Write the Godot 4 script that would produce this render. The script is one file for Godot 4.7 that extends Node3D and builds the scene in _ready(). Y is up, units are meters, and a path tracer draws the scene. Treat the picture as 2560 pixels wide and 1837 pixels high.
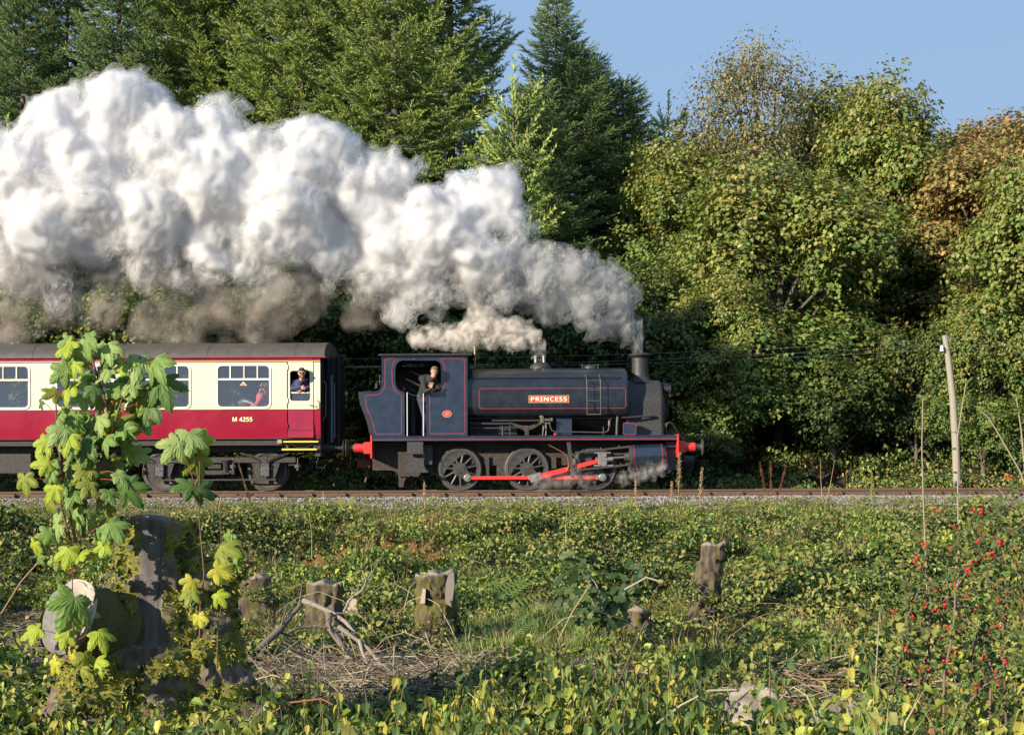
extends Node3D

# ---------------------------------------------------------------- placing
# A telephoto view square on to the railway: P() turns a point of the view and a distance into a place.
const EYE_Y := 0.4
const EYE_Z := 33.8
const LENS := 3300.0
const MID_X := 1280.0
const MID_Y := 1185.0

func P(tx: float, ty: float, z: float) -> Vector3:
	var k := (EYE_Z - z) / LENS
	return Vector3((tx - MID_X) * k, EYE_Y + (MID_Y - ty) * k, z)

func c1(x: float, y: float, z: float) -> Vector3:   # cab region
	return P(860.0 + x / 3.698, 820.0 + y / 3.698, z)

func c2(x: float, y: float, z: float) -> Vector3:   # front of the engine
	return P(1260.0 + x / 3.698, 820.0 + y / 3.698, z)

func c3(x: float, y: float, z: float) -> Vector3:   # end of the coach
	return P(420.0 + x / 3.698, 820.0 + y / 3.698, z)

# ---------------------------------------------------------------- mesh building
class MB:
	var v := PackedVector3Array()
	var n := PackedVector3Array()
	var c := PackedColorArray()
	var cur := Color(1, 1, 1)

	func tri(a: Vector3, b: Vector3, d: Vector3, na: Vector3, nb: Vector3, nd: Vector3) -> void:
		if (d - a).cross(b - a).dot(na + nb + nd) < 0.0:
			v.append(a); v.append(d); v.append(b)
			n.append(na); n.append(nd); n.append(nb)
		else:
			v.append(a); v.append(b); v.append(d)
			n.append(na); n.append(nb); n.append(nd)
		c.append(cur); c.append(cur); c.append(cur)

	func flat(a: Vector3, b: Vector3, d: Vector3, out: Vector3) -> void:
		var f := (d - a).cross(b - a)
		if f.length_squared() < 1e-16:
			return
		f = f.normalized()
		if f.dot(out) < 0.0:
			f = -f
		tri(a, b, d, f, f, f)

	func quad(a: Vector3, b: Vector3, d: Vector3, e: Vector3, out: Vector3) -> void:
		flat(a, b, d, out)
		flat(a, d, e, out)

	func squad(a: Vector3, b: Vector3, d: Vector3, e: Vector3, na: Vector3, nb: Vector3, nd: Vector3, ne: Vector3) -> void:
		tri(a, b, d, na, nb, nd)
		tri(a, d, e, na, nd, ne)

	func box(lo: Vector3, hi: Vector3, ch := 0.0, xf := Transform3D.IDENTITY) -> void:
		# a box, its edges chamfered by ch
		var mid := (lo + hi) * 0.5
		var h := (hi - lo).abs() * 0.5
		ch = minf(ch, minf(h.x, minf(h.y, h.z)) * 0.8)
		for ax in 3:
			var b := (ax + 1) % 3
			var d := (ax + 2) % 3
			for s: float in [-1.0, 1.0]:
				var q := []
				for k: Vector2 in [Vector2(-1, -1), Vector2(1, -1), Vector2(1, 1), Vector2(-1, 1)]:
					var p := Vector3.ZERO
					p[ax] = s * h[ax]
					p[b] = k.x * (h[b] - ch)
					p[d] = k.y * (h[d] - ch)
					q.append(xf * (mid + p))
				var o := Vector3.ZERO
				o[ax] = s
				quad(q[0], q[1], q[2], q[3], xf.basis * o)
			if ch > 0.0:
				for s: float in [-1.0, 1.0]:
					for t: float in [-1.0, 1.0]:
						var q := []
						for k: Vector2 in [Vector2(0, -1), Vector2(1, -1), Vector2(1, 1), Vector2(0, 1)]:
							var p := Vector3.ZERO
							p[ax] = k.y * (h[ax] - ch)
							p[b] = s * (h[b] - ch * k.x)
							p[d] = t * (h[d] - ch * (1.0 - k.x))
							q.append(xf * (mid + p))
						var o := Vector3.ZERO
						o[b] = s
						o[d] = t
						quad(q[0], q[1], q[2], q[3], xf.basis * o)
		if ch > 0.0:
			for sx: float in [-1.0, 1.0]:
				for sy: float in [-1.0, 1.0]:
					for sz: float in [-1.0, 1.0]:
						var s := Vector3(sx, sy, sz)
						var a := mid + s * Vector3(h.x, h.y - ch, h.z - ch)
						var b := mid + s * Vector3(h.x - ch, h.y, h.z - ch)
						var d := mid + s * Vector3(h.x - ch, h.y - ch, h.z)
						flat(xf * a, xf * b, xf * d, xf.basis * s)

	func tube(pts: Array, radii, sides := 8, caps := true) -> void:
		# a round bar along pts; radii: one number or one per point
		var m := pts.size()
		var prev_ring := []
		var prev_n := []
		var up := Vector3.UP
		var t0: Vector3 = (pts[1] - pts[0]).normalized()
		if absf(t0.dot(up)) > 0.95:
			up = Vector3.RIGHT
		var u := (up - t0 * up.dot(t0)).normalized()
		for i in m:
			var t: Vector3
			if i == 0:
				t = t0
			elif i == m - 1:
				t = (pts[i] - pts[i - 1]).normalized()
			else:
				t = (pts[i + 1] - pts[i - 1]).normalized()
			u = (u - t * u.dot(t)).normalized()
			var w := t.cross(u)
			var r: float = radii[i] if radii is Array else radii
			var ring := []
			var nn := []
			for k in sides:
				var a := TAU * k / sides
				var d := u * cos(a) + w * sin(a)
				nn.append(d)
				ring.append(pts[i] + d * r)
			if i > 0:
				for k in sides:
					var j := (k + 1) % sides
					squad(prev_ring[k], prev_ring[j], ring[j], ring[k], prev_n[k], prev_n[j], nn[j], nn[k])
			if caps and (i == 0 or i == m - 1) and r > 0.001:
				var o := -t if i == 0 else t
				for k in range(1, sides - 1):
					flat(ring[0], ring[k], ring[k + 1], o)
			prev_ring = ring
			prev_n = nn

	func lathe(prof: Array, at: Vector3, axis: Vector3, sides := 24, hard := false, a0 := 0.0, a1 := TAU) -> void:
		# prof: Vector2(distance along axis, radius)
		axis = axis.normalized()
		var u := Vector3.UP if absf(axis.y) < 0.9 else Vector3.RIGHT
		u = (u - axis * u.dot(axis)).normalized()
		var w := axis.cross(u)
		for i in prof.size() - 1:
			var p: Vector2 = prof[i]
			var q: Vector2 = prof[i + 1]
			if p.distance_squared_to(q) < 1e-12:
				continue
			for k in sides:
				var a := a0 + (a1 - a0) * k / sides
				var b := a0 + (a1 - a0) * (k + 1) / sides
				var da := u * cos(a) + w * sin(a)
				var db := u * cos(b) + w * sin(b)
				var e := q - p
				var sl := Vector2(e.y, -e.x).normalized()   # along, out
				if sl.y < 0.0 or (absf(sl.y) < 1e-6 and sl.x * (e.y) < 0.0):
					sl = -sl
				if e.x < 0.0:
					sl = Vector2(-sl.x, -sl.y)
				var na := axis * sl.x + da * sl.y
				var nb := axis * sl.x + db * sl.y
				if absf(e.x) < 1e-6:
					na = axis * signf(-e.y) if e.y != 0.0 else da
					nb = na
				if hard:
					na = (na + nb).normalized()
					nb = na
				squad(at + axis * p.x + da * p.y, at + axis * p.x + db * p.y, at + axis * q.x + db * q.y, at + axis * q.x + da * q.y, na, nb, nb, na)

	func ball(at: Vector3, r, rings := 8, sides := 12) -> void:
		var rr: Vector3 = r if r is Vector3 else Vector3(r, r, r)
		for i in rings:
			var a := PI * i / rings
			var b := PI * (i + 1) / rings
			for k in sides:
				var f := TAU * k / sides
				var g := TAU * (k + 1) / sides
				var q := []
				for e: Vector2 in [Vector2(a, f), Vector2(a, g), Vector2(b, g), Vector2(b, f)]:
					q.append(Vector3(sin(e.x) * cos(e.y), cos(e.x), sin(e.x) * sin(e.y)))
				squad(at + q[0] * rr, at + q[1] * rr, at + q[2] * rr, at + q[3] * rr, (q[0] / rr).normalized(), (q[1] / rr).normalized(), (q[2] / rr).normalized(), (q[3] / rr).normalized())

	func prism(poly: PackedVector2Array, z0: float, z1: float) -> void:
		# a plate: an outline in x and y, from z0 to z1
		var idx := Geometry2D.triangulate_polygon(poly)
		for i in range(0, idx.size(), 3):
			var a := poly[idx[i]]
			var b := poly[idx[i + 1]]
			var d := poly[idx[i + 2]]
			flat(Vector3(a.x, a.y, z0), Vector3(b.x, b.y, z0), Vector3(d.x, d.y, z0), Vector3(0, 0, z0 - z1))
			flat(Vector3(a.x, a.y, z1), Vector3(b.x, b.y, z1), Vector3(d.x, d.y, z1), Vector3(0, 0, z1 - z0))
		var cw := Geometry2D.is_polygon_clockwise(poly)
		for i in poly.size():
			var a := poly[i]
			var b := poly[(i + 1) % poly.size()]
			var e := b - a
			var o := Vector3(e.y, -e.x, 0) * (-1.0 if cw else 1.0)
			quad(Vector3(a.x, a.y, z0), Vector3(b.x, b.y, z0), Vector3(b.x, b.y, z1), Vector3(a.x, a.y, z1), o)

	func band(pts: PackedVector2Array, width: float, z0: float, z1: float, closed := false) -> void:
		# a raised line of even width along pts
		var m := pts.size()
		var l := []
		var r := []
		for i in m:
			var a := pts[(i - 1 + m) % m] if closed or i > 0 else pts[i]
			var b := pts[(i + 1) % m] if closed or i < m - 1 else pts[i]
			var t := (b - a).normalized()
			var o := Vector2(-t.y, t.x) * width * 0.5
			l.append(pts[i] + o)
			r.append(pts[i] - o)
		for i in (m if closed else m - 1):
			var j := (i + 1) % m
			var q := [l[i], l[j], r[j], r[i]]
			var f := []
			for p: Vector2 in q:
				f.append(Vector3(p.x, p.y, z1))
			quad(f[0], f[1], f[2], f[3], Vector3(0, 0, z1 - z0))
			var e: Vector2 = l[i] - r[i]
			quad(Vector3(l[i].x, l[i].y, z0), Vector3(l[j].x, l[j].y, z0), f[1], f[0], Vector3(e.x, e.y, 0))
			quad(Vector3(r[i].x, r[i].y, z0), Vector3(r[j].x, r[j].y, z0), f[2], f[3], Vector3(-e.x, -e.y, 0))

	func stamp(tv: PackedVector3Array, tn: PackedVector3Array, xf: Transform3D, col: Color) -> void:
		v.append_array(xf * tv)
		n.append_array(Transform3D(xf.basis.orthonormalized(), Vector3.ZERO) * tn)
		var a := PackedColorArray()
		a.resize(tv.size())
		a.fill(col)
		c.append_array(a)

	func join(o: MB, xf := Transform3D.IDENTITY) -> void:
		v.append_array(xf * o.v)
		n.append_array(Transform3D(xf.basis.orthonormalized(), Vector3.ZERO) * o.n)
		c.append_array(o.c)

	func mesh() -> ArrayMesh:
		var a := []
		a.resize(Mesh.ARRAY_MAX)
		a[Mesh.ARRAY_VERTEX] = v
		a[Mesh.ARRAY_NORMAL] = n
		a[Mesh.ARRAY_COLOR] = c
		var m := ArrayMesh.new()
		m.add_surface_from_arrays(Mesh.PRIMITIVE_TRIANGLES, a)
		return m

# ---------------------------------------------------------------- nodes
var used := {}

func numbered(called: String) -> String:
	var k: int = used.get(called, 0)
	used[called] = k + 1
	return called if k == 0 else "%s_%03d" % [called, k]

func tag(o: Node, label: String, category: String, group := "", kind := "") -> Node:
	if label: o.set_meta("label", label)
	if category: o.set_meta("category", category)
	if group: o.set_meta("group", group)
	if kind: o.set_meta("kind", kind)
	return o

func thing(called: String, label: String, category: String, at := Vector3.ZERO, group := "") -> Node3D:
	var o := Node3D.new()
	o.name = numbered(called)
	add_child(o)
	o.position = at
	tag(o, label, category, group)
	return o

func obj(called: String, m, mater: Material, parent: Node = self, at := Vector3.ZERO) -> MeshInstance3D:
	var o := MeshInstance3D.new()
	o.name = numbered(called) if parent == self else called
	o.mesh = m.mesh() if m is MB else m
	o.material_override = mater
	if parent == self:
		parent.add_child(o)
		o.position = at
	else:
		o.name = part_name(parent, called)
		parent.add_child(o)
		o.position = at - base_of.get(parent, Vector3.ZERO)
	return o

var base_of := {}   # things whose parts are given in scene coordinates

func thing_at(called: String, label: String, category: String, at: Vector3, group := "") -> Node3D:
	var o := thing(called, label, category, at, group)
	base_of[o] = at
	return o

func part_name(parent: Node, called: String) -> String:
	var key := "%d/%s" % [parent.get_instance_id(), called]
	var k: int = used.get(key, 0)
	used[key] = k + 1
	return called if k == 0 else "%s_%03d" % [called, k]

func structure(called: String, m, mater: Material) -> MeshInstance3D:
	var o := obj(called, m, mater)
	o.set_meta("kind", "structure")
	return o

func scatter(called: String, m, mater: Material, xfs: Array, label: String, category: String, cols := [], parent: Node = self) -> MultiMeshInstance3D:
	var mm := MultiMesh.new()
	mm.transform_format = MultiMesh.TRANSFORM_3D
	mm.use_colors = cols.size() > 0
	mm.mesh = m.mesh() if m is MB else m
	mm.instance_count = xfs.size()
	for i in xfs.size():
		mm.set_instance_transform(i, xfs[i])
		if cols.size() > 0:
			mm.set_instance_color(i, cols[i])
	var o := MultiMeshInstance3D.new()
	o.multimesh = mm
	o.material_override = mater
	if parent == self:
		o.name = numbered(called)
		tag(o, label, category, "", "stuff")
	else:
		o.name = part_name(parent, called)
		o.set_meta("kind", "stuff")
	parent.add_child(o)
	return o

# ---------------------------------------------------------------- materials
var noise_cache := {}

func lin(r: float, g: float, b: float) -> Color:
	return Color(r, g, b).linear_to_srgb()

func paint(r: float, g: float, b: float, rough := 0.6, metal := 0.0) -> StandardMaterial3D:
	var m := StandardMaterial3D.new()
	m.albedo_color = lin(r, g, b)
	m.roughness = rough
	m.metallic = metal
	return m

func noise_tex(key: String, freq: float, lo: Color, hi: Color, size := 512, type := FastNoiseLite.TYPE_SIMPLEX_SMOOTH, octaves := 5, mid = null) -> NoiseTexture2D:
	if noise_cache.has(key):
		return noise_cache[key]
	var f := FastNoiseLite.new()
	f.seed = key.hash() % 1000
	f.noise_type = type
	f.frequency = freq
	f.fractal_octaves = octaves
	var g := Gradient.new()
	g.set_color(0, lo)
	g.set_color(1, hi)
	if mid != null:
		g.add_point(0.5, mid)
	var t := NoiseTexture2D.new()
	t.width = size
	t.height = size
	t.seamless = true
	t.noise = f
	t.color_ramp = g
	noise_cache[key] = t
	return t

func grey_noise(key: String, freq: float, lo := 0.0, hi := 1.0, size := 512, octaves := 5) -> NoiseTexture2D:
	return noise_tex(key, freq, Color(lo, lo, lo), Color(hi, hi, hi), size, FastNoiseLite.TYPE_SIMPLEX_SMOOTH, octaves)

func worn(m: StandardMaterial3D, key: String, scale: float, lo: Color, hi: Color, freq := 0.012) -> StandardMaterial3D:
	# grain and dirt: a triplanar tint over the paint
	m.albedo_texture = noise_tex(key, freq, lo, hi)
	m.uv1_triplanar = true
	m.uv1_scale = Vector3.ONE * scale
	return m

func rough_map(m: StandardMaterial3D, key: String, scale: float, lo: float, hi: float) -> StandardMaterial3D:
	m.roughness = 1.0
	m.roughness_texture = grey_noise(key, 0.02, lo, hi)
	m.uv1_triplanar = true
	m.uv1_scale = Vector3.ONE * scale
	return m

func relief(m: StandardMaterial3D, key: String, cm: float, freq := 0.03) -> StandardMaterial3D:
	m.heightmap_enabled = true
	m.heightmap_texture = grey_noise(key, freq)
	m.heightmap_scale = cm
	m.uv1_triplanar = true
	return m

func leafy(rough := 0.5, through := 0.5) -> StandardMaterial3D:
	var m := StandardMaterial3D.new()
	m.albedo_color = Color.WHITE
	m.vertex_color_use_as_albedo = true
	m.roughness = rough
	m.metallic_specular = 0.4
	m.backlight_enabled = true
	m.backlight = lin(through, through, through * 0.45)
	m.cull_mode = BaseMaterial3D.CULL_DISABLED
	return m

func tinted(rough := 0.8) -> StandardMaterial3D:
	var m := StandardMaterial3D.new()
	m.vertex_color_use_as_albedo = true
	m.roughness = rough
	return m

var rng := RandomNumberGenerator.new()

func rnd(a: float, b: float) -> float:
	return rng.randf_range(a, b)

func rdir() -> Vector3:
	var z := rnd(-1, 1)
	var a := rnd(0, TAU)
	var r := sqrt(1.0 - z * z)
	return Vector3(r * cos(a), z, r * sin(a))

func facing(normal: Vector3, tip: Vector3) -> Basis:
	# leaf axes: y along the leaf to its tip, z out of its face
	var z := normal.normalized()
	var y := tip - z * tip.dot(z)
	if y.length_squared() < 1e-6:
		y = Vector3(z.y, -z.x, 0.01)
	y = y.normalized()
	return Basis(y.cross(z), y, z)

func vary(c: Color, amount: float) -> Color:
	var k := 1.0 + rnd(-amount, amount)
	return Color(c.r * k * (1.0 + rnd(-0.5, 0.5) * amount), c.g * k, c.b * k * (1.0 + rnd(-0.5, 0.5) * amount))

# ---------------------------------------------------------------- the scene
func _ready() -> void:
	rng.seed = 20231
	var cam := Camera3D.new()
	cam.name = "camera"
	cam.projection = Camera3D.PROJECTION_FRUSTUM
	cam.near = 0.5
	cam.far = 400.0
	cam.size = 2.0 * 0.5 * 918.5 / LENS
	cam.frustum_offset = Vector2(0.0, 0.5 * (MID_Y - 918.5) / LENS)
	cam.position = Vector3(0, EYE_Y, EYE_Z)
	cam.rotation_degrees.z = -0.2
	add_child(cam)
	cam.current = true

	var env := Environment.new()
	env.background_mode = Environment.BG_SKY
	var sky_mat := ProceduralSkyMaterial.new()
	sky_mat.sky_top_color = Color(0.595, 0.745, 0.925)
	sky_mat.sky_horizon_color = Color(0.73, 0.83, 0.94)
	sky_mat.sky_curve = 0.18
	sky_mat.ground_bottom_color = Color(0.16, 0.15, 0.11)
	sky_mat.ground_horizon_color = Color(0.42, 0.46, 0.48)
	sky_mat.sun_angle_max = 20.0
	var sky := Sky.new()
	sky.sky_material = sky_mat
	env.sky = sky
	env.background_energy_multiplier = 0.5
	env.tonemap_mode = Environment.TONE_MAPPER_LINEAR
	env.tonemap_exposure = 1.8
	env.sdfgi_enabled = true
	env.ssao_enabled = true
	env.ssil_enabled = true
	env.volumetric_fog_enabled = true
	env.volumetric_fog_density = 0.0
	var we := WorldEnvironment.new()
	we.name = "world_environment"
	we.environment = env
	add_child(we)

	var sun := DirectionalLight3D.new()
	sun.name = "sun"
	sun.light_energy = 1.6
	sun.light_color = Color(1.0, 0.945, 0.86)
	sun.light_angular_distance = 0.5
	sun.shadow_enabled = true
	add_child(sun)
	sun.look_at_from_position(Vector3.ZERO, Vector3(1.15, -0.52, -1.0), Vector3.UP)

	make_materials()
	ground()
	woods()
	track()
	coach()
	engine()
	people()
	smoke()
	foreground()
	pole_and_wires()

# ---------------------------------------------------------------- ground
var M := {}

func make_materials() -> void:
	M.leaf = leafy()
	M.needle = leafy(0.7, 0.35)
	M.soil = worn(paint(1, 1, 1, 0.95), "soil", 0.5, lin(0.022, 0.017, 0.011), lin(0.09, 0.07, 0.045), 0.02)
	relief(M.soil, "soil_h", 6.0, 0.04)
	M.floor = worn(paint(1, 1, 1, 0.95), "floor", 0.4, lin(0.015, 0.012, 0.008), lin(0.07, 0.05, 0.028), 0.03)
	M.bark = worn(paint(1, 1, 1, 0.9), "bark", 1.2, lin(0.045, 0.036, 0.028), lin(0.17, 0.14, 0.11), 0.03)
	M.bark.uv1_scale = Vector3(2.4, 0.7, 2.4)
	M.tint = tinted()

var ground_noise := FastNoiseLite.new()

func ground_y(x: float, z: float) -> float:
	# dips before the viewer, rises to the railway, climbs as a wooded hill behind it
	var d := EYE_Z - z
	var y: float
	var prof := [Vector2(-40, 0.4), Vector2(0, -0.9), Vector2(6, -1.1), Vector2(9, -1.25), Vector2(13, -1.38), Vector2(17, -1.3), Vector2(22, -1.06), Vector2(27, -0.68), Vector2(30, -0.42), Vector2(31.6, -0.3), Vector2(36.5, -0.3), Vector2(38, -0.25), Vector2(41, 0.8), Vector2(60, 9.5), Vector2(90, 17), Vector2(200, 26)]
	y = prof[-1].y
	for i in prof.size() - 1:
		if d < prof[i + 1].x:
			var t: float = clampf((d - prof[i].x) / (prof[i + 1].x - prof[i].x), 0, 1)
			y = lerpf(prof[i].y, prof[i + 1].y, t)
			break
	var amp := 0.09 if d < 31 else 0.0
	if d > 39:
		amp = 0.5
	y += ground_noise.get_noise_2d(x, z) * amp * 2.0
	if d > 39.0:
		y *= 1.0 - 0.1 * smoothstep(2.0, 16.0, x)
	return y

func ground() -> void:
	ground_noise.frequency = 0.35
	ground_noise.seed = 4
	var mb := MB.new()
	var hill := MB.new()
	var xs := []
	var zs := []
	var x := -160.0
	while x < 160.0:
		xs.append(x)
		x += 0.5 if absf(x) < 17.0 else 6.0
	var z := -165.0
	while z < 74.0:
		zs.append(z)
		z += 0.4 if z > -8.0 and z < 34.0 else 4.0
	var p := func(a: float, b: float) -> Vector3: return Vector3(a, ground_y(a, b), b)
	for i in xs.size() - 1:
		for j in zs.size() - 1:
			var a: Vector3 = p.call(xs[i], zs[j])
			var b: Vector3 = p.call(xs[i + 1], zs[j])
			var d: Vector3 = p.call(xs[i + 1], zs[j + 1])
			var e: Vector3 = p.call(xs[i], zs[j + 1])
			var nn := (e - a).cross(b - a).normalized()
			if zs[j] < -4.6:
				hill.squad(a, b, d, e, nn, nn, nn, nn)
			else:
				mb.squad(a, b, d, e, nn, nn, nn, nn)
	structure("ground", mb, M.soil)
	structure("wooded_hill", hill, M.floor)

# ---------------------------------------------------------------- leaves and twigs as templates
func fan(outline: PackedVector2Array, bend: float, mb: MB = null) -> MB:
	# a leaf blade: y from its foot to its tip, folded a little along the middle
	if mb == null:
		mb = MB.new()
	var q := []
	for p in outline:
		q.append(Vector3(p.x, p.y, bend * (absf(p.x) * 0.6 - p.y * p.y * 0.35)))
	var idx := Geometry2D.triangulate_polygon(outline)
	for i in range(0, idx.size(), 3):
		mb.flat(q[idx[i]], q[idx[i + 1]], q[idx[i + 2]], Vector3(0, 0, 1))
	return mb

func tree_leaf() -> MB:   # five short lobes, as on a far sycamore
	return fan(PackedVector2Array([Vector2(0, 0), Vector2(0.42, 0.12), Vector2(0.25, 0.38), Vector2(0.5, 0.66), Vector2(0.2, 0.66), Vector2(0, 1.0), Vector2(-0.2, 0.66), Vector2(-0.5, 0.66), Vector2(-0.25, 0.38), Vector2(-0.42, 0.12)]), 0.5)

func oval_leaf(w := 0.36) -> MB:
	return fan(PackedVector2Array([Vector2(0, 0), Vector2(w, 0.3), Vector2(w * 0.8, 0.65), Vector2(0, 1.0), Vector2(-w * 0.8, 0.65), Vector2(-w, 0.3)]), 0.6)

func needle_twig(seed_: int) -> MB:
	# one metre of spruce twig along x, set with needles on all sides
	var r := RandomNumberGenerator.new()
	r.seed = seed_
	var mb := MB.new()
	for k in 2:
		var o := Vector3(0, 1, 0) if k == 0 else Vector3(0, 0, 1)
		mb.flat(-o * 0.03, Vector3(1, 0, 0), o * 0.03, Vector3(0, o.z, o.y))
	for i in 22:
		var x := 0.04 + 0.92 * i / 21.0
		var a := i * 2.4 + r.randf_range(-0.4, 0.4)
		var s := Vector3(0, cos(a), sin(a))
		var l := r.randf_range(0.13, 0.22) * (1.15 - 0.55 * x)
		var tip := Vector3(x + l * 0.9, 0, 0) + s * l
		var w := Vector3(0.040, 0, 0) + s.cross(Vector3.RIGHT) * 0.026
		mb.flat(Vector3(x, 0, 0) - w, Vector3(x, 0, 0) + w, tip, s.cross(w) + Vector3(0.2, 1, 0))
	return mb

var twig_forms: Array = []

func conifer_meshes(seed_: int, height: float, reach: float, first: float, hang: float, col: Color) -> Array:
	# [trunk with limbs, foliage]
	rng.seed = seed_
	if twig_forms.is_empty():
		for i in 3:
			twig_forms.append(needle_twig(50 + i))
	var wood := MB.new()
	var fol := MB.new()
	wood.cur = Color(0.09, 0.07, 0.055)
	var spine := []
	var rad := []
	for i in 9:
		var t := i / 8.0
		spine.append(Vector3(sin(i * 1.7 + seed_) * 0.05 * t, height * t, cos(i * 1.3 + seed_) * 0.05 * t))
		rad.append(lerpf(height * 0.014, 0.02, t))
	wood.tube(spine, rad, 8)
	var y := height * first
	while y < height * 0.985:
		var up := y / height
		var n := 5 + (rng.randi() % 2)
		var turn := rnd(0, TAU)
		for k in n:
			var az := turn + TAU * k / n + rnd(-0.25, 0.25)
			var out := Vector3(cos(az), 0, sin(az))
			var side := Vector3(-out.z, 0, out.x)
			var len := reach * pow(1.0 - up, 0.72) * rnd(0.55, 1.22) + 0.25
			var rise := lerpf(-0.22, 0.75, pow(up, 1.6)) + rnd(-0.1, 0.1)
			var pts := []
			var nseg := 5
			for i in nseg + 1:
				var t := i / float(nseg)
				pts.append(Vector3(0, y + rnd(-0.02, 0.02), 0) + out * len * t + Vector3.UP * len * (rise * t - hang * t * (1.0 - t) * 1.2 + 0.22 * t * t) + side * rnd(-0.02, 0.02) * len)
			wood.tube(pts, [0.012 + len * 0.008, 0.01 + len * 0.006, 0.01 + len * 0.005, 0.008 + len * 0.003, 0.008, 0.004], 4, false)
			var at := 0.16 * len
			var flip := 1.0
			while at < len:
				var t := at / len
				var fi := t * nseg
				var i0 := mini(int(fi), nseg - 1)
				var p: Vector3 = pts[i0].lerp(pts[i0 + 1], fi - i0)
				var along: Vector3 = (pts[i0 + 1] - pts[i0]).normalized()
				flip = -flip
				var tl := (0.30 + 0.42 * sin(PI * clampf(t * 0.85 + 0.12, 0, 1))) * rnd(0.7, 1.2) * (0.6 + 0.4 * minf(1.0, len / 2.0))
				var dirv := (along * rnd(0.55, 1.0) + side * flip * rnd(0.45, 1.0) + Vector3.UP * (rnd(-0.25, 0.35) - hang * rnd(0.0, 1.6) * (1.0 - t * 0.7))).normalized()
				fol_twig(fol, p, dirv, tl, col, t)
				# a second order of twigs
				if tl > 0.42:
					for s: float in [-1.0, 1.0]:
						var d2 := (dirv + dirv.cross(Vector3.UP) * s * rnd(0.6, 1.1) + Vector3.UP * rnd(-0.5, 0.2) * (0.4 + hang)).normalized()
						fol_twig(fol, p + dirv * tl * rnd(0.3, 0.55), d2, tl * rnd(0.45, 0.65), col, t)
				at += rnd(0.085, 0.14)
			fol_twig(fol, pts[nseg - 1], (pts[nseg] - pts[nseg - 1]).normalized() + Vector3.UP * 0.15, 0.6, col, 1.0)
		y += rnd(0.36, 0.62) * (1.15 - 0.4 * up)
	fol_twig(fol, Vector3(0, height * 0.96, 0), Vector3.UP, 1.1, col, 1.0)
	return [wood.mesh(), fol.mesh()]

func fol_twig(fol: MB, p: Vector3, dirv: Vector3, l: float, col: Color, t: float) -> void:
	var x := dirv.normalized()
	var y := x.cross(Vector3(rnd(-1, 1), rnd(-1, 1), rnd(-1, 1))).normalized()
	var b := Basis(x * l, y * (0.25 + 0.6 * l), x.cross(y) * (0.25 + 0.6 * l))
	var f: MB = twig_forms[rng.randi() % 3]
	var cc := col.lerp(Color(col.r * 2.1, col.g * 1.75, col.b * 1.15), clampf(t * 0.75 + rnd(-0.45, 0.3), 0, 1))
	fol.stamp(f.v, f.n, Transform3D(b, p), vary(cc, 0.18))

func broadleaf_meshes(seed_: int, height: float, reach: float, low: float, sprays: int, per: int, leaf: MB, size: float, cols: Array, loose := 1.0) -> Array:
	# a crown of uneven lobes, each set with sprays of leaves; [trunk with limbs, crown]
	rng.seed = seed_
	var wood := MB.new()
	wood.cur = Color(0.10, 0.085, 0.065)
	var crown := MB.new()
	var mid := Vector3(0, height * (low + 1.0) * 0.5, 0)
	var hh := height * (1.0 - low) * 0.5
	var top := []
	var tr := []
	for i in 7:
		var t := i / 6.0
		top.append(Vector3(sin(seed_ + i * 0.9) * 0.12 * i / 3.0, height * 0.86 * t, cos(seed_ + i) * 0.1 * i / 3.0))
		tr.append(lerpf(height * 0.018, 0.025, pow(t, 0.8)))
	wood.tube(top, tr, 8)
	var lobes := []
	for i in 34:
		var d := rdir()
		var r := rnd(0.20, 0.46) * reach
		var k := rnd(0.55, 0.95)
		var c := mid + Vector3(d.x * (reach - r * 0.6) * k, d.y * (hh - r * 0.6) * k, d.z * (reach - r * 0.6) * k)
		lobes.append([c, r])
		var from: Vector3 = top[clampi(int(c.y / (height * 0.86) * 6.0 * 0.7), 1, 5)]
		var a := from.lerp(c, 0.45) + Vector3(rnd(-0.2, 0.2), rnd(0.0, 0.3), rnd(-0.2, 0.2))
		wood.tube([from, a, c, c + d * r * 0.8], [height * 0.006, height * 0.0045, height * 0.0028, 0.012], 5, false)
	for i in sprays:
		var lb: Array = lobes[i % lobes.size()]
		var d := rdir()
		if d.y < -0.45:
			d.y *= -0.6
		d = d.normalized()
		var c: Vector3 = lb[0] + d * lb[1] * rnd(0.55, 1.08)
		c += Vector3(rnd(-1, 1), rnd(-1, 1), rnd(-1, 1)) * 0.12 * loose
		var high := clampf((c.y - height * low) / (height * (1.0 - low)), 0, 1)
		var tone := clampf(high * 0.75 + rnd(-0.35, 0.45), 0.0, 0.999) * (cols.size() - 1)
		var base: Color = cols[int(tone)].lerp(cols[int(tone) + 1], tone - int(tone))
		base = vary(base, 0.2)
		var tip := (d + Vector3(rnd(-0.5, 0.5), -0.35, rnd(-0.5, 0.5))).normalized()
		if i % 3 == 0:
			wood.tube([c - d * 0.35, c + tip * 0.2], [0.009, 0.004], 3, false)
		for j in per:
			var p := c + Vector3(rnd(-1, 1), rnd(-0.8, 0.8), rnd(-1, 1)) * (0.26 * loose) + tip * rnd(-0.15, 0.3)
			var nrm := (d * 0.7 + Vector3(0, 0.75, 0) + rdir() * 0.75).normalized()
			var bs := facing(nrm, tip + rdir() * 0.8 + Vector3(0, -0.4, 0))
			var s := size * rnd(0.65, 1.2)
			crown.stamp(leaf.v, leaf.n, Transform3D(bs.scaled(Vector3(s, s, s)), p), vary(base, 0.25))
	return [wood.mesh(), crown.mesh()]

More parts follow.
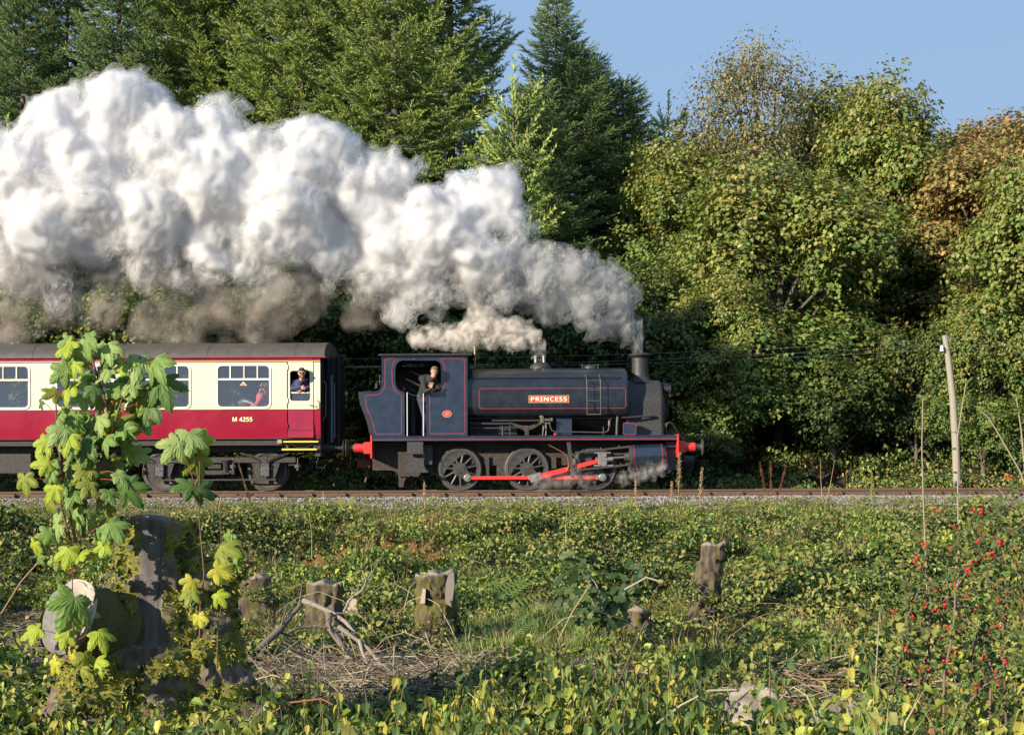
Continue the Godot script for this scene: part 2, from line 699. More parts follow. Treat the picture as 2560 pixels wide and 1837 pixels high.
func plant_tree(called: String, forms: Array, tx: float, foot_z: float, scale_: Vector3, turn: float, label: String, cat: String, group: String, mats: Array) -> Node3D:
	var x := (tx - MID_X) * (EYE_Z - foot_z) / LENS
	var t := thing(called, label, cat, Vector3(x, ground_y(x, foot_z) - 0.1, foot_z), group)
	t.rotation.y = turn
	t.scale = scale_
	obj("trunk", forms[0], mats[0], t)
	obj("crown", forms[1], mats[1], t)
	return t

func woods() -> void:
	var wood: StandardMaterial3D = M.bark
	var sp := [
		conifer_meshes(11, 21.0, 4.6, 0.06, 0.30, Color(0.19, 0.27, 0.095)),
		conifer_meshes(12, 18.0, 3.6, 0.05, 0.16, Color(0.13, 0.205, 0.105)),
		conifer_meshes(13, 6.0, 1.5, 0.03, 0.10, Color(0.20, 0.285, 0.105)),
	]
	var nm := [M.tint, M.needle]
	# tx, z, height scale, width scale, turn, form, label
	for a: Array in [
		[60, -21.0, 0.95, 0.95, 0.3, 1, "dark spruce at the far left with blue sky between its boughs"],
		[300, -15.0, 1.0, 0.95, 1.2, 1, "green spruce behind the highest billow of the smoke"],
		[520, -17.5, 0.95, 1.0, 2.2, 0, "shadowed spruce between the left wood and the tall sunlit spruces"],
		[765, -14.5, 1.0, 1.05, 0.4, 0, "tall sunlit spruce over the middle of the smoke, left of a pair"],
		[990, -13.0, 1.03, 1.0, 2.9, 0, "tall sunlit spruce over the driver's cab, right of a pair"],
		[1130, -16.0, 1.02, 0.85, 4.4, 0, "tall spruce whose right side ends against the open sky"],
		[1395, -25.0, 0.715, 0.95, 5.2, 1, "dark blue-green spruce with its pointed top against the sky"],
		[1490, -27.0, 0.57, 0.9, 0.9, 1, "lower dark spruce on the right shoulder of the pointed one"],
		[1675, -22.0, 1.35, 1.3, 3.3, 2, "small lone spruce whose tip stands in the gap of the skyline"],
		[1570, -21.0, 1.3, 1.3, 1.3, 2, "small pale spruce with ragged top left of the lone one"],
		[1380, -9.5, 0.72, 0.85, 0.2, 2, "young spruce poking up above the grey smoke near the chimney"],
		[1290, -11.0, 1.8, 1.5, 2.2, 2, "leaning mid-height spruce with boughs reaching right over the smoke"],
		[830, -6.5, 0.50, 0.7, 2.0, 2, "small spruce seen under the smoke between coach and cab"],
		[170, -24.0, 0.9, 1.1, 4.0, 1, "spruce in the back row left of the autumn birch"],
		[660, -24.0, 1.0, 1.1, 5.0, 0, "spruce in the back row between two taller ones"],
		[905, -22.0, 1.1, 1.1, 1.9, 0, "dark spruce filling the gap behind the two sunlit ones"],
		[430, -23.0, 1.15, 1.1, 3.0, 0, "spruce in the back row right of the rust-brown birch"],
		[0, -25.0, 0.95, 1.1, 1.4, 1, "spruce in the back row, cut by the left edge"],
		[1450, -17.0, 0.62, 1.0, 0.6, 1, "dark mid-height spruce below the pointed one, above the smoke's end"],
		[1560, -18.5, 0.56, 1.0, 2.6, 1, "dark lower spruce stepping down to the sycamores"],
		[1340, -13.0, 0.62, 1.0, 5.6, 1, "spruce standing dark behind the smoke's upper right shoulder"],
		[20, -11.0, 1.5, 1.4, 4.4, 2, "low spruce at the left edge whose bough hangs out of the shade"],
	]:
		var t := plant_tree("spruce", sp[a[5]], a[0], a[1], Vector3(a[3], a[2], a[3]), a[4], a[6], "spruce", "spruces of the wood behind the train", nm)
	var big := tree_leaf()
	var small := oval_leaf(0.34)
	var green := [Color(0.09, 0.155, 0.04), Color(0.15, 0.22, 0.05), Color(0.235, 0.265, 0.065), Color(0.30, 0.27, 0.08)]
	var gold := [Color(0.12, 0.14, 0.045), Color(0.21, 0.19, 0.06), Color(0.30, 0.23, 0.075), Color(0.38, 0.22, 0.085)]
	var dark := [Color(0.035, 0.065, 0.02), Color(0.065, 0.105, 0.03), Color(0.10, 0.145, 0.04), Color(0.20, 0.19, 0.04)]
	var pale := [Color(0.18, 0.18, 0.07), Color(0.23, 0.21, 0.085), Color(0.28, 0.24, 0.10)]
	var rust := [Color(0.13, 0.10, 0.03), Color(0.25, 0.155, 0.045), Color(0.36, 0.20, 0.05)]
	var bl := [
		broadleaf_meshes(21, 11.0, 4.0, 0.0, 3600, 12, big, 0.155, green),
		broadleaf_meshes(22, 11.0, 3.6, 0.02, 3000, 12, big, 0.15, gold),
		broadleaf_meshes(23, 9.0, 2.6, 0.30, 1300, 10, small, 0.10, pale, 1.5),
		broadleaf_meshes(24, 6.0, 3.0, 0.0, 1500, 12, big, 0.15, dark),
		broadleaf_meshes(25, 8.0, 2.2, 0.20, 600, 11, small, 0.11, rust, 1.3),
	]
	var bm := [M.tint, M.leaf]
	for a: Array in [
		[1950, -7.6, 0.92, 1.0, 0.4, 0, "broad sycamore with yellow-green leaves beside the engine's front", "sycamore"],
		[2500, -9.0, 0.94, 1.0, 1.9, 1, "bronze-green sycamore behind the white telegraph pole", "sycamore"],
		[2165, -11.5, 1.05, 0.9, 3.0, 0, "sycamore whose two rounded tops stand highest against the sky", "sycamore"],
		[2640, -9.0, 1.14, 1.0, 4.0, 1, "orange-topped sycamore cut by the right edge of the view", "sycamore"],
		[2350, -12.0, 1.0, 0.95, 5.0, 1, "sycamore behind, with its crown in the dip of the skyline", "sycamore"],
		[1900, -14.0, 1.42, 1.15, 0.9, 2, "pale thin-leaved birch with the sky showing through it", "birch"],
		[1660, -14.0, 0.84, 0.85, 2.5, 0, "green sycamore between the spruces and the sunlit broad tree", "sycamore"],
		[1760, -17.0, 0.82, 0.9, 4.5, 0, "brownish sycamore below the gap in the skyline", "sycamore"],
		[1535, -10.0, 1.12, 1.0, 0.2, 3, "dark-leaved sycamore over the smoke's right end", "sycamore"],
		[1660, -6.5, 0.9, 0.85, 1.0, 3, "low dark sycamore just behind the chimney", "sycamore"],
		[1400, -7.0, 1.0, 0.8, 2.2, 3, "dark bush behind the saddle tank and its handrail", "bush"],
		[1120, -6.6, 0.95, 0.8, 3.1, 3, "dark bush behind the cab roof", "bush"],
		[880, -7.2, 0.95, 0.9, 0.5, 3, "dark bush behind the gap between coach and engine", "bush"],
		[610, -6.5, 0.95, 0.9, 4.1, 3, "dark yellow-flecked bush behind the coach's end window", "bush"],
		[330, -6.8, 1.0, 0.95, 5.3, 3, "dark yellow-flecked bush behind the sycamore sapling", "bush"],
		[60, -6.5, 1.0, 0.95, 0.0, 3, "dark bush above the coach roof at the left edge", "bush"],
		[330, -13.0, 1.5, 1.0, 1.1, 4, "rust-brown birch rising behind the left part of the smoke", "birch"],
		[130, -12.5, 1.15, 1.0, 2.1, 4, "yellowing birch under the sky gap at the far left", "birch"],
		[1790, -5.4, 0.58, 0.58, 3.3, 0, "yellow-green young sycamore just ahead of the engine", "sycamore"],
		[2085, -5.6, 0.62, 0.62, 2.7, 3, "shaded bush by the line between engine and telegraph pole", "bush"],
		[2290, -6.2, 0.85, 0.7, 1.7, 3, "shaded bush left of the telegraph pole's foot", "bush"],
		[2460, -5.0, 0.5, 0.45, 0.7, 0, "small bright sycamore right of the telegraph pole's foot", "sycamore"],
		[1745, -4.6, 0.36, 0.42, 5.7, 3, "shaded bush at the engine's front buffers", "bush"],
		[1060, -9.5, 1.15, 0.9, 5.0, 3, "dark hazel under the tall sunlit spruces", "hazel"],
		[700, -10.0, 1.1, 0.9, 2.0, 3, "dark hazel under the middle of the smoke", "hazel"],
		[420, -10.5, 1.1, 0.9, 3.0, 3, "dark hazel behind the lower left smoke", "hazel"],
		[2060, -18.0, 0.95, 1.1, 2.2, 0, "sycamore far back between the two highest crowns", "sycamore"],
		[2440, -18.0, 0.95, 1.1, 4.2, 1, "sycamore far back behind the telegraph pole's tree", "sycamore"],
		[2850, -9.0, 1.05, 1.0, 2.6, 0, "sycamore beyond the right edge of the view", "sycamore"],
		[3100, -10.0, 1.05, 1.0, 0.6, 1, "bronze sycamore well beyond the right edge of the view", "sycamore"],
		[2600, -5.5, 0.9, 0.8, 1.0, 0, "yellow-green young sycamore at the right edge by the rails", "sycamore"],
	]:
		var f: Array = bl[a[5]]
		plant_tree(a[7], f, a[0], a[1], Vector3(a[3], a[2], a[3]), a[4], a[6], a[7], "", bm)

# ---------------------------------------------------------------- smoke
class Field:
	# distances to a lumpy cloud on a grid, meshed at several depths
	var lo: Vector3
	var n: Vector3i
	var h: float
	var f := PackedFloat32Array()
	var torn: FastNoiseLite

	func _init(a: Vector3, b: Vector3, cell: float) -> void:
		lo = a
		h = cell
		n = Vector3i(((b - a) / cell).ceil()) + Vector3i.ONE
		f.resize(n.x * n.y * n.z)
		f.fill(1.0)

	func puff(c: Vector3, r: float, k := 0.22) -> void:
		var m := r + 0.45
		var a := Vector3i(((c - Vector3(m, m, m) - lo) / h).floor()).clamp(Vector3i.ZERO, n - Vector3i.ONE)
		var b := Vector3i(((c + Vector3(m, m, m) - lo) / h).ceil()).clamp(Vector3i.ZERO, n - Vector3i.ONE)
		for z in range(a.z, b.z + 1):
			var dz := lo.z + z * h - c.z
			for y in range(a.y, b.y + 1):
				var dy := lo.y + y * h - c.y
				var q := dz * dz + dy * dy
				if q > m * m:
					continue
				var row := (z * n.y + y) * n.x
				for x in range(a.x, b.x + 1):
					var dx := lo.x + x * h - c.x
					var d := sqrt(q + dx * dx) - r
					var e := f[row + x]
					var t := maxf(k - absf(e - d), 0.0)
					f[row + x] = minf(e, d) - t * t * 0.25 / k

	func lumps(layers: Array, within := 0.7) -> void:
		# layers: [noise, amount, ridged]
		var i := 0
		for z in n.z:
			for y in n.y:
				for x in n.x:
					var e := f[i]
					if e < within and e > -within:
						var p := lo + Vector3(x, y, z) * h
						for l: Array in layers:
							var s: float = l[0].get_noise_3d(p.x, p.y * (l[3] if l.size() > 3 else 1.0), p.z)
							e -= l[1] * (sqrt(s * s + 0.02) * 2.0 - 0.6 if l[2] else s)
						if torn and e > 0.0:
							e *= clampf(1.0 + 0.5 * torn.get_noise_3d(p.x, p.y, p.z), 0.5, 2.0)
						f[i] = e
					i += 1

	func skin(level: float, col: Callable) -> MB:
		# surface nets
		var mb := MB.new()
		var at := {}
		var vs := PackedVector3Array()
		var nx := n.x
		var nxy := n.x * n.y
		var offs := [0, 1, nx, nx + 1, nxy, nxy + 1, nxy + nx, nxy + nx + 1]
		var quads := PackedInt32Array()
		for z in n.z - 1:
			for y in n.y - 1:
				var row := z * nxy + y * nx
				for x in n.x - 1:
					var i := row + x
					var a := f[i] - level
					var g := f[i + nxy + nx + 1] - level
					if a > 0.5 and g > 0.5 or a < -0.5 and g < -0.5:
						continue
					var b := f[i + 1] - level
					var c := f[i + nx] - level
					var d := f[i + nx + 1] - level
					var e := f[i + nxy] - level
					var k := f[i + nxy + 1] - level
					var l := f[i + nxy + nx] - level
					var s := int(a < 0) + int(b < 0) + int(c < 0) + int(d < 0) + int(e < 0) + int(k < 0) + int(l < 0) + int(g < 0)
					if s == 0 or s == 8:
						continue
					var sum := Vector3.ZERO
					var cnt := 0
					# crossings on the twelve edges
					if (a < 0) != (b < 0): sum += Vector3(a / (a - b), 0, 0); cnt += 1
					if (c < 0) != (d < 0): sum += Vector3(c / (c - d), 1, 0); cnt += 1
					if (e < 0) != (k < 0): sum += Vector3(e / (e - k), 0, 1); cnt += 1
					if (l < 0) != (g < 0): sum += Vector3(l / (l - g), 1, 1); cnt += 1
					if (a < 0) != (c < 0): sum += Vector3(0, a / (a - c), 0); cnt += 1
					if (b < 0) != (d < 0): sum += Vector3(1, b / (b - d), 0); cnt += 1
					if (e < 0) != (l < 0): sum += Vector3(0, e / (e - l), 1); cnt += 1
					if (k < 0) != (g < 0): sum += Vector3(1, k / (k - g), 1); cnt += 1
					if (a < 0) != (e < 0): sum += Vector3(0, 0, a / (a - e)); cnt += 1
					if (b < 0) != (k < 0): sum += Vector3(1, 0, b / (b - k)); cnt += 1
					if (c < 0) != (l < 0): sum += Vector3(0, 1, c / (c - l)); cnt += 1
					if (d < 0) != (g < 0): sum += Vector3(1, 1, d / (d - g)); cnt += 1
					at[i] = vs.size()
					vs.append(lo + (Vector3(x, y, z) + sum / cnt) * h)
					if x > 0 and y > 0 and z > 0:
						if (a < 0) != (b < 0): quads.append_array([i, i - nx, i - nx - nxy, i - nxy, int(a < 0)])
						if (a < 0) != (c < 0): quads.append_array([i, i - nxy, i - nxy - 1, i - 1, int(a < 0)])
						if (a < 0) != (e < 0): quads.append_array([i, i - 1, i - 1 - nx, i - nx, int(a < 0)])
		# normals from the field
		var nv := PackedVector3Array()
		nv.resize(vs.size())
		var idx := PackedInt32Array()
		for q in range(0, quads.size(), 5):
			var a: int = at.get(quads[q], -1)
			var b: int = at.get(quads[q + 1], -1)
			var c: int = at.get(quads[q + 2], -1)
			var d: int = at.get(quads[q + 3], -1)
			if a < 0 or b < 0 or c < 0 or d < 0:
				continue
			var m := (vs[c] - vs[a]).cross(vs[d] - vs[b])
			if quads[q + 4] == 0:
				m = -m
				idx.append_array([a, b, c, a, c, d])
			else:
				idx.append_array([a, c, b, a, d, c])
			nv[a] += m
			nv[b] += m
			nv[c] += m
			nv[d] += m
		var cs := PackedColorArray()
		cs.resize(vs.size())
		for i in vs.size():
			nv[i] = nv[i].normalized()
			cs[i] = col.call(vs[i])
		var arr := []
		arr.resize(Mesh.ARRAY_MAX)
		arr[Mesh.ARRAY_VERTEX] = vs
		arr[Mesh.ARRAY_NORMAL] = nv
		arr[Mesh.ARRAY_COLOR] = cs
		arr[Mesh.ARRAY_INDEX] = idx
		made = ArrayMesh.new()
		if idx.size() > 0:
			made.add_surface_from_arrays(Mesh.PRIMITIVE_TRIANGLES, arr)
		return mb

	var made: ArrayMesh

func noise3(seed_: int, freq: float) -> FastNoiseLite:
	var f := FastNoiseLite.new()
	f.seed = seed_
	f.frequency = freq
	f.fractal_type = FastNoiseLite.FRACTAL_NONE
	f.noise_type = FastNoiseLite.TYPE_SIMPLEX_SMOOTH
	return f

func smoke_mat(alpha: float) -> StandardMaterial3D:
	var m := StandardMaterial3D.new()
	m.vertex_color_use_as_albedo = true
	m.roughness = 1.0
	m.specular_mode = BaseMaterial3D.SPECULAR_DISABLED
	m.albedo_color = Color(1, 1, 1, alpha)
	if alpha < 1.0:
		m.transparency = BaseMaterial3D.TRANSPARENCY_ALPHA
	m.backlight_enabled = true
	m.backlight = Color(1, 1, 1)
	return m

func view_puff(f: Field, x: float, y: float, r: float, z: float, k := 0.22) -> void:
	f.puff(P(x * 1.1292, y * 1.1292, z), r * 1.1292 * (EYE_Z - z) / LENS, k)

func smoke() -> void:
	rng.seed = 77
	var white := Field.new(Vector3(-14.2, 4.2, -2.6), Vector3(1.8, 11.9, 2.2), 0.075)
	for q: Array in [[280, 252, 100], [150, 312, 100], [55, 375, 95], [15, 455, 105], [-70, 430, 120], [210, 400, 130], [375, 320, 92], [480, 285, 68], [330, 470, 110], [110, 490, 100], [470, 410, 105], [585, 372, 80], [575, 305, 24], [700, 348, 82], [735, 325, 56], [640, 470, 105], [790, 425, 76], [560, 530, 70], [450, 545, 55], [770, 545, 72], [850, 395, 56], [888, 382, 40], [830, 480, 76], [870, 550, 76], [960, 490, 72], [1040, 452, 72], [1095, 412, 46], [1130, 480, 46], [1000, 555, 66], [1075, 560, 50], [930, 585, 46], [740, 590, 40], [560, 585, 30], [375, 565, 30], [1065, 600, 30], [690, 590, 26], [480, 570, 40], [30, 545, 60], [220, 530, 70]]:
		view_puff(white, q[0], q[1] + 3.0, maxf(q[2] - 15.0, q[2] * 0.60), rnd(-0.6, 0.4), 0.30)
	var lay := [[noise3(1, 0.45), 0.26, true], [noise3(2, 1.0), 0.16, true], [noise3(3, 2.2), 0.08, true], [noise3(4, 4.6), 0.045, true]]
	white.torn = noise3(5, 1.6)
	white.lumps(lay)
	var wcol := func(_p: Vector3) -> Color: return Color(0.87, 0.87, 0.875)
	var root := thing("chimney_smoke", "billowing white plume of steam trailing back from the engine's chimney", "smoke")
	root.set_meta("kind", "stuff")
	for s: Array in [[-0.07, 1.0, "dense_billow"], [-0.01, 0.34, "billow"], [0.04, 0.27, "billow"], [0.09, 0.21, "billow"], [0.15, 0.14, "billow"], [0.22, 0.08, "billow"]]:
		white.skin(s[0], wcol)
		obj(s[2], white.made, smoke_mat(s[1]), root)
	var grey := Field.new(Vector3(-14.2, 2.9, -2.0), Vector3(3.4, 7.2, 1.6), 0.075)
	for q: Array in [[1150, 590, 48], [1210, 605, 48], [1270, 612, 52], [1330, 630, 46], [1368, 648, 36], [1300, 670, 42], [1230, 660, 46], [1160, 640, 44], [1372, 695, 34], [1398, 728, 24], [1410, 758, 15], [1413, 778, 11], [1345, 715, 24], [870, 636, 60], [950, 634, 60], [1050, 628, 52], [895, 700, 26], [820, 620, 40], [1110, 640, 42], [120, 600, 60], [140, 650, 36], [50, 590, 60], [330, 600, 40], [430, 610, 40], [600, 620, 40], [250, 590, 40]]:
		view_puff(grey, q[0], q[1], q[2] * (0.92 if q[0] > 1140 else 0.84), rnd(-0.4, 0.3), 0.14)
	grey.torn = noise3(6, 2.0)
	grey.lumps([[noise3(11, 0.8), 0.20, true], [noise3(12, 1.9), 0.15, true], [noise3(13, 4.2), 0.09, true]])
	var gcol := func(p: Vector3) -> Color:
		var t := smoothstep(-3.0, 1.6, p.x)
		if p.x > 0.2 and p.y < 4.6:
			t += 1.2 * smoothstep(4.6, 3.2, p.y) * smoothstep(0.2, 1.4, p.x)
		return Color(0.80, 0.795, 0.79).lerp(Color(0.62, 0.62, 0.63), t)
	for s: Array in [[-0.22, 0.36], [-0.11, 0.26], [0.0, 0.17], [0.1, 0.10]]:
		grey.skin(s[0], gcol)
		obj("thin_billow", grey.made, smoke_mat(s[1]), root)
	# thin brown smoke sinking towards the coach roof
	var brown := Field.new(Vector3(-14.2, 3.2, -1.8), Vector3(-3.0, 6.6, 1.2), 0.085)
	for q: Array in [[60, 620, 55], [130, 665, 46], [250, 625, 40], [400, 630, 50], [350, 700, 38], [480, 690, 50], [600, 685, 66], [650, 650, 55], [30, 705, 40], [560, 725, 30], [430, 725, 34], [235, 690, 24], [820, 670, 40], [700, 640, 35], [530, 645, 40]]:
		view_puff(brown, q[0], q[1], q[2] * 0.74, rnd(-0.5, 0.2))
	brown.lumps([[noise3(21, 0.7), 0.40, true], [noise3(22, 1.5), 0.24, false], [noise3(23, 3.2), 0.13, false], [noise3(24, 5.5), 0.06, false]], 0.95)
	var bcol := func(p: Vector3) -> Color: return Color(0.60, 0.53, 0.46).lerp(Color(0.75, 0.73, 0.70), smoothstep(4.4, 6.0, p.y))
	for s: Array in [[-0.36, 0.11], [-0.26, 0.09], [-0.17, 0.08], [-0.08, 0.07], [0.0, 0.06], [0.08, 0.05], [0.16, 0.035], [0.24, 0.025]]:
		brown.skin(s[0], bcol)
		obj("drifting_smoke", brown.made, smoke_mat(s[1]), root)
	# steam from the safety valve
	var valve := Field.new(Vector3(-4.2, 3.2, -0.8), Vector3(0.9, 5.2, 0.7), 0.05)
	for q: Array in [[1201, 776, 4], [1195, 766, 8], [1182, 753, 13], [1160, 744, 18], [1138, 738, 21], [1108, 735, 24], [1075, 715, 27], [1060, 695, 20], [1040, 740, 25], [1000, 748, 22], [965, 748, 18], [930, 742, 14], [1085, 752, 18]]:
		view_puff(valve, q[0], q[1], q[2], rnd(-0.1, 0.1), 0.1)
	var sl := [[noise3(41, 1.3), 0.14, true], [noise3(42, 3.0), 0.10, true], [noise3(43, 6.5), 0.05, true]]
	valve.torn = noise3(9, 2.5)
	valve.lumps(sl, 0.5)
	var vroot := thing("valve_steam", "wisp of warm white steam blowing back from the safety valve over the cab roof", "steam")
	vroot.set_meta("kind", "stuff")
	var vcol := func(_p: Vector3) -> Color: return Color(0.84, 0.80, 0.75)
	for s: Array in [[-0.10, 0.42], [-0.04, 0.32], [0.02, 0.22], [0.08, 0.12]]:
		valve.skin(s[0], vcol)
		obj("wisp", valve.made, smoke_mat(s[1]), vroot)
	# steam from the cylinder drains
	var d0 := P(1290, 1235, 1.7).min(P(1290, 1235, 0.6))
	var d1 := P(1690, 1140, 1.7).max(P(1690, 1140, 0.6))
	var drain := Field.new(d0, d1, 0.03)
	for q: Array in [[1596, 1186, 7], [1612, 1184, 9], [1630, 1181, 10], [1646, 1176, 8], [1658, 1170, 5], [1580, 1190, 8], [1560, 1196, 8], [1440, 1192, 11], [1455, 1204, 9], [1420, 1200, 13], [1398, 1208, 12], [1375, 1203, 9], [1360, 1212, 8], [1345, 1206, 6], [1470, 1196, 8]]:
		drain.puff(P(q[0], q[1], 1.2), q[2] * 0.0099, 0.05)
	drain.torn = noise3(10, 4.0)
	drain.lumps([[noise3(45, 3.0), 0.07, true], [noise3(46, 7.0), 0.05, true]], 0.3)
	var droot := thing("drain_steam", "white steam leaking low round the cylinder and the rear driving wheels", "steam")
	droot.set_meta("kind", "stuff")
	for s: Array in [[-0.06, 0.08], [-0.02, 0.07], [0.03, 0.05], [0.08, 0.035]]:
		drain.skin(s[0], func(p: Vector3) -> Color: return Color(0.62, 0.55, 0.50).lerp(Color(0.9, 0.88, 0.86), smoothstep(2.4, 3.2, p.x)))
		obj("wisp", drain.made, smoke_mat(s[1]), droot)

# ---------------------------------------------------------------- railway
func flat2(pts: Array, f: Callable, z: float) -> PackedVector2Array:
	# an outline given in view points, as x and y on the plane at z
	var q := PackedVector2Array()
	for p: Vector2 in pts:
		var w: Vector3 = f.call(p.x, p.y, z)
		q.append(Vector2(w.x, w.y))
	return q

func rounded(x0: float, y0: float, x1: float, y1: float, r: float, steps := 5) -> PackedVector2Array:
	var q := PackedVector2Array()
	var cs := [Vector2(x1 - r, y1 - r), Vector2(x0 + r, y1 - r), Vector2(x0 + r, y0 + r), Vector2(x1 - r, y0 + r)]
	for k in 4:
		for i in steps + 1:
			var a := PI * 0.5 * (k + i / float(steps))
			q.append(cs[k] + Vector2(cos(a), sin(a)) * r)
	return q

func rim(mb: MB, outer: PackedVector2Array, inner: PackedVector2Array, z0: float, z1: float) -> void:
	# a flat frame between two loops of as many points
	for i in outer.size():
		var j := (i + 1) % outer.size()
		var a := Vector3(outer[i].x, outer[i].y, z1)
		var b := Vector3(outer[j].x, outer[j].y, z1)
		var d := Vector3(inner[j].x, inner[j].y, z1)
		var e := Vector3(inner[i].x, inner[i].y, z1)
		mb.quad(a, b, d, e, Vector3(0, 0, 1))
		var dz := Vector3(0, 0, z0 - z1)
		var o := a - e
		if o.length_squared() < 1e-9:
			o = b - d
		mb.quad(a, b, b + dz, a + dz, o)
		mb.quad(e, d, d + dz, e + dz, -o)

func hole_panel(mb: MB, outer: Rect2, holes: Array, z0: float, z1: float) -> void:
	# a plate with rounded openings; holes: [Rect2, radius], left to right
	var x := outer.position.x
	var plate := func(x0: float, y0: float, x1: float, y1: float) -> void:
		if x1 - x0 > 1e-4 and y1 - y0 > 1e-4:
			mb.quad(Vector3(x0, y0, z1), Vector3(x1, y0, z1), Vector3(x1, y1, z1), Vector3(x0, y1, z1), Vector3(0, 0, z1 - z0))
			mb.quad(Vector3(x0, y0, z0), Vector3(x1, y0, z0), Vector3(x1, y1, z0), Vector3(x0, y1, z0), Vector3(0, 0, z0 - z1))
	for hl: Array in holes:
		var r: Rect2 = hl[0]
		plate.call(x, outer.position.y, r.position.x, outer.end.y)
		plate.call(r.position.x, outer.position.y, r.end.x, r.position.y)
		plate.call(r.position.x, r.end.y, r.end.x, outer.end.y)
		var loop := rounded(r.position.x, r.position.y, r.end.x, r.end.y, hl[1])
		var corner := [r.end, Vector2(r.position.x, r.end.y), r.position, Vector2(r.end.x, r.position.y)]
		for k in 4:
			for i in 5:
				var a := loop[k * 6 + i]
				var b := loop[k * 6 + i + 1]
				var c: Vector2 = corner[k]
				mb.flat(Vector3(a.x, a.y, z1), Vector3(b.x, b.y, z1), Vector3(c.x, c.y, z1), Vector3(0, 0, z1 - z0))
				mb.flat(Vector3(a.x, a.y, z0), Vector3(b.x, b.y, z0), Vector3(c.x, c.y, z0), Vector3(0, 0, z0 - z1))
		for i in loop.size():
			var a := loop[i]
			var b := loop[(i + 1) % loop.size()]
			var m := r.get_center() - a
			mb.quad(Vector3(a.x, a.y, z0), Vector3(b.x, b.y, z0), Vector3(b.x, b.y, z1), Vector3(a.x, a.y, z1), Vector3(m.x, m.y, 0))
		x = r.end.x
	plate.call(x, outer.position.y, outer.end.x, outer.end.y)
	var o := outer
	mb.quad(Vector3(o.position.x, o.position.y, z0), Vector3(o.end.x, o.position.y, z0), Vector3(o.end.x, o.position.y, z1), Vector3(o.position.x, o.position.y, z1), Vector3.DOWN)
	mb.quad(Vector3(o.position.x, o.end.y, z0), Vector3(o.end.x, o.end.y, z0), Vector3(o.end.x, o.end.y, z1), Vector3(o.position.x, o.end.y, z1), Vector3.UP)
	mb.quad(Vector3(o.position.x, o.position.y, z0), Vector3(o.position.x, o.end.y, z0), Vector3(o.position.x, o.end.y, z1), Vector3(o.position.x, o.position.y, z1), Vector3.LEFT)
	mb.quad(Vector3(o.end.x, o.position.y, z0), Vector3(o.end.x, o.end.y, z0), Vector3(o.end.x, o.end.y, z1), Vector3(o.end.x, o.position.y, z1), Vector3.RIGHT)

func lettering(text: String, width: float, height: float, depth: float, font_name: String, bold: bool) -> ArrayMesh:
	var f := SystemFont.new()
	f.font_names = PackedStringArray([font_name])
	f.font_weight = 700 if bold else 400
	var t := TextMesh.new()
	t.font = f
	t.text = text
	t.font_size = 64
	t.pixel_size = 0.01
	t.depth = 0.1
	t.curve_step = 2.0
	var a := t.get_mesh_arrays()
	var v: PackedVector3Array = a[Mesh.ARRAY_VERTEX]
	var lo := v[0]
	var hi := v[0]
	for p in v:
		lo = lo.min(p)
		hi = hi.max(p)
	var s := Vector3(width, height, depth) / (hi - lo)
	for i in v.size():
		v[i] = (v[i] - (lo + hi) * 0.5) * s
	a[Mesh.ARRAY_VERTEX] = v
	var m := ArrayMesh.new()
	m.add_surface_from_arrays(Mesh.PRIMITIVE_TRIANGLES, a)
	return m

